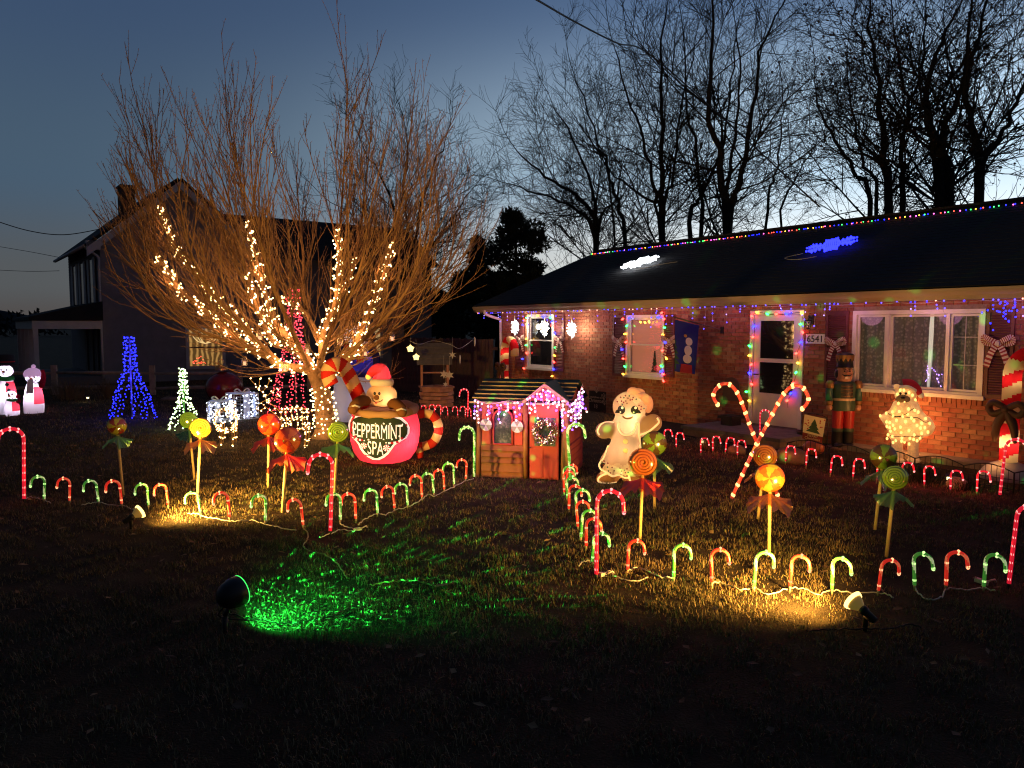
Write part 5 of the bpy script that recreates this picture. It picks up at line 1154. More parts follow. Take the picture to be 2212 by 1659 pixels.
rowR = [('r', 1355, 1242), ('g', 1455, 1258), ('r', 1538, 1271), ('g', 1628, 1280), ('r', 1706, 1279), ('g', 1797, 1285), ('r', 1896, 1287), ('g', 1976, 1277), ('r', 2043, 1277), ('g', 2124, 1280)]
for i, (c, x, y) in enumerate(rowR): put_cane(SR if c == 'r' else SG, x, y, 1, f'small {"red" if c == "r" else "green"} candy cane light, {ORD[i]} in the nearest row right of the path', gp)
put_cane(TR, 2178, 1272, 1, 'tall red candy cane light at the right end of the nearest row', gp, .93)
gp = 'red candy cane lights along the house bed'
for i, (x, y) in enumerate([(1303, 945), (1437, 966), (1461, 972), (1514, 985), (1540, 980), (1566, 983), (1593, 990), (1696, 1004), (1741, 1013), (1793, 1030), (1842, 1038), (1893, 1045), (1950, 1050), (1997, 1055), (2053, 1066), (2110, 1072)]):
    put_cane(BRR, x, y, 1, f'small red candy cane light, {ORD[i]} from the playhouse along the house planting bed', gp, 1.12)
put_cane(TR, 2159, 1077, 1, 'tall red candy cane light before the giant candy cane at the right edge', gp)
put_cane(TR, 1641, 956, 1, 'slim red candy cane light standing on the edge of the front stoop', gp, .75)
gp = 'red candy cane lights before the wishing well'
for i, (x, y) in enumerate([(921, 899), (938, 900), (952, 901), (968, 902), (989, 903), (1005, 904), (1018, 906)]): put_cane(BRR, x, y, 0, f'tiny red candy cane light, {ORD[i]} from the left in the row before the well', gp, 1.0)
put_cane(TR, 1010, 905, 0, 'taller red candy cane light before the board fence beside the well', gp, .92)

# two giant crossed canes
pb, rzb = place(1582, 1078); fX = local(pb, rzb)
XR = tubemat('giant_cane_red', (.85, .07, .04), .40); XW = tubemat('giant_cane_clear', (.95, .15, .075), .46); XB = glow('giant_cane_bulb', (1, .42, .12), 4)
for nm, pl, lab in (('a', ((1580, 1077), (1606, 1020), (1634, 960), (1658, 915), (1678, 877), (1696, 847), (1715, 833), (1735, 838), (1746, 858), (1743, 872), (1732, 884)), 'giant red and white candy cane light leaning right, hook near the door'), ('b', ((1683, 1078), (1660, 1022), (1640, 968), (1622, 925), (1608, 885), (1594, 851), (1577, 831), (1559, 830), (1545, 843), (1541, 858), (1551, 875)), 'giant red and white candy cane light leaning left, crossing the other one')):
    d = 0 if nm == 'a' else .07; pts = smoothpath([fX(x, y, d) for x, y in pl], 6)
    t = thing('giant_candy_cane', lab, 'candy cane light', pb, rzb, 'crossed giant candy canes')
    MB().tube(pts, .0205, 9, mf=lambda i, k: 1 if ((i * 2 + k) // 3) % 3 == 0 else 0).build('tube', [XR, XW], t)
    me = MB().ball((0, 0, 0), (.026, .026, .032), 8, 6).mesh('bulb', XB)
    for q in arcpts(pts, 15, .05): link('bulb', me, t, q)
    MB().tube([pts[0] - Vector((0, 0, .06)), pts[0] + Vector((0, 0, .02))], .012, 5).build('stake', STK, t)
    for k_ in (.15, .8): lamp('cane_glow', pb + Matrix.Rotation(rzb, 3, 'Z') @ (pts[int(k_ * (len(pts) - 1))] + Vector((0, .12, 0))), 2.2, (1, .16, .07), .08)

# ================================================================ LOLLIPOPS
LY = mat('lolly_yellow', (.50, .34, .05), .6); LO = mat('lolly_orange', (.58, .11, .012), .6); LR = mat('lolly_red', (.30, .012, .008), .6); LC = mat('lolly_cream', (.75, .66, .35), .6); LG = mat('lolly_green_cream', (.36, .42, .07), .6); LBR = mat('lolly_brown', (.20, .05, .025), .6); LTAN = mat('lolly_tan', (.42, .15, .04), .6)
STICK = mat('lolly_stick', (.72, .50, .20), .6, var=.15, vs=10)
FG = film('green_film', (.80, .96, .66), .04); FO = film('orange_film', (1, .90, .70), .04); FR_ = film('red_film', (1, .80, .68), .03); FGK = film('dark_green_film', (.60, .82, .60), .05)
BG_ = film('green_bow', (.50, .85, .38), .40, .2); BO_ = film('orange_bow', (1, .62, .22), .5, .2); BR_ = film('red_bow', (.95, .22, .10), .45, .2); BGK = film('dark_green_bow', (.3, .6, .4), .2)
BOWOF = {FG: BG_, FO: BO_, FR_: BR_, FGK: BGK}
LOLS = [(252, 920, 22, 266.9, 1073, 'wedge', LY, LR, FG, 'yellow and red wedge lollipop in green wrap, leftmost on the lawn'),
 (407, 907.5, 19.5, 420.7, 1036, 'spiral', LG, LG, FGK, 'green swirl lollipop standing behind the yellow swirl one'),
 (433.6, 924.4, 23.6, 425.7, 1083, 'spiral', LY, LY, FO, 'yellow swirl lollipop with an orange film bow, left lawn'),
 (581.5, 916.4, 25, 578.5, 1054, 'wedge', LO, LR, FR_, 'orange and red wedge lollipop, the farther of two side by side'),
 (622, 950, 29, 609, 1107, 'wedge', LO, LR, FR_, 'orange and red wedge lollipop, the nearer of two side by side'),
 (730.3, 933.3, 23, 721.4, 1071, 'spiral', LG, LG, FG, 'green swirl lollipop just left of the peppermint mug'),
 (1413.5, 958, 27, 1413.6, 1098, 'wedge', LG, LBR, FG, 'green and brown wedge lollipop behind the copper swirl one'),
 (1389, 998.7, 31, 1382, 1166, 'spiral', LTAN, LTAN, FR_, 'copper swirl lollipop with a red film bow before the gingerbread girl'),
 (1652.6, 985, 27, 1636.5, 1121, 'spiral', LTAN, LTAN, FO, 'brown swirl lollipop where the giant canes cross'),
 (1662.6, 1032, 33, 1661.3, 1203, 'wedge', LY, LO, FO, 'yellow and orange wedge lollipop, nearest in the right lawn middle'),
 (1908.6, 987, 30, 1889.5, 1144, 'wedge', LG, LBR, FG, 'green and brown wedge lollipop below the lit white bear'),
 (1934, 1032, 29, 1914, 1203, 'spiral', LG, LG, FG, 'green swirl lollipop, nearest on the right lawn')]
for i, (x, y, rp_, bx, by, kind, ma, mb_, fl_, lab) in enumerate(LOLS):
    p, rz = place(bx, by); f = local(p, rz); c = f(x, y); r = (f(x + rp_, y) - f(x, y)).length; rl_ = random.Random(100 + i)
    t = thing('lollipop', lab, 'lollipop', p, rz + rl_.uniform(-.15, .15), 'lollipop decorations on the lawn')
    nk = Vector((c.x, 0, c.z)) + (Vector((0, 0, 0)) - Vector((c.x, 0, c.z))).normalized() * (r * 1.12)
    MB().tube([(0, 0, -.04), (nk.x * .5, 0, nk.z * .5), (c.x, .02, c.z)], .0165, 7).build('stick', STICK, t)
    b = MB(); n = 40
    if kind == 'wedge':
        tw = rl_.uniform(0, 1); prf = [(0, .045), (.45, .042), (.8, .03), (.95, .014), (1.0, 0)]
        vs = []
        for sg_ in (-1, 1):
            for q, h in prf: vs += [(c.x + q * r * math.cos(2 * math.pi * k / n), sg_ * h, c.z + q * r * math.sin(2 * math.pi * k / n)) for k in range(n)]
        for s_ in (0, 1):
            o_ = s_ * 5 * n
            for j in range(4):
                fs = [(o_ + j * n + k, o_ + j * n + (k + 1) % n, o_ + (j + 1) * n + (k + 1) % n, o_ + (j + 1) * n + k) for k in range(n)]
                base = len(b.v)
                b.add([vs[q] for fc in fs for q in fc], [(4 * k, 4 * k + 1, 4 * k + 2, 4 * k + 3) for k in range(n)], [int(((k + tw * 6 + j * .8) // 5) % 2) for k in range(n)], True)
        b.build('candy', [ma, mb_], t)
    else:
        pts = []; turns = 4.2; N = 110
        for k in range(N):
            s_ = k / (N - 1); a = turns * 2 * math.pi * s_ + i; q = r * (.06 + .86 * s_); pts.append((c.x + q * math.cos(a), 0, c.z + q * math.sin(a)))
        b.tube(pts, [r * .085 * min(1, .4 + k / 12) * 1.22 for k in range(N)], 7); b.add([(c.x + r * .97 * math.cos(2 * math.pi * k / 30), .012, c.z + r * .97 * math.sin(2 * math.pi * k / 30)) for k in range(30)], [tuple(range(30))])
        b.build('candy', [ma], t)
    # film stretched over the candy
    b = MB(); nr, na = 6, 36; vs = []
    for sg_ in (-1, 1):
        for j in range(nr):
            q = j / (nr - 1)
            for k in range(na):
                a = 2 * math.pi * k / na; dn = max(0, -math.sin(a)) ** 6; rr_ = r * (1.04 + .16 * dn) * q; h = .062 * math.sqrt(max(0, 1 - q * q)) + .006 + .008 * math.sin(a * 17 + i) * q * dn
                vs.append((c.x + rr_ * math.cos(a), sg_ * h, c.z + rr_ * math.sin(a)))
    b.add(vs, [(s_ * nr * na + j * na + k, s_ * nr * na + j * na + (k + 1) % na, s_ * nr * na + (j + 1) * na + (k + 1) % na, s_ * nr * na + (j + 1) * na + k) for s_ in (0, 1) for j in range(nr - 1) for k in range(na)], 0, True)
    b.build('wrapper', fl_, t)
    b = MB(); na, nr = 56, 7; vs = []; ph_ = rl_.uniform(0, 6)
    for j in range(nr):
        s_ = j / (nr - 1)
        for k in range(na):
            a = 2 * math.pi * k / na; lobe = .35 + .65 * abs(math.cos(a)) ** .7; pl_ = .16 * math.sin(a * 9 + ph_) + .10 * math.sin(a * 17 + 2 * ph_)
            vs.append((nk.x + math.cos(a) * r * (.07 + 1.5 * s_ * lobe), math.sin(a) * r * (.07 + .6 * s_) + pl_ * r * s_, nk.z - r * s_ * (.9 + .35 * (1 - lobe) + .4 * math.sin(3 * a + ph_) * s_) + pl_ * r * s_ * .8))
    b.add(vs, [(j * na + k, j * na + (k + 1) % na, (j + 1) * na + (k + 1) % na, (j + 1) * na + k) for j in range(nr - 1) for k in range(na)], 0, False); b.build('film_bow', BOWOF[fl_], t)

# ================================================================ FLOOD LAMPS
DARKP = mat('lamp_socket_black', (.012, .012, .012), .45); REFL = mat('par_bulb_glass', (.55, .36, .12), .25, em=(1, .6, .12), es=.10)
def par_lamp(label, bx, by, hx, hy, d, watts, col, target, size):
    p, rz = place(bx, by); hd = at(hx, hy, p.y) - p; d = Vector(d).normalized()
    t = thing('flood_lamp', label, 'spotlight', p, 0)
    Q = d.to_track_quat('Z', 'Y').to_matrix()
    def lathe_d(prof, m, nm, par):
        b = MB(); b.lathe(prof, 18); b.v = [tuple(hd + Q @ Vector(v)) for v in b.v]; return b.build(nm, m, par)
    lathe_d([(.0, -.17), (.024, -.165), (.026, -.09), (.034, -.085), (.034, -.055), (.02, -.05)], DARKP, 'socket', t)
    bl = lathe_d([(.022, -.06), (.03, -.045), (.052, -.01), (.062, .02), (.064, .032)], REFL, 'reflector', t)
    lathe_d([(.0650, .010), (.072, .024), (.074, .036), (.060, .042)], glow('lens_rim', (1, .66, .18), 3.5), 'lens_rim', t)
    lathe_d([(.060, .038), (.04, .046), (0, .05)], glow('lens_glow', (1, .55, .12), 14), 'lens', t)
    a = hd + Q @ Vector((0, 0, -.13)); MB().tube([(0, 0, -.05), (a.x * .1, a.y * .1, .10), a - Vector((0, 0, .02)), a], [.016, .018, .016, .012], 7).build('stake', DARKP, t)
    return p + hd + d * .075
q = par_lamp('yellow flood lamp on the left lawn aimed at the tree and playhouse', 284, 1142, 298, 1108, (.60, .66, .42), 0, 0, 0, 0)
YEL = (1, .56, .11)
spot('flood_beam', q, q + Vector((.58, .80, .46)), 1500, YEL, 140, 1.0, .06); spot('flood_spill', q, q + Vector((.6, .8, -.06)), 110, YEL, 150, 1.0, .08)
q = par_lamp('yellow flood lamp on the right lawn aimed back at the house', 1868, 1362, 1849, 1303, (-.42, .74, .42), 0, 0, 0, 0)
spot('flood_beam', q, q + Vector((-.45, .86, .42)), 950, YEL, 140, 1.0, .06); spot('flood_spill', q, q + Vector((-.5, .85, -.06)), 120, YEL, 150, 1.0, .08)
# green star projector
p, rz = place(487, 1370); t = thing('star_projector', 'black garden projector throwing green light dots over the grass', 'projector', p, 0); hd = at(503, 1282, p.y) - p
d = Vector((.62, .78, .16)).normalized(); Q = d.to_track_quat('Z', 'Y').to_matrix()
b = MB(); b.lathe([(0, -.115), (.05, -.10), (.085, -.06), (.102, 0), (.104, .055), (.100, .06)], 22); b.v = [tuple(hd + Q @ Vector(v)) for v in b.v]; b.build('housing', DARKP, t)
b = MB(); b.lathe([(.100, .058), (.104, .064), (.092, .070)], 22); b.v = [tuple(hd + Q @ Vector(v)) for v in b.v]; b.build('rim', glow('projector_rim', (.06, 1, .14), 1.4), t)
b = MB(); b.lathe([(.094, .052), (.05, .075), (0, .085)], 18); b.v = [tuple(hd + Q @ Vector(v)) for v in b.v]; b.build('lens', glow('projector_lens', (.04, 1, .12), 3), t)
MB().tube([(0, 0, -.05), (0, 0, hd.z * .45)], [.012, .022], 7).tube([(0, 0, hd.z * .45), (hd.x * .6, hd.y, hd.z - .09)], [.018, .014], 6).build('stake', DARKP, t)
b = MB(); b.tube(smoothpath([(hd.x - .06, hd.y, hd.z - .09), (-.05, .02, .13), (.0, .03, .1), (.12, .1, .06)], 4), .006, 5); b.build('lead', CABLE_K, t)
lp = p + hd + d * .10
spot('projector_wash', lp, lp + Vector((.55, .62, -.34)), 105, (.02, 1, .08), 130, .9, .03)
so = spot('projector_dots', lp, lp + Vector((.56, .76, -.56)), 3300, (.02, 1, .10), 100, .3, .004)
ln = so.data; ln.use_nodes = True; nt = ln.node_tree; em = [n_ for n_ in nt.nodes if n_.type == 'EMISSION'][0]
tc = nt.nodes.new('ShaderNodeTexCoord'); vo = nt.nodes.new('ShaderNodeTexVoronoi'); vo.inputs['Scale'].default_value = 23; vo.inputs['Randomness'].default_value = .8
rp = nt.nodes.new('ShaderNodeMapRange'); rp.inputs['From Min'].default_value = .25; rp.inputs['From Max'].default_value = .14
nt.links.new(tc.outputs['Normal'], vo.inputs['Vector']); nt.links.new(vo.outputs['Distance'], rp.inputs['Value']); nt.links.new(rp.outputs[0], em.inputs['Strength'])
em.inputs['Color'].default_value = (1, 1, 1, 1)

# ================================================================ HOUSE DRESSING
def hthing(name, label, cat, s, n, z, group=None):
    return thing(name, label, cat, HP(s, n, z), HRZ, group)
RIB = mat('ribbon_white', (.62, .55, .52), .6); RIBR = mat('ribbon_red', (.30, .03, .05), .6)
def bow(x, y, label, sz):
    s, z = W(x, y, .06); t = hthing('ribbon_bow', label, 'bow', s, .055, z, 'striped bows on the shutters')
    def strip(path, w, nm):
        b = MB(); P = smoothpath(path, 8); N = len(P); vs = []
        for i, q in enumerate(P):
            tt = (P[min(i + 1, N - 1)] - P[max(i - 1, 0)]).normalized(); nn = tt.cross(Vector((0, 1, 0))).normalized() * (w / 2); vs += [q - nn, q + nn]
        b.add(vs, [(2 * i, 2 * i + 2, 2 * i + 3, 2 * i + 1) for i in range(N - 1)], [i % 2 for i in range(N - 1)]); b.build(nm, [RIB, RIBR], t)
    k = sz
    for sg_ in (-1, 1):
        strip([(0, -.01, 0), (sg_ * .28 * k, -.06, .16 * k), (sg_ * .5 * k, -.05, .26 * k), (sg_ * .52 * k, -.02, .05 * k), (sg_ * .25 * k, -.012, -.03 * k), (0, -.01, 0)], .20 * k, 'loop')
        strip([(0, -.02, 0), (sg_ * .22 * k, -.03, -.35 * k), (sg_ * .42 * k, -.02, -.95 * k)], .24 * k, 'tail')
    MB().box((0, -.03, 0), (.14 * k, .05, .16 * k)).build('knot', RIB, t)
for x, y, lab, sz in ((1124, 733, 'striped bow on the left shutter of the first window', .36), (1209, 733, 'striped bow on the right shutter of the first window', .36), (1338, 737, 'striped bow on the left shutter of the pink lit window', .38), (1447, 737, 'striped bow on the shutter behind the blue flag', .38), (1806, 742, 'striped bow on the shutter above the nutcracker', .33), (2157, 742, 'striped bow on the shutter right of the picture window', .37)): bow(x, y, lab, sz)
# hanging white ornaments under the eave
for x, y, lab in ((1112, 706, 'glowing white spindle ornament hanging near the downspout'), (1176, 708, 'glowing white spindle ornament hanging before the first window'), (1235, 711, 'glowing white spindle ornament hanging before bare brick')):
    s, z = W(x, y, .30); t = hthing('hanging_ornament', lab, 'ornament', s, .30, z, 'white ornaments under the eave')
    MB().tube([(0, 0, .2), (0, 0, EZ - z)], .004, 4).build('cord', CABLE_W, t)
    b = MB(); prf = [(0, -.27), (.025, -.18), (.08, -.09), (.10, 0), (.08, .09), (.025, .16), (.0, .24)]; b.lathe(prf, 10); b.build('ornament_core', mat('ornament_white', (.8, .8, .75), .4, em=(1, .95, .75), es=.9), t)
    b = MB()
    for k in range(44): a = rc.uniform(0, 6.28); zz = rc.uniform(-.2, .17); r_ = .105 * math.cos(zz * 6.5) + .015; b.ball((r_ * math.cos(a), r_ * math.sin(a), zz), .009, 5, 4)
    o = b.build('bulbs', GC, t); tag(o, kind='stuff')
    lamp('ornament_lamp', HP(s + .17, .30, z), 20, (1, .80, .50), .08)
# blue flag: generic snow scene (plain tree, star and snowman in place of the printed cartoon)
a0 = HP(W(1562, 713)[0], .02, W(1562, 713)[1]); tip = at(1452, 684, a0.y + .35)
t = thing('house_flag', 'blue hanging flag with a green tree, yellow star and white figure', 'flag', a0); 
MB().tube([(0, 0, 0), (tip - a0)], .014, 7).build('pole', mat('flag_pole', (.12, .07, .05), .5), t); MB().box((0, .0, 0), (.06, .06, .14), rot=(0, 0, HRZ)).build('bracket', CABLE_K, t)
tl, tr_, br_, bl_ = [at(x, y, tip.y + dy) - a0 for x, y, dy in ((1457, 690, .02), (1509, 703, .15), (1500, 808, .12), (1456, 802, .0))]
def FQ(u_, v_, off=0):
    q = tl.lerp(tr_, u_).lerp(bl_.lerp(br_, u_), v_); return q + Vector((.01, -.025 * math.sin(u_ * 9) * v_ - off, 0))
b = MB(); n = 14; b.add([FQ(i / n, j / n) for j in range(n + 1) for i in range(n + 1)], [(j * (n + 1) + i, j * (n + 1) + i + 1, (j + 1) * (n + 1) + i + 1, (j + 1) * (n + 1) + i) for j in range(n) for i in range(n)], 0, True); b.build('cloth', mat('flag_blue', (.02, .035, .22), .8), t)
b = MB()
for j in range(6): v0 = .35 + j * .1; w_ = .06 + .05 * j; b.add([FQ(.0, v0, .012), FQ(min(.35, w_), v0 + .1, .012), FQ(0, v0 + .1, .012)], [(0, 1, 2)])
b.build('tree_print', mat('flag_green', (.03, .10, .04), .8), t)
def blob(cu, cv, ru, rv_, m, nm, off=.014): b = MB(); k = 14; b.add([FQ(cu + ru * math.cos(2 * math.pi * i / k), cv + rv_ * math.sin(2 * math.pi * i / k), off) for i in range(k)], [tuple(range(k))]); b.build(nm, m, t)
FW = mat('flag_white', (.6, .58, .56), .8)
blob(.62, .37, .15, .08, FW, 'figure_print', .014); blob(.60, .55, .17, .10, FW, 'figure_print', .016); blob(.58, .72, .2, .09, FW, 'figure_print', .018); blob(.45, .27, .07, .03, mat('flag_yellow', (.6, .42, .06), .8), 'star_print', .014)
b = MB(); b.add([FQ(.3, .83, .014), FQ(.8, .83, .014), FQ(.85, 1, .014), FQ(.25, 1, .014)], [(0, 1, 2, 3)]); b.build('base_print', mat('flag_red', (.35, .03, .03), .8), t)

# giant blow moulded canes
BMR = cloth('moulded_red', (.70, .02, .035), .5, wr=0); BMW = cloth('moulded_cream', (.85, .70, .42), .5, wr=0)
def bigcane(label, s, n, flip, base=True):
    t = hthing('giant_moulded_cane', label, 'candy cane', s, n, 0); x = -1 if flip else 1
    pts = [Vector((0, 0, z)) for z in np.linspace(.2, 1.42, 60)] + [Vector((x * (.25 - .25 * math.cos(a)), 0, 1.42 + .30 * math.sin(a))) for a in np.linspace(.07, math.pi, 34)] + [Vector((x * .5, 0, 1.36)), Vector((x * .5, 0, 1.28))]
    MB().tube(pts, .115, 14, mf=lambda i, k: ((i + int(3 * math.sin(2 * math.pi * k / 14) + 3)) // 8) % 2).build('cane', [BMW, BMR], t)
    b = MB(); b.ball((0, 0, 0), (.36, .32, .26), 20, 10); b.v = [(v[0], v[1], max(v[2], 0)) for v in b.v]; b.build('snow_base', mat('moulded_snow', (.55, .50, .48), .6), t)
    b = MB()
    for sg_ in (-1, 1): b.tube(smoothpath([(0, -.13, .98), (sg_ * .15, -.16, 1.06), (sg_ * .22, -.13, .98), (sg_ * .15, -.15, .90), (0, -.13, .97)], 4), .045, 7); b.tube(smoothpath([(0, -.13, .95), (sg_ * .1, -.14, .75), (sg_ * .13, -.13, .52)], 4), [.06, .06, .06, .06, .055, .05, .045, .035, .02], 7)
    b.ball((0, -.15, .97), .06, 8, 6); b.build('bow', mat('bow_bronze', (.10, .045, .025), .5), t)
    o1 = HP(s, n, .5); lamp('cane_lamp', o1, 3.2, (1, .70, .36), .03); lamp('cane_lamp', HP(s, n, 1.38), 1.1, (1, .70, .36), .03)
    return t
g = G(2176, 1035); sR, nR = (g - HO).dot(HD), -(g - HO).dot(HN)
bigcane('giant red and cream moulded candy cane on a snow base at the right edge', sR, nR, False)
bigcane('giant red and cream moulded candy cane by the downspout behind the playhouse', W(1090, 780, .35)[0] , .35, False)
lamp('cane_wall_glow', HP(sR - .1, nR + .28, .35), 2.2, (1, .42, .12), .05)

# nutcracker
g = G(1819, 969); t = thing('nutcracker', 'tall painted nutcracker soldier in green coat and red trousers by the picture window', 'nutcracker', g, facing(g) + .35); Kn = 1.66 / 214
def nc(zp): return (965 - zp) * Kn
NTE = mat('nut_teal', (.03, .10, .10), .4); NGR = mat('nut_green', (.035, .08, .05), .4); NGO = mat('nut_gold', (.28, .15, .05), .4, .3); NSK = mat('nut_skin', (.45, .24, .16), .5); NBK = mat('nut_black', (.012, .012, .015), .4); NRD = mat('nut_red', (.36, .02, .02), .35)
MB().lathe([(0, 0), (.26, 0), (.26, .03), (.25, .04), (0, .045)], 24).build('base', mat('nut_base', (.16, .09, .06), .5), t)
for sg_ in (-1, 1):
    b = MB(); b.lathe([(.085, .04), (.09, .12), (.085, .30), (.09, .31)], 14, (sg_ * .09, 0, 0)); b.ball((sg_ * .09, -.07, .075), (.075, .13, .05), 10, 6); b.build('boot', NBK, t)
    MB().lathe([(.092, .30), (.096, .33), (.095, .36)], 14, (sg_ * .09, 0, 0)).build('boot_cuff', NGR, t)
    MB().lathe([(.088, .355), (.092, .5), (.096, .66), (.096, .70)], 14, (sg_ * .09, 0, 0)).build('leg', NRD, t)
MB().lathe([(.19, .66), (.20, .72), (.185, .84)], 20, sy=.75).build('coat_skirt', NGR, t)
MB().lathe([(.187, .835), (.19, .85), (.187, .875)], 20, sy=.77).build('belt', mat('nut_belt', (.55, .42, .25), .5), t)
MB().lathe([(.182, .87), (.19, 1.0), (.205, 1.10), (.15, 1.16), (0, 1.165)], 20, sy=.75).build('coat', NGR, t)
b = MB(); patch(b, [(z, -.10, .10) for z in np.linspace(.885, 1.12, 8)], lambda x, z: -.15 * math.sqrt(max(.05, 1 - (x / .2) ** 2)), .004); b.build('coat_front', NBK, t)
for z in (.92, .98, 1.04, 1.09): MB().tube([(-.10, -.137, z), (0, -.157, z - .01), (.10, -.137, z)], .006, 4).build('braid', NGO, t)
for sg_ in (-1, 1):
    a = MB().tube([(sg_ * .235, 0, 1.12), (sg_ * .25, 0, .98), (sg_ * .245, -.01, .82)], [.062, .058, .055], 10).build('arm', NTE, t)
    MB().lathe([(0, .06), (.05, .05), (.075, .0), (.07, -.07), (.06, -.08)], 12, (sg_ * .235, 0, 1.12)).build('epaulette', NGO, a)
    MB().tube([(sg_ * .245, -.01, .83), (sg_ * .243, -.01, .76)], .062, 10).build('cuff', NGO, a); MB().ball((sg_ * .24, -.01, .71), (.055, .05, .06), 10, 8).build('hand', NSK, a)
hd = MB().lathe([(.10, 1.15), (.125, 1.2), (.13, 1.32), (.115, 1.40)], 18).build('head', NSK, t)
b = MB(); b.ball((0, .035, 1.29), (.16, .13, .13), 14, 10); b.build('hair', NBK, hd)
for sg_ in (-1, 1):
    MB().ball((sg_ * .045, -.123, 1.34), .015, 8, 6).build('eye', NBK, hd); MB().tube([(sg_ * .02, -.125, 1.372), (sg_ * .07, -.113, 1.378)], .007, 4).build('eyebrow', NBK, hd)
    MB().tube(smoothpath([(0, -.138, 1.275), (sg_ * .04, -.135, 1.265), (sg_ * .08, -.118, 1.285)], 3), [.012, .013, .013, .012, .01, .008, .004], 5).build('moustache', NBK, hd)
MB().tube([(0, -.13, 1.345), (0, -.165, 1.295)], [.012, .02], 6).build('nose', mat('nut_nose', (.5, .2, .13), .5), hd)
MB().box((0, -.125, 1.225), (.075, .03, .035)).build('teeth', mat('nut_teeth', (.6, .55, .48), .5), hd)
ht = MB().lathe([(.135, 1.395), (.15, 1.405), (.135, 1.42), (.13, 1.5), (.145, 1.6), (.13, 1.63), (0, 1.67)], 20).build('hat', NBK, t)
b = MB(); vs = []
for k in range(24): a = 2 * math.pi * k / 24; vs += [(.149 * math.cos(a), .149 * math.sin(a), 1.61), (.146 * math.cos(a), .146 * math.sin(a), 1.56 if k % 2 else 1.50)]
b.add(vs, [(2 * k, 2 * ((k + 1) % 24), 2 * ((k + 1) % 24) + 1, 2 * k + 1) for k in range(24)]); b.build('hat_crown', NGO, ht)

# lit bear (a plain furry bear stands where the photo has a cartoon beast)
z8 = unz(3450, 1480, .2231)
g = G(1957, 999); t = thing('lit_bear', 'furry white bear figure in a Santa hat wound with warm lights', 'bear figure', g, facing(g)); f = local(g, facing(g))
def m8(x, y, d=0.0): return f(*z8(x, y), d)
K8 = (m8(700, 800) - m8(600, 800)).x / 100
FUR = bpy.data.materials.new('bear_fur'); FUR.use_nodes = True; nt = FUR.node_tree; bs_ = nt.nodes['Principled BSDF']; bs_.inputs['Base Color'].default_value = (.75, .62, .45, 1); bs_.inputs['Roughness'].default_value = 1
no = nt.nodes.new('ShaderNodeTexNoise'); no.inputs['Scale'].default_value = 55; no.inputs['Detail'].default_value = 5; tc = nt.nodes.new('ShaderNodeTexCoord'); bp = nt.nodes.new('ShaderNodeBump'); bp.inputs['Strength'].default_value = 1; bp.inputs['Distance'].default_value = .02
nt.links.new(tc.outputs['Object'], no.inputs['Vector']); nt.links.new(no.outputs[0], bp.inputs['Height']); nt.links.new(bp.outputs[0], bs_.inputs['Normal'])
no2 = nt.nodes.new('ShaderNodeTexNoise'); no2.inputs['Scale'].default_value = 9; nt.links.new(tc.outputs['Object'], no2.inputs['Vector']); rp = nt.nodes.new('ShaderNodeValToRGB'); rp.color_ramp.elements[0].position = .35; rp.color_ramp.elements[0].color = (.55, .20, .05, 1); rp.color_ramp.elements[1].position = .65; rp.color_ramp.elements[1].color = (1, .47, .14, 1)
nt.links.new(no2.outputs[0], rp.inputs[0]); nt.links.new(rp.outputs[0], bs_.inputs['Emission Color']); bs_.inputs['Emission Strength'].default_value = .72   # warm bulb light put into the fur's own emission
b = MB(); b.ball(m8(520, 330), (205 * K8, .14, 190 * K8), 16, 12); b.ball(m8(520, 800), (400 * K8, .2, 330 * K8), 18, 12); b.tube([m8(520, 450), m8(520, 640)], [.17, .24], 14); b.tube([m8(520, 1000), m8(520, 1130)], [.26, .22], 14)
b.tube([m8(230, 700), m8(140, 760), m8(90, 690)], [.09, .08, .05], 10); b.tube([m8(830, 760), m8(900, 900), m8(820, 960), m8(700, 830)], [.10, .12, .11, .07], 12); b.ball(m8(870, 900, -.05), (.13, .12, .15), 12, 8)
b.ball(m8(360, 190), .05, 8, 6)
me = remesh(b, .02, 3, [FUR], None, 'body'); link('body', me, t); bs = surf_of(me)
for x0, x1 in ((275, 465), (555, 750)): b = MB(); b.tube([m8((x0 + x1) / 2, 1100), m8((x0 + x1) / 2, 1300), m8((x0 + x1) / 2 + 5, 1470)], [.085, .078, .08], 12); b.ball(m8((x0 + x1) / 2 + 15, 1490, -.05), (.10, .13, .04), 10, 6); b.build('leg', mat('leg_fur', (.62, .46, .32), 1, em=(1, .42, .16), es=.22, var=.25, vs=30, bump=1, bs=60), t)  # leg fur emits faintly, standing for light from the bulbs
hdm = mat('bear_face', (.30, .22, .14), .8); q = m8(475, 400); b = MB(); b.ball((q.x, bs(q.x, q.z), q.z), (.10, .05, .075), 12, 8); b.build('muzzle', hdm, t)
for x in (430, 525): q = m8(x, 300); b = MB(); b.ball((q.x, bs(q.x, q.z), q.z), .02, 8, 6); b.build('eye', INK, t)
q = m8(470, 370); b = MB(); b.ball((q.x, bs(q.x, q.z) - .04, q.z), (.03, .02, .02), 8, 6); b.build('nose', INK, t)
b = MB(); pts = smoothpath([m8(500, 190), m8(590, 175), m8(680, 220, .02), m8(740, 290, .02), m8(765, 330, .02)], 4); b.tube(pts, [lerp(.125, .04, i / (len(pts) - 1)) for i in range(len(pts))], 12); b.build('santa_hat', mat('hat_felt', (.50, .02, .03), .8, em=(.8, .03, .03), es=.05), t)
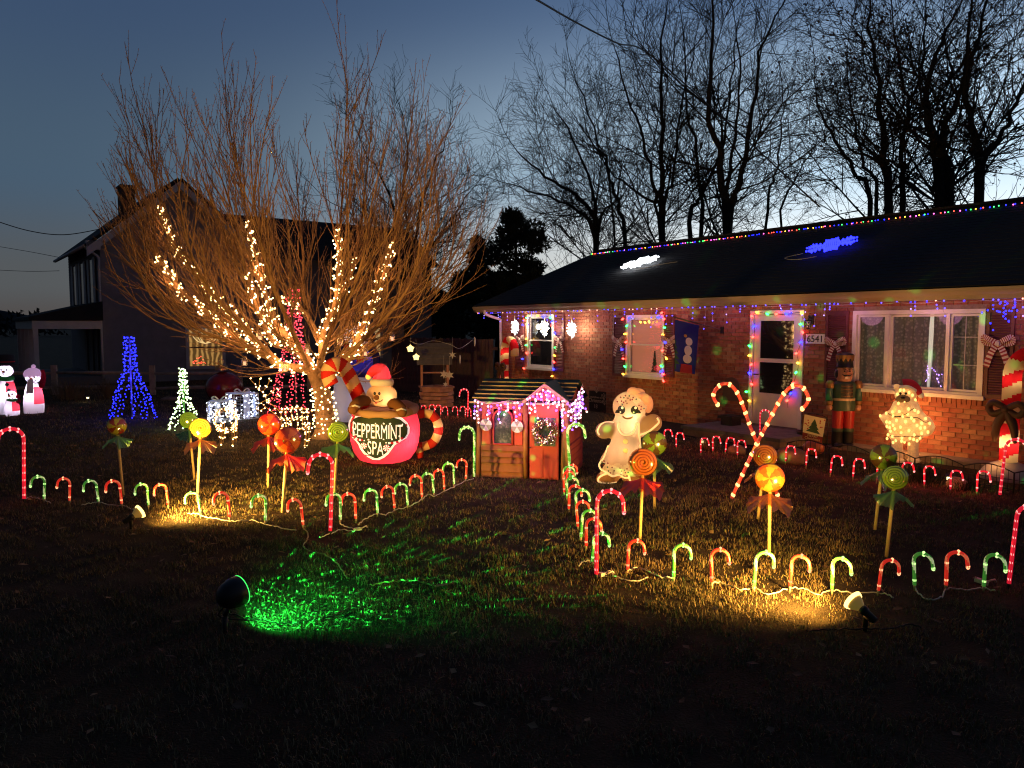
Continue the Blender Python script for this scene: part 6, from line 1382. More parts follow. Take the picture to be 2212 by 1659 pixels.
b = MB(); b.tube(smoothpath([m8(430, 210, -.06), m8(560, 200, -.14), m8(690, 270, -.08)], 4), .032, 8); b.ball(m8(795, 345, .02), .045, 8, 6); b.build('hat_trim', mat('fur_trim', (.7, .6, .48), .9, em=(1, .6, .3), es=.12), t)
b = MB(); bb_ = []
for x, y in [(425, 245), (490, 240), (580, 285), (375, 315), (640, 330), (395, 470), (500, 440), (690, 420), (180, 650), (290, 620), (300, 690), (410, 605), (470, 690), (555, 650), (570, 560), (680, 585), (740, 620), (185, 800), (240, 805), (190, 880), (240, 895), (330, 915), (255, 960), (300, 850), (430, 880), (440, 985), (580, 940), (670, 1010), (720, 850), (800, 815), (855, 890), (780, 900), (910, 970), (800, 995), (940, 820), (870, 740), (210, 1025), (195, 1090), (290, 1045), (350, 1115), (455, 1060), (450, 1120), (595, 1065), (660, 1090), (720, 1120), (770, 1075), (500, 1150), (580, 1185), (300, 1160), (75, 690), (665, 770), (360, 760), (520, 780), (620, 720)]:
    q = m8(x, y); yy = bs(q.x, q.z); bb_.append((q.x, yy - .012, q.z)); 
me = MB().ball((0, 0, 0), (.019, .019, .026), 7, 5).mesh('bulb', glow('bear_bulb', (1, .55, .13), 2.4))
for q in bb_: link('bulb', me, t, q)
b = MB()
for row_ in ([(190, 640), (300, 690), (420, 690), (540, 640), (650, 560), (700, 560)], [(300, 710), (470, 700), (600, 715), (730, 720), (850, 795), (920, 790)], [(240, 1030), (330, 1045), (440, 1030), (590, 1040), (720, 1035), (770, 1050)]): b.tube(smoothpath([Vector((m8(x, y).x, bs(m8(x, y).x, m8(x, y).z) - .012, m8(x, y).z)) for x, y in row_], 4), .005, 4)
o = b.build('lead', CABLE_G, t); tag(o, kind='stuff')
for q, w_ in ((m8(520, 800, .30), 17), (m8(520, 350, .26), 5), (m8(520, 1200, .24), 8), (m8(480, 900, -.5), 3)):
    wq = g + Matrix.Rotation(facing(g), 3, 'Z') @ q; lamp('bear_lamp', wq, w_, (1, .38, .10), .08)

# small garden flag, black edging fence, pots, pumpkin, stones
g = G(1756, 985); t = thing('garden_flag', 'cream garden flag with a printed tree reading Merry Christmas', 'flag', g, facing(g) + .25); f = local(g, facing(g) + .25)
tl, tr_, br_, bl_ = f(1738, 895), f(1784, 905), f(1776, 954), f(1733, 943)
def q4(u_, v_, o_=0): q = tl.lerp(tr_, u_).lerp(bl_.lerp(br_, u_), v_); return (q.x, q.y - o_, q.z)
MB().add([q4(0, 0), q4(1, 0), q4(1, .8), q4(0, .8)], [(3, 2, 1, 0)]).build('cloth', mat('flag_cream', (.70, .52, .28), .8, em=(1, .6, .25), es=.03), t)
MB().add([q4(0, .8), q4(1, .8), q4(1, 1.08), q4(0, 1.08)], [(3, 2, 1, 0)]).build('lower_band', mat('flag_maroon', (.22, .03, .02), .8), t)
b = MB()
for v0, w_ in ((.2, .16), (.36, .26), (.52, .36)): b.add([q4(.5, v0 - .1, .004), q4(.5 - w_, v0 + .18, .004), q4(.5 + w_, v0 + .2, .004)], [(0, 1, 2)])
b.build('tree_print', mat('print_green', (.05, .09, .04), .8), t)
b = MB()
for _ in range(14): u_, v_ = rc.choice((rc.uniform(.05, .25), rc.uniform(.75, .95))), rc.uniform(.06, .72); k = 8; b.add([q4(u_ + .035 * math.cos(2 * math.pi * i / k), v_ + .035 * math.sin(2 * math.pi * i / k), .004) for i in range(k)], [tuple(range(k))])
o = b.build('dot_print', REDPRINT, t); tag(o, kind='stuff')
for tx, v_, sz in (('MERRY', .87, .055), ('Christmas', .99, .06)):
    o = link('lettering', text_mesh(tx, sz, mat('print_cream', (.6, .45, .25), .8), .001), t, q4(.5, v_, .006)); o.rotation_euler = (R(90), R(-10) * -1, 0)
q = Vector(q4(1.03, -.06)); MB().tube(smoothpath([(q.x + .03, q.y, 0), (q.x + .02, q.y, .3), q, Vector(q4(-.05, -.06))], 4), .006, 5).build('stake', CABLE_K, t)
s_, z_ = W(1290, 865, .25); t = hthing('countdown_sign', 'dark chalk style Christmas countdown sign against the brick behind the playhouse', 'sign', s_, .25, 0)
MB().bb((-.3, 0, z_ - .28), (.3, .015, z_ + .22)).build('panel', mat('slate', (.012, .010, .010), .8), t)
CHK = mat('chalk', (.36, .28, .24), .9)
for tx, dz, sz in (('countdown to', .075, .075), ('Christmas', -.01, .13), ('18', -.15, .14)):
    o = link('lettering', text_mesh(tx, sz, CHK, .001), t, (-.05, -.004, z_ + dz)); o.rotation_euler = (R(90), 0, 0)
for cx, cz, r_ in ((-.02, .22, .09), (.24, .08, .08), (.27, -.05, .07)):
    b = MB()
    for k in range(3): a0_ = R(90 + (k - 1) * 50); b.tube(smoothpath([(cx, -.006, z_ + cz - .04), (cx + r_ * math.cos(a0_ + .3), -.006, z_ + cz + r_ * math.sin(a0_ + .3)), (cx + r_ * 1.3 * math.cos(a0_), -.006, z_ + cz + r_ * 1.3 * math.sin(a0_)), (cx + r_ * math.cos(a0_ - .3), -.006, z_ + cz + r_ * math.sin(a0_ - .3)), (cx, -.006, z_ + cz - .04)], 4), .005, 4)
    b.build('leaf_scroll', CHK, t)
for x in (-.25, .25): MB().bb((x - .012, .016, 0), (x + .012, .03, z_)).build('stake', CABLE_K, t)
IRON = mat('black_iron', (.014, .012, .012), .5)
t0 = [(1700, 992), (1791, 1003), (1879, 1018), (1975, 1030), (2080, 1048), (2189, 1066), (2300, 1086)]
t = thing('edging_fence', 'low black wire edging fence arching along the house planting bed', 'fence', (0, 0, 0))
for a, c in zip(t0, t0[1:]):
    A2, C2 = G(*a), G(*c); n = 9
    for e in ((A2, C2) if a == t0[0] else (C2,)): MB().tube([e, e + Vector((0, 0, .27))], .011, 5).build('post', IRON, t)
    top = [A2.lerp(C2, i / 16) + Vector((0, 0, .26 + .075 * math.sin(math.pi * i / 16))) for i in range(17)]; MB().tube(top, .008, 4).build('arch_rail', IRON, t)
    MB().tube([A2 + Vector((0, 0, .05)), C2 + Vector((0, 0, .05))], .006, 4).build('bottom_rail', IRON, t); MB().tube([A2 + Vector((0, 0, .17)), C2 + Vector((0, 0, .17))], .004, 4).build('mid_rail', IRON, t)
    for i in range(1, n): q = A2.lerp(C2, i / n); MB().tube([q, q + Vector((0, 0, .26 + .075 * math.sin(math.pi * i / n)))], .0045, 4).build('picket', IRON, t)
def at_house(x, y, n): s, z = W(x, y, n); return s
g = HP(W(1579, 900, .45)[0], .45, 0); t = thing('planter', 'black square pedestal planter left of the door', 'planter', g, HRZ)
b = MB(); b.box((0, 0, .03), (.34, .34, .06)); b.box((0, 0, .19), (.27, .27, .26)); b.box((0, 0, .345), (.36, .36, .05)); b.build('pot', mat('planter_black', (.022, .018, .017), .6), t); MB().box((0, 0, .375), (.28, .28, .012)).build('soil', mat('soil', (.02, .014, .01), 1), t)
g = HP(W(1830, 930, .35)[0] - .75, .35, 0); t = thing('round_pot', 'dark round pot behind the garden flag', 'planter', g); MB().lathe([(0, 0), (.14, .0), (.19, .22), (.20, .24), (.17, .24), (.15, .2), (0, .2)], 18).build('pot', mat('pot_dark', (.03, .022, .02), .6), t)
p, rz = place(1757, 985, .12); t = thing('pumpkin', 'faded orange pumpkin on the ground below the garden flag', 'pumpkin', p)
b = MB(); vs = []; nu, nv = 32, 12; R_ = .17
b.ball((0, 0, .12), (R_, R_, .125), nu, nv)
b.v = [(v[0] * (1 - .07 * abs(math.cos(math.atan2(v[1], v[0]) * 5)) ** 6), v[1] * (1 - .07 * abs(math.cos(math.atan2(v[1], v[0]) * 5)) ** 6), v[2]) for v in b.v]; b.build('shell', mat('pumpkin_skin', (.35, .075, .03), .5, var=.2, vs=6), t); MB().tube([(0, 0, .23), (.02, 0, .28), (.05, .01, .30)], [.025, .018, .02], 6).build('stalk', mat('stalk', (.1, .07, .03), .8), t)
def stone(label, x, y, w_, h_, seed, m):
    p, rz = place(x, y, w_ * .3); rs = random.Random(seed); b = MB(); b.ball((0, 0, h_ * .3), (w_ / 2, w_ * .36, h_ * .62), 14, 9); b.v = [tuple(Vector(v) * (1 + .12 * math.sin(v[0] * 23 + seed) * math.sin(v[1] * 19) + rs.uniform(-.02, .02))) for v in b.v]
    o = b.build('stone', m, None, p, rz + rs.uniform(-.3, .3)); tag(o, label, 'rock')
ST = mat('field_stone', (.20, .13, .09), .9, var=.35, vs=7, bump=.6, bs=20)
stone('brown field stone between the small red canes before the stoop', 1592, 982, .30, .16, 1, ST); stone('large brown field stone right of the giant crossed canes', 1708, 1003, .52, .26, 2, ST); stone('pale lit field stone under a solar light by the edging fence', 2067, 1058, .26, .17, 3, mat('pale_stone', (.45, .36, .22), .9, var=.3, vs=9, bump=.6, bs=20)); stone('flat pale stone before the farmhouse fence', 368, 866, .5, .12, 4, ST)
for x, y, lab in ((190, 868, 'small glowing solar spot light before the farmhouse shrubs'), (1517, 968, 'small glowing solar spot light in dry grass before the stoop'), (2050, 1052, 'small solar spot light lighting a pale stone')):
    p, rz = place(x, y, .05); t = thing('solar_light', lab, 'solar light', p, rz); MB().tube([(0, 0, -.02), (0, 0, .1)], .008, 5).build('stake', CABLE_K, t); MB().box((0, 0, .13), (.09, .06, .05), rot=(.4, 0, 0)).build('head', CABLE_K, t); MB().box((0, -.03, .11), (.06, .02, .035)).build('lens', glow('solar_lens', (1, .85, .4), 4), t)
    lamp('solar_lamp', p + Vector((0, -.12, .10)), .5, (1, .8, .4), .02)
def tuft(label, x, y, w_, h_, n_, seed, col):
    p, rz = place(x, y); rs = random.Random(seed); b = MB()
    for _ in range(n_):
        a = rs.uniform(0, 6.28); r_ = abs(rs.gauss(0, w_ / 4)); q = Vector((r_ * math.cos(a), r_ * math.sin(a), 0)); d = Vector((math.cos(a) * rs.uniform(.1, .8), math.sin(a) * rs.uniform(.1, .8), 1)) * h_ * rs.uniform(.5, 1); w2 = Vector((-math.sin(a), math.cos(a), 0)) * .004
        m_ = q + d * .6; e = q + d + Vector((math.cos(a), math.sin(a), -.6)) * h_ * .25; b.add([q - w2, q + w2, m_ + w2 * .8, m_ - w2 * .8, e], [(0, 1, 2, 3), (3, 2, 4)])
    t = thing('grass_clump', label, 'plant', p, rz); o = b.build('stalks', col, t); tag(o, kind='stuff')
STRAW = mat('straw', (.16, .10, .05), .9); DKG = mat('low_shrub', (.03, .035, .018), .9)
tuft('straw coloured grass clump round the solar light before the stoop', 1525, 970, .5, .28, 260, 1, STRAW); tuft('dry grass clump against the brick left of the stoop', 1330, 925, .8, .45, 260, 2, STRAW); tuft('low dark plants inside the edging fence before the bear', 1990, 1040, .7, .3, 300, 3, DKG); tuft('dry shrub before the farmhouse porch', 150, 862, 1.6, .8, 420, 4, STRAW); tuft('dry shrub left of the blue light tree', 235, 860, 1.4, .8, 380, 5, STRAW); tuft('low dark plants at the end of the edging fence', 2085, 1058, .5, .22, 220, 6, DKG)
# ================================================================ LIGHT STRINGS
rb_ = random.Random(77)
def bulbs(name, pts_mats, mats, r, parent, el=1.0, nu=6, nv=4):
    b = MB()
    for q, mi in pts_mats:
        b.ball(q, (r, r, r * el), nu, nv, mi)
    o = b.build(name, mats, parent); tag(o, kind='stuff'); return o
# ---- warm white strings wound round the limbs of the front tree
def wound(key, label, i0, i1, rad, step, seed, taper=.32):
    pts = limbs_w[key]; N = len(pts); a, c = int(i0 * (N - 1)), int(i1 * (N - 1)); seg = pts[a:c + 1]
    rs = random.Random(seed); t = thing('fairy_light_string', label, 'string lights', TP, 0, 'warm white strings wound on the tree')
    path = []; bl = []; ang = rs.uniform(0, 6); acc = 0; total = sum((seg[i + 1] - seg[i]).length for i in range(len(seg) - 1)); d0 = 0
    for i in range(len(seg) - 1):
        A2, C2 = seg[i], seg[i + 1]; ln = (C2 - A2).length; tt = (C2 - A2).normalized(); n1 = tt.orthogonal().normalized(); n2 = tt.cross(n1); k = max(1, int(ln / (.0155 if key != 'trunk' else .0065)))
        for j in range(k):
            f = (d0 + ln * j / k) / total; r_ = lerp(rad, rad * taper, f) + .008; ang += .50 + rs.uniform(-.12, .12)
            q = A2.lerp(C2, j / k) + (n1 * math.cos(ang) + n2 * math.sin(ang)) * r_; path.append(q)
            acc += 1
            if acc % step == 0 and (key != 'trunk' or rs.random() < .75): bl.append((q + (n1 * math.cos(ang) + n2 * math.sin(ang)) * .016 + rv(rs) * .018, 0))
        d0 += ln
    MB().tube(path[::2], .003, 3, smooth=False).build('cable', CABLE_G, t)
    bulbs('bulbs', bl, [GW], .0150, t); return seg
tw_ = [('A', 'warm white light string on the lowest limb sweeping left', .0, .86, .095, 1, 1), ('B', 'warm white light string on the limb rising to the upper left tip', .0, .86, .06, 1, 2), ('C', 'warm white light string on the limb left of the tree centre', .02, .85, .09, 1, 3), ('C2', 'warm white light string on the short limb between the two left ones', .0, .62, .055, 1, 4), ('D', 'warm white light string on the short limb crossing the centre', .3, .62, .045, 2, 5), ('E', 'warm white light string on the upright centre right limb', .03, .80, .095, 1, 6), ('F', 'warm white light string on the limb leaning right over the mug', .12, .80, .085, 1, 7), ('G', 'warm white light string on the thin branch off the centre right limb', .15, .6, .05, 3, 8)]
for a in tw_: wound(*a)
limbs_w['trunk'] = [Vector(q) for q in trunk]
wound('trunk', 'warm white light string round the lower trunk of the tree', .10, .70, .205, 1, 9, .80); 
for key, f, w_ in (('A', .12, 5), ('A', .4, 5), ('A', .7, 3), ('B', .4, 3.5), ('B', .75, 2.5), ('C', .3, 5), ('C', .62, 3.5), ('E', .25, 6), ('E', .5, 4), ('E', .72, 3), ('F', .3, 4.5), ('F', .62, 3.5), ('C2', .35, 2)):
    pts = limbs_w[key]; q = pts[int(f * (len(pts) - 1))] + TP + Vector((0, -.22, .06)); lamp('string_glow', q, w_ * 2.7, (1, .47, .15), .12)
lamp('string_glow', TP + Vector((-.05, -.42, .35)), 5, (1, .55, .2), .1)
# jar lanterns on the branches
JG = film('jar_glass', (.85, .8, .75), .12, .05)
for x, y, dy, lab in ((528, 779, -.9, 'hanging jar lantern on a dark handle, lowest under the left limb'), (560, 724, -.7, 'hanging jar lantern among the left limb lights'), (615, 792, -.5, 'hanging jar lantern just left of the tree fork'), (664, 752, -.6, 'reddish hanging jar lantern above the fork by the red light tree'), (735, 737, -.6, 'hanging jar lantern right of the centre limb'), (789, 758, -.7, 'hanging jar lantern above the gingerbread figure'), (847, 726, -.5, 'hanging jar lantern farthest right on the tree')):
    p = at(x, y, TY + dy); t = thing('jar_lantern', lab, 'lantern', p, 0, 'jar lanterns hung in the tree')
    MB().lathe([(0, -.09), (.045, -.088), (.05, -.07), (.05, .03), (.038, .055), (.038, .07)], 14).build('jar', JG, t); MB().lathe([(.041, .055), (.041, .08), (0, .082)], 12).build('lid', mat('jar_lid', (.30, .2, .12), .4, .6), t)
    MB().tube(smoothpath([(-.04, 0, .07), (-.035, 0, .15), (0, 0, .19), (.035, 0, .15), (.04, 0, .07)], 3), .003, 4).build('handle', CABLE_K, t); MB().tube([(0, 0, .19), (0, 0, .36)], .002, 3).build('hanger', CABLE_K, t)
    MB().lathe([(0, -.08), (.024, -.08), (.024, -.02), (0, -.018)], 8).build('candle', mat('jar_candle', (.7, .5, .4), .5, em=(1, .45, .25), es=2), t)

# ---- light trees: a pole and strands of bulbs
def light_tree(label, x, ytop, ybase, wpx, strands, per, bm, cab, r, seed, prof, lampcol, lampw, pole):
    p = G(x, ybase); H = at(x, ytop, p.y).z; Wd = wpx / F * p.y / 2; rs = random.Random(seed)
    t = thing('light_tree', label, 'light tree', p)
    MB().tube([(0, 0, -.02), (0, 0, H)], .018, 7).build('pole', pole, t)
    bl = []
    for k in range(strands):
        a = 2 * math.pi * (k + rs.uniform(-.15, .15)) / strands; path = []
        for j in range(25):
            f = j / 24; rr_ = prof(f) * Wd * (1 + .05 * math.sin(9 * f + k)); aa = a + .25 * math.sin(f * 3 + k); path.append(Vector((rr_ * math.cos(aa), rr_ * math.sin(aa), H * (1 - f * (1 - .02 * rs.random())))))
        MB().tube(path, .003, 3).build('strand', cab, t)
        for q in arcpts(path, per, .02): bl.append((q + rv(rs) * .018, 0))
    bulbs('bulbs', bl, [bm], r, t)
    for f in (.85, .55, .25): lamp('tree_glow', p + Vector((0, -.05, H * f * .8 + .1)), lampw, lampcol, .1)
pf = lambda f: .18 + .22 * f if f < .42 else .27 + .73 * ((f - .42) / .58) ** 1.05
light_tree('blue light tree on a pole, left of the small green white one', 286, 728, 903, 98, 14, 24, GB, CABLE_G, .0125, 1, pf, (.05, .05, 1), 3.0, mat('blue_pole', (.2, .2, .5), .5))
light_tree('short pale green and white light tree with a green pole', 399, 797, 926, 66, 11, 19, GWG, CABLE_G, .0135, 2, pf, (.6, 1, .4), .8, mat('green_pole', (.06, .25, .06), .5))
light_tree('tall red light tree behind the trunk of the lit tree', 640, 625, 890, 128, 17, 34, glow('bulb_rose', (1, .05, .07), 5.5), CABLE_G, .0135, 3, pf, (1, .05, .08), 2.2, mat('grey_pole', (.2, .18, .17), .5))

# ---- lit present boxes
def present(label, x0, x1, y0, y1, seed, rib):
    xc = (x0 + x1) / 2; p, rz = place(xc, y1, .15); f = local(p, rz); w_ = (f(x1, y1) - f(x0, y1)).x; h = f(xc, y0).z; rs = random.Random(seed); rz += .35 if seed == 2 else -.2
    t = thing('lit_present', label, 'present box', p, rz, 'lit present boxes by the tree'); w_ *= .86
    b = MB(); e = w_ / 2
    for x in (-e, e):
        for y in (-e, e): b.tube([(x, y, 0), (x, y, h)], .007, 4)
        for z in (0.01, h): b.tube([(x, -e, z), (x, e, z)], .007, 4)
    for y in (-e, e):
        for z in (0.01, h): b.tube([(-e, y, z), (e, y, z)], .007, 4)
    b.build('frame', WHITE, t)
    b = MB()
    for k in range(7):
        zz = h * (k + .5) / 7; b.tube([(-e, -e, zz), (e, -e, zz), (e, e, zz), (-e, e, zz), (-e, -e, zz)], .0025, 3)
    for k in range(6):
        xx = lerp(-e, e, (k + .5) / 6); b.tube([(xx, -e, 0), (xx, -e, h)], .0025, 3); b.tube([(-e, xx, 0), (-e, xx, h)], .0025, 3); b.tube([(e, xx, 0), (e, xx, h)], .0025, 3)
    o = b.build('wire_grid', mat('silver_wire', (.6, .6, .65), .4), t); tag(o, kind='stuff')
    SM = mat('sheer_panel', (.55, .6, .75), .8, em=(.45, .55, 1), es=.22)
    k = w_ * .13
    for q in (((-k, -e - .006, 0), (k, -e - .004, h)), ((-e - .006, -k, 0), (-e - .004, k, h)), ((e + .004, -k, 0), (e + .006, k, h))): MB().bb(*q).build('ribbon', SM, t)
    b = MB(); b.bb((-e, -e, h), (e, e, h + .004)); b.build('lid', SM, t)
    b = MB()
    for sg_ in (-1, 1): b.tube(smoothpath([(0, 0, h), (sg_ * .10, -.02, h + .10), (sg_ * .17, 0, h + .06), (sg_ * .08, 0, h + .02), (0, 0, h)], 4), .018, 6)
    b.build('bow', mat('silver_bow', (.6, .6, .66), .3, .4), t)
    bl = []
    for _ in range(110):
        s_ = rs.choice((0, 1, 2)); u_ = rs.uniform(-e, e); zz = rs.uniform(.02, h)
        bl.append(((u_, -e - .01, zz) if s_ == 0 else ((-e - .01, u_, zz) if s_ == 1 else (e + .01, u_, zz)), 0))
    bulbs('bulbs', bl, [glow('present_bulb', (.70, .78, 1), 9)], .011, t)
    lamp('present_glow', p + Vector((0, 0, h * .5)), 2.4, (.6, .68, 1), .1)
present('smaller silver white lit present box behind the grazing lit doe', 449, 503, 866, 912, 1, 0)
present('larger silver white lit present box beside the lit buck antlers', 492, 556, 849, 905, 2, 0)

# ---- wire deer
WIRE = mat('gold_wire', (.50, .30, .12), .45, .5)
def deer(label, name, p, rz, sk, seed, n, sc_=1.0):
    t = thing(name, label, 'lit deer', p, rz, 'lit wire deer by the tree'); rs = random.Random(seed); wires = MB(); bl = []
    for pl, r_ in sk:
        pts = smoothpath([Vector(q) * sc_ for q in pl], 4); wires.tube(pts, r_, 4)
    o = wires.build('wire_frame', WIRE, t); tag(o, kind='stuff')
    tot = [(pl, sum((Vector(pl[i + 1]) - Vector(pl[i])).length for i in range(len(pl) - 1))) for pl, r_ in sk]; L_ = sum(q[1] for q in tot)
    for pl, ln in tot:
        for q in arcpts([Vector(v) * sc_ for v in pl], max(2, int(n * ln / L_)), .02): bl.append((q + rv(rs) * .014, 0))
    bulbs('bulbs', bl, [GW], .0105, t)
    lamp('deer_glow', p + Vector((0, -.1, .5)), 1.6, (1, .6, .25), .1)
def body(x0, x1, z0, r, hoops):
    out = []
    for k in range(hoops):
        x = lerp(x0, x1, k / (hoops - 1)); rr_ = r * (.8 + .25 * math.sin(math.pi * (k + .5) / hoops)); out.append(([(x, rr_ * .7 * math.cos(a), z0 + rr_ * math.sin(a)) for a in [2 * math.pi * j / 8 for j in range(9)]], .005))
    for a in [2 * math.pi * j / 6 for j in range(6)]: out.append(([(lerp(x0, x1, k / 4), r * .7 * math.cos(a), z0 + r * (.85 + .2 * math.sin(math.pi * k / 4)) * math.sin(a)) for k in range(5)], .005))
    return out
p, rz = place(636, 966); f = local(p, rz); kx = (f(680, 960) - f(580, 960)).x / 100
def dx(x, y, d=0.0): v = f(x, y, d); return (v.x, v.y, v.z)
bz = f(640, 905).z
sk = body(f(607, 0 + 905).x, f(665, 905).x, bz, .21, 6)
for x, d in ((612, -.1), (618, .1), (658, -.1), (665, .1)): sk += [([dx(x, 915, d), dx(x + 2, 940, d), dx(x - 1, 966, d)], .006), ([dx(x + 5, 915, d), dx(x + 4, 940, d), dx(x + 1, 966, d)], .006)]
sk += [([dx(606, 905), dx(592, 893), dx(575, 880), dx(566, 872)], .006), ([dx(608, 893), dx(595, 880), dx(580, 868)], .006), ([dx(580, 868), dx(570, 866), dx(556, 878), dx(553, 884), dx(562, 886), dx(575, 880)], .006)]
for sg_ in (-.06, .06):
    sk += [([dx(576, 868, sg_), dx(568, 850, 2 * sg_), dx(552, 832, 3 * sg_), dx(541, 820, 3 * sg_)], .006), ([dx(560, 841, 2.5 * sg_), dx(560, 828, 2.5 * sg_), dx(561, 817, 2.5 * sg_)], .005), ([dx(566, 848, 2 * sg_), dx(578, 832, 2 * sg_), dx(583, 818, 2 * sg_)], .005), ([dx(572, 858, 2 * sg_), dx(590, 845, 2 * sg_), dx(600, 838, 2 * sg_)], .005), ([dx(575, 864, 2 * sg_), dx(592, 860, 2 * sg_), dx(602, 855, 2 * sg_)], .005)]
sk += [([dx(665, 895), dx(672, 886), dx(674, 892)], .005)]
deer('lit wire buck with tall antlers standing behind the orange lollipops', 'wire_deer', p, rz, sk, 4, 190)
p, rz = place(490, 962); f = local(p, rz)
sk = []
bz = f(490, 908).z
for a in [2 * math.pi * j / 8 for j in range(8)]: sk.append(([(.17 * math.cos(a), -.35, bz + .17 * math.sin(a)), (.2 * math.cos(a), 0, bz + .02 + .2 * math.sin(a)), (.17 * math.cos(a), .35, bz + .17 * math.sin(a))], .005))
for y in (-.35, -.1, .15, .38): sk.append(([(.19 * math.cos(a), y, bz + .19 * math.sin(a)) for a in [2 * math.pi * j / 10 for j in range(11)]], .005))
for x, d in ((476, -.3), (502, -.3), (480, .3), (508, .3)): sk += [([dx(x, 912, d), dx(x - 1, 935, d), dx(x, 962, d)], .006), ([dx(x + 5, 912, d), dx(x + 4, 935, d), dx(x + 2, 962, d)], .006)]
sk += [([dx(495, 900, -.3), dx(499, 885, -.42), dx(502, 876, -.5)], .006), ([dx(503, 903, -.3), dx(506, 888, -.42), dx(507, 878, -.5)], .006), ([dx(500, 876, -.5), dx(497, 870, -.55), dx(507, 868, -.58), dx(508, 877, -.5)], .006), ([dx(502, 872, -.5), dx(496, 866, -.5)], .005)]
deer('lit wire doe facing the street in front of the presents', 'wire_deer', p, rz, sk, 5, 170)

# ---- eave icicles, window strings, ridge lights
def hs(name, label, cat='string lights', group=None): return thing(name, label, cat, HO, HRZ, group)
t = hs('icicle_light_string', 'violet icicle light string hanging along the whole eave')
rs = random.Random(5); n_ = -.475; path = []; bl = []; s = -.5; k = 0
while s < WL - .3:
    path.append(Vector((s, n_ + rs.uniform(-.01, .01), EZ - .03 - .02 * abs(math.sin(s * 5)))))
    if rs.random() < .5:
        dn = rs.choice((.08, .14, .2, .28, .36)) * rs.uniform(.7, 1.2); q = [path[-1], path[-1] + Vector((rs.uniform(-.02, .02), 0, -dn * .5)), path[-1] + Vector((rs.uniform(-.03, .03), 0, -dn))]; 
        MB().tube(q, .0025, 3).build('drop', CABLE_W, t)
        for f_ in (.45, 1.0): bl.append((q[0].lerp(q[2], f_), rs.choice((0, 0, 0, 0, 1, 2))))
    bl.append((path[-1] + Vector((0, -.01, .02)), rs.choice((0, 0, 0, 1, 3))))
    s += rs.uniform(.06, .30)
for _ in range(30): bl.append((Vector((W(2165, 690, .47)[0] + rs.gauss(0, .12), -.48, EZ - .05 - abs(rs.gauss(0, .2)))), 1))
MB().tube(path, .004, 4).build('cable', CABLE_W, t)
GVL = glow('bulb_violet_soft', (.075, .055, 1), 5.5)
bulbs('bulbs', bl, [GVL, glow('bulb_icicle_blue', (.012, .014, 1), 9), glow('bulb_lilac', (.40, .28, 1), 3), glow('bulb_salmon', (1, .3, .2), 5)], .0125, t)
for s in np.linspace(.4, 13.6, 11): lamp('icicle_glow', HP(s, .42, EZ - .20), 3.6, (.95, .34, .62), .2)
C9 = {'R': glow('c9_red', (1, .03, .02), 16), 'G': glow('c9_green', (.03, 1, .12), 9), 'B': glow('c9_blue', (.010, .014, 1), 20), 'Y': glow('c9_yellow', (1, .45, .03), 11)}
C9M = {}
for c, m in C9.items(): b = MB(); b.lathe([(0, .042), (.013, .034), (.0215, .010), (.022, -.008), (.015, -.026), (0, -.031)], 8); C9M[c] = b.mesh('bulb', m)
SOCK = MB().lathe([(.010, .0), (.010, .022), (0, .024)], 6).mesh('socket', CABLE_G)
def c9(label, z, paths):
    t = hs('coloured_light_string', label, 'string lights', 'large bulb strings round the windows and door')
    for pl in paths:
        P = []
        for x, y, c in pl:
            s_, zz = W(*z(x, y), .06); q = Vector((s_, -.06, zz)); P.append(q + Vector((0, .012, 0)))
            if c: o = link('bulb', C9M[c], t, q + Vector((0, -.012, 0))); o.rotation_euler = (rs.uniform(.6, 2.2), rs.uniform(-.6, .6), 0); so_ = link('socket', SOCK, t, q + Vector((0, .004, 0))); so_.rotation_euler = (R(90), 0, 0)
        if len(P) > 1: MB().tube(smoothpath(P, 4), .004, 4).build('cable', CABLE_G, t)
z8b = unz(1850, 1200, .24108); z5 = unz(1800, 1150, .45208); z7 = unz(2700, 1150, .42194)
c9('coloured bulb string framing the first window by the downspout', z8b, [[(930, 215, 'G'), (895, 250, 'R'), (870, 330, 'B'), (905, 440, None), (930, 555, 'Y'), (925, 660, 'G'), (930, 790, 'R'), (865, 885, 'B'), (890, 1040, 'R')], [(1110, 180, 'Y'), (1200, 200, 'B'), (1325, 215, 'G'), (1350, 275, 'B'), (1345, 335, 'R'), (1395, 465, 'B'), (1400, 700, 'G'), (1390, 830, 'Y'), (1380, 935, 'R'), (1375, 1050, 'B'), (1350, 1165, 'Y')]])
c9('coloured bulb string framing the pink lit window', z5, [[(1445, 235, 'R'), (1480, 295, 'G'), (1465, 365, 'Y'), (1475, 435, 'R'), (1440, 500, 'B'), (1450, 580, 'R'), (1465, 650, 'G'), (1450, 715, 'Y')], [(1500, 225, 'B'), (1545, 240, None), (1600, 262, 'Y'), (1640, 266, 'Y'), (1675, 260, 'Y'), (1755, 220, 'B'), (1785, 180, 'R'), (1805, 235, 'R'), (1810, 310, 'G'), (1795, 372, 'Y'), (1815, 440, 'B'), (1790, 510, 'R'), (1825, 578, 'Y'), (1780, 645, 'G'), (1780, 690, 'B'), (1800, 715, 'R'), (1800, 775, 'R'), (1805, 880, None)]])
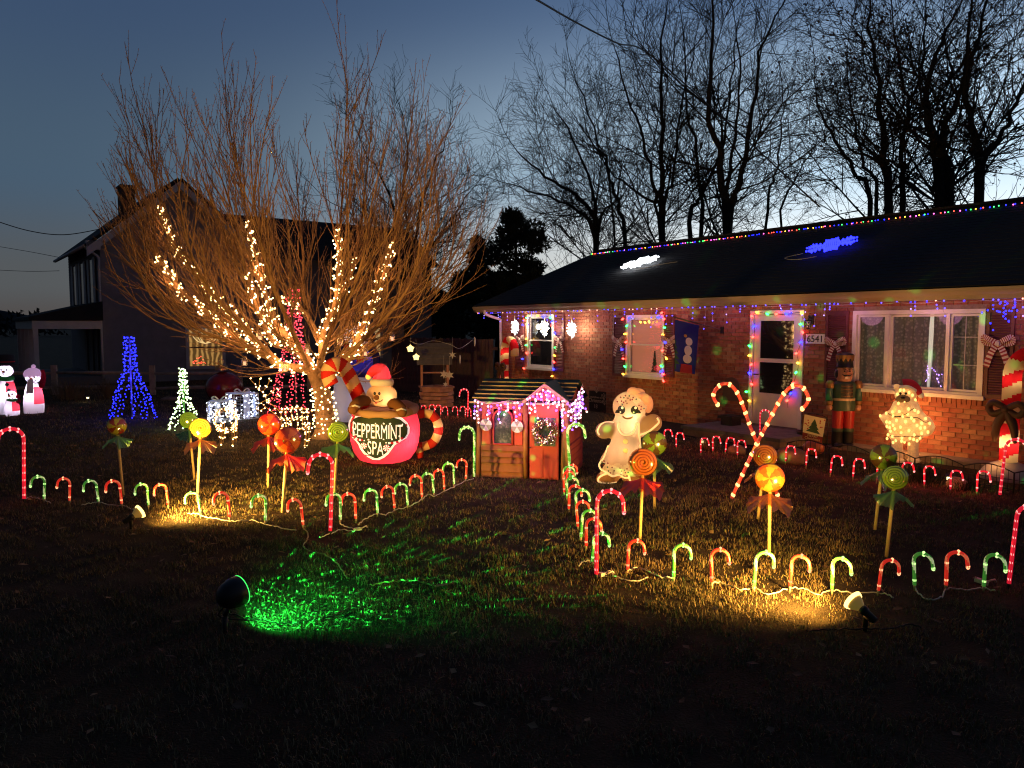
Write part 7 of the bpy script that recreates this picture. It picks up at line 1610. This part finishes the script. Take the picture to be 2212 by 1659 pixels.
c9('coloured bulb string framing the white storm door', z7, [[(570, 930, 'G'), (595, 1015, 'Y'), (620, 860, 'R'), (598, 758, 'B'), (615, 675, 'R'), (598, 593, 'Y'), (600, 505, 'G'), (630, 420, 'R'), (640, 320, 'B'), (620, 225, 'R'), (670, 190, 'Y'), (765, 205, 'G'), (850, 205, 'R'), (945, 205, 'B'), (1085, 195, 'Y'), (1075, 300, 'G'), (1095, 375, 'R'), (1078, 468, 'B'), (1035, 572, 'R'), (1050, 662, 'Y'), (1033, 750, 'G'), (1005, 850, 'R'), (985, 945, 'B'), (950, 1012, 'R'), (950, 1080, None)]])
t = hs('ridge_light_string', 'multicoloured light string along the front of the roof ridge'); rs = random.Random(9); bl = []; path = []; s = -.45
while s < WL:
    q = Vector((s, RD - .42 + rs.uniform(-.04, .04), RZ - .16)); path.append(q); bl.append((q + Vector((0, -.02, .03)), rs.choice((0, 0, 1, 2, 2, 3, 4)))); s += rs.uniform(.055, .13)
MB().tube(path, .004, 3).build('cable', CABLE_G, t)
bulbs('bulbs', bl, [GB, GG, GR, GY, glow('bulb_magenta', (1, .1, .6), 8)], .0125, t)
# roof snowflakes
def roofpt(x, y):
    d = ray(x, y); n = Vector((0, -(RZ - EZ - .18), RD + OV + .06)).normalized(); nw = HD * n.x + HN * n.y + Vector((0, 0, n.z)); o = HP(0, OV + .06, EZ + .24); tt = (o - CAM).dot(nw) / d.dot(nw); p = CAM + d * tt; return p
sl = math.atan2(RZ - EZ - .18, RD + OV + .06)
for x, y, wpx, m, lab, seed, lc in ((1383, 570, 62, glow('snow_bulb_white', (.9, .95, 1), 14), 'white lit snowflake lying on the dark roof', 1, (.9, .95, 1)), (1797, 533, 80, glow('snow_bulb_blue', (.012, .016, 1), 7), 'blue lit snowflake lying on the dark roof', 2, (.1, .1, 1))):
    p = roofpt(x, y); t = thing('roof_snowflake', lab, 'snowflake light', p, 0); t.rotation_euler = Euler((sl, 0, HRZ), 'XYZ'); rs = random.Random(seed); r_ = .46; bl = []; fr_b = MB()
    for k in range(6):
        a = k * math.pi / 3; u_ = Vector((math.cos(a), math.sin(a), 0)); fr_b.tube([(0, 0, .03), u_ * r_ + Vector((0, 0, .03))], .008, 4)
        for j in range(0, 11): bl.append((u_ * r_ * j / 10 + Vector((0, 0, .05)), 0))
        for f_ in (.3, .5, .7, .86):
            for sg_ in (-1, 1):
                a2 = a + sg_ * .9; v = Vector((math.cos(a2), math.sin(a2), 0)); q = u_ * r_ * f_; fr_b.tube([q + Vector((0, 0, .03)), q + v * r_ * .32 + Vector((0, 0, .03))], .006, 4)
                for j in range(1, 4): bl.append((q + v * r_ * .32 * j / 3 + Vector((0, 0, .05)), 0))
    fr_b.build('frame', mat('snow_frame', (.4, .4, .42), .5), t); bulbs('bulbs', bl, [m], .021, t)
    MB().tube(smoothpath([(.1, -.4, .02), (.5, -.55, .015), (1.0, -.3, .015), (1.5, -.2, .015)] if seed == 1 else [(-.4, -.4, .02), (-.7, -.6, .015), (-.3, -.8, .015), (.1, -.7, .015)], 4), .006, 4).build('cord', CABLE_W, t)
# violet light figure and tree in the windows
t = hs('window_light_figure', 'small violet light figure inside the picture window'); z8a = unz(3200, 1150, .48232); bl = []
for pl in (((930, 612), (985, 630), (1010, 665), (1055, 680)), ((925, 640), (950, 660), (945, 700), (922, 725)), ((1030, 690), (1005, 710), (1030, 745), (1045, 778))):
    P = [Vector((W(*z8a(x, y), -.12)[0], .12, W(*z8a(x, y), -.12)[1])) for x, y in pl]
    for q in arcpts(P, 8, 0): bl.append((q + Vector((rs.uniform(-.015, .015), 0, rs.uniform(-.015, .015))), 0))
bulbs('bulbs', bl, [glow('bulb_window_violet', (.45, .25, 1), 6)], .008, t)
s_, z_ = W(1414, 790, -.11); t = hs('window_tree', 'small dark green tabletop tree standing inside the pink lit window', 'ornament'); b = MB()
for k in range(5): b.lathe([(.115 - .02 * k, z_ - .14 + .085 * k), (.02, z_ - .01 + .085 * k)], 9, (s_, .11, 0), sy=.25)
b.build('tiers', mat('ornament_green', (.02, .06, .03), .7), t)

# ---- playhouse dressing
t = thing('playhouse_light_string', 'violet and white icicle lights draped over the playhouse front', 'string lights', A_, prz); rs = random.Random(14); bl = []
def pstring(pl, d, drops):
    P = smoothpath([m4(x, y, d) for x, y in pl], 5); MB().tube(P, .004, 4).build('cable', mat('pink_cable', (.6, .35, .45), .5), t)
    for (x, y0, y1) in drops:
        q = [m4(x, y0, d), m4(x + rs.uniform(-12, 12), (y0 + y1) / 2, d - .01), m4(x + rs.uniform(-15, 15), y1, d)]; MB().tube(q, .003, 3).build('drop', mat('pink_cable', (.6, .35, .45), .5), t)
        k = max(2, int((y1 - y0) / 42))
        for v in arcpts(q, k, .03): bl.append((v + Vector((rs.uniform(-.02, .02), -.012, rs.uniform(-.015, .015))), rs.choice((0, 1, 1, 0, 2))))
pstring([(205, 515), (375, 572), (585, 540), (730, 545), (800, 530)], -.14, [(212, 520, 760), (245, 530, 800), (290, 550, 640), (372, 570, 745), (390, 570, 690), (490, 560, 800), (520, 560, 680), (585, 540, 720), (610, 545, 665), (735, 545, 700), (690, 548, 765), (760, 540, 600)])
pstring([(790, 535), (900, 450), (1040, 350), (1180, 450), (1330, 560)], -.165, [(850, 500, 690), (865, 490, 650), (915, 470, 600), (940, 450, 735), (985, 430, 490), (1015, 390, 590), (1065, 390, 470), (1090, 410, 615), (1055, 400, 575), (1150, 450, 585), (1165, 450, 560), (1220, 500, 660), (1260, 520, 900), (1240, 520, 840), (1200, 480, 660), (1345, 560, 720), (1320, 560, 670), (945, 440, 520), (1110, 400, 540)])
pstring([(1345, 560), (1400, 560), (1495, 330)], -.10, [(1380, 560, 880), (1395, 545, 720), (1410, 530, 690), (1420, 540, 850), (1440, 480, 760), (1465, 420, 650), (1475, 420, 700), (1490, 400, 640), (1500, 360, 430), (1430, 500, 600), (1450, 440, 745), (1400, 560, 800), (1520, 600, 660)])
bulbs('bulbs', bl, [glow('ph_violet', (.22, .07, 1), 6), glow('ph_white', (.85, .55, 1), 4), glow('ph_warm', (1, .5, .45), 4)], .0145, t)
mw = Matrix.Rotation(prz, 3, 'Z')
for q, w_, c in ((m4(1040, 600, -.32), 15, (1, .24, .66)), (m4(500, 640, -.32), 7.5, (1, .26, .75)), (m4(1440, 600, -.25), 2.6, (.55, .25, 1)), (m4(215, 650, -.25), 1.2, (.55, .25, 1))): lamp('playhouse_glow', A_ + mw @ q, w_, c, .15)
for x, y, lab in ((342, 822, 'shiny round peppermint disc left of the playhouse window'), (712, 845, 'shiny round peppermint disc right of the playhouse window')):
    q = m4(x, y, -.04); p = A_ + mw @ q; t = thing('hanging_disc', lab, 'ornament', p, prz, 'discs on the playhouse front'); b = MB(); k = 24; r_ = .085
    for i in range(k): a0_, a1_ = 2 * math.pi * i / k, 2 * math.pi * (i + 1) / k; b.add([(0, -.006, 0), (r_ * math.cos(a0_), -.004, r_ * math.sin(a0_)), (r_ * math.cos(a1_), -.004, r_ * math.sin(a1_)), (0, .002, 0), (r_ * math.cos(a0_), .002, r_ * math.sin(a0_)), (r_ * math.cos(a1_), .002, r_ * math.sin(a1_))], [(0, 2, 1), (3, 4, 5), (1, 2, 5, 4)], (i // 4) % 2)
    b.build('disc', [mat('disc_white', (.75, .68, .66), .25), mat('disc_grey_green', (.28, .30, .26), .25)], t)
q = m4(1048, 905, -.05); t = thing('tinsel_wreath', 'sparkling silver gold tinsel wreath on the red playhouse door', 'wreath', A_ + mw @ q, prz); rs = random.Random(6); b = MB()
for _ in range(1500):
    a = rs.uniform(0, 6.283); rr_ = .128 + rs.gauss(0, .026); c = Vector((rr_ * math.cos(a), -.015 + rs.gauss(0, .018), rr_ * math.sin(a))); d = rv(rs).normalized() * rs.uniform(.012, .03); w2 = d.cross(rv(rs)).normalized() * .0035; b.add([c - d - w2, c - d + w2, c + d + w2, c + d - w2], [(0, 1, 2, 3)], rs.choice((0, 0, 1)))
o = b.build('tinsel', [mat('tinsel_silver', (.75, .68, .55), .18, 1), mat('tinsel_gold', (.6, .38, .15), .2, 1)], t); tag(o, kind='stuff')
bulbs('bulbs', [((rr_ * math.cos(a), -.05, rr_ * math.sin(a)), 0) for a, rr_ in [(rs.uniform(0, 6.28), .128 + rs.gauss(0, .025)) for _ in range(34)]], [glow('wreath_bulb', (1, .78, .55), 4)], .0055, t)

# ---- ornaments strung by the well
t = thing('ornament_string', 'sagging string of star and snowflake ornaments before the board fence', 'string ornaments', (0, 0, 0)); Y = 19.0
z6b = unz(1200, 1150, .36166)
P = [at(*z6b(x, y), Y + d) for x, y, d in ((1140, 530, 0), (1250, 568, 0), (1400, 530, .5), (1580, 570, .3), (1690, 612, .6), (1830, 520, 2.0))]
MB().tube(smoothpath(P, 5), .005, 4).build('cord', CABLE_W, t)
def star(c, r, m, nm, n=5, k=.45):
    b = MB(); pg = [(c.x + r * (1 if i % 2 == 0 else k) * math.sin(math.pi * i / n), c.z + r * (1 if i % 2 == 0 else k) * math.cos(math.pi * i / n)) for i in range(2 * n)]; b.prism(pg, c.y - .012, c.y + .012); b.build(nm, m, t)
LITY = glow('lit_star', (1, .72, .22), 2.6); FL = mat('snow_plastic', (.5, .46, .46), .5)
for x, y, r, m, n, k in ((1150, 615, .10, LITY, 5, .7), (1213, 708, .09, LITY, 5, .7), (1608, 685, .10, FL, 6, .35), (1515, 895, .11, FL, 6, .45), (1575, 905, .12, FL, 6, .45), (1530, 1005, .07, FL, 6, .4)):
    c = at(*z6b(x, y), Y); star(c, r, m, 'star', n, k); MB().tube([c + Vector((0, 0, r)), c + Vector((0, 0, r + .35))], .003, 3).build('hanger', CABLE_W, t)
for x, y in ((1690, 740), (1850, 545)): c = at(*z6b(x, y), Y + .6); MB().lathe([(0, -.12), (.02, -.05), (.02, .1), (0, .14)], 6, c).build('icicle', FL, t)
# pale round wall ornament over the planter
s_, z_ = W(1580, 842, .03); t = hthing('wall_plaque', 'rounded dark bell shaped plaque hanging on the brick above the planter', 'plaque', s_, .03, z_); MB().prism([(-.20, -.22), (.20, -.22), (.20, .05)] + [(.2 * math.cos(a), .05 + .2 * math.sin(a)) for a in [math.pi * k / 10 for k in range(1, 10)]] + [(-.20, .05)], -.012, .012).build('plate', mat('plaque_brown', (.12, .065, .05), .7), t)

# ---- cords on the lawn
def cord(label, pts, m, r=.006, grp='light cords lying on the lawn'):
    P = []
    for x, y in pts: q = G(x, y); q.z = .018; P.append(q)
    P = smoothpath(P, 6); rs_ = random.Random(len(label))
    for q in P: q.z += rs_.uniform(-.004, .014)
    o = MB().tube(P, r, 5).build('lawn_cord', m); tag(o, label, 'cord', grp)
cord('white cord from the far left tall cane past the first green canes', [(52, 1086), (62, 1078), (80, 1080), (95, 1084), (110, 1090)], CABLE_W)
cord('white cord looping past the yellow flood lamp on the left', [(176, 1094), (200, 1091), (214, 1089), (235, 1095), (264, 1096), (280, 1102), (300, 1112)], CABLE_W)
cord('white cord between the green and red canes right of the left flood lamp', [(405, 1113), (434, 1117), (460, 1124), (497, 1129), (520, 1130), (545, 1128), (573, 1136), (600, 1143), (640, 1150)], CABLE_W)
cord('pale cord curling from the corner cane towards the grass', [(656, 1146), (665, 1158), (663, 1172), (655, 1184), (668, 1195), (700, 1202), (728, 1222), (750, 1255)], mat('olive_cable', (.25, .22, .09), .6))
cord('white bundled cord by the corner tall cane', [(690, 1165), (713, 1158), (735, 1148), (760, 1152), (775, 1148), (750, 1144), (735, 1136)], CABLE_W)
cord('white cord zigzag beside the canes leading to the playhouse', [(775, 1138), (790, 1125), (816, 1114), (830, 1117), (852, 1107), (880, 1099), (895, 1092), (912, 1083), (925, 1072), (938, 1075), (960, 1065), (981, 1055), (1006, 1042), (1024, 1037)], CABLE_W)
cord('white cord tangle by the front right corner cane', [(1250, 1228), (1262, 1218), (1283, 1222), (1290, 1240), (1300, 1245), (1318, 1240), (1330, 1252), (1370, 1260), (1400, 1252)], CABLE_W)
cord('white cord between the first canes of the nearest right row', [(1355, 1240), (1375, 1232), (1400, 1240), (1425, 1252), (1455, 1252)], CABLE_W)
cord('white cord lit yellow along the middle of the nearest right row', [(1538, 1265), (1560, 1264), (1600, 1280), (1628, 1277), (1660, 1290), (1706, 1276), (1740, 1280), (1768, 1290), (1797, 1281), (1830, 1286), (1896, 1286), (1930, 1296)], CABLE_W)
cord('white cord drooping between the right hand canes of the nearest row', [(1976, 1275), (1985, 1290), (2010, 1300), (2035, 1295), (2043, 1278), (2075, 1280), (2124, 1277), (2150, 1283)], CABLE_W)
cord('black cord from the right flood lamp along the grass', [(1740, 1370), (1800, 1367), (1870, 1364), (1930, 1362), (1965, 1357), (1990, 1362)], CABLE_K)
cord('black cord curving right from the green projector', [(490, 1330), (530, 1340), (570, 1347), (610, 1352), (650, 1352), (690, 1342), (720, 1336), (760, 1318), (800, 1308), (840, 1312)], CABLE_K)
cord('olive cord crossing the green dotted grass to a plug', [(800, 1270), (850, 1262), (900, 1260), (940, 1270), (960, 1275)], mat('olive_cable', (.25, .22, .09), .6))
for i, (x, y) in enumerate(((2120, 1262), (1300, 1247), (772, 1148), (955, 1274))):
    p, rz = place(x, y); o = MB().box((0, 0, .025), (.10, .05, .03), rot=(0, .2, i)).tube([(.04, 0, .03), (.09, .02, .05), (.1, .06, .02)], .008, 5).build('cord_plug', CABLE_W if i < 3 else CABLE_K, None, p, rz); tag(o, ('white plug bundle at the foot of the far right tall cane', 'white plug lying at the front right corner cane', 'white plug lying right of the front left corner cane', 'dark plug lying on the green dotted grass')[i], 'plug')
# fallen leaves
rs = random.Random(31); LEAFM = [mat('leaf_tan', (.26, .15, .07), .8), mat('leaf_brown', (.14, .07, .035), .8)]
b = MB()
for _ in range(620):
    y = math.sqrt(rs.uniform(14, 190)); x = rs.uniform(-.7, .7) * y
    if ((Vector((x, y, 0)) - HO).dot(HN)) > -1.6: continue
    a = rs.uniform(0, 6.28); u_ = Vector((math.cos(a), math.sin(a), rs.uniform(-.3, .3))) * rs.uniform(.02, .045); v_ = Vector((-math.sin(a), math.cos(a), rs.uniform(-.4, .4))) * rs.uniform(.012, .025); c = Vector((x, y, .045)); b.add([c - u_, c - v_ + Vector((0, 0, .008)), c + u_, c + v_], [(0, 1, 2, 3)], rs.choice((0, 1)))
o = b.build('fallen_leaves', LEAFM); tag(o, kind='stuff', label='dry leaves scattered over the lawn', cat='leaves')
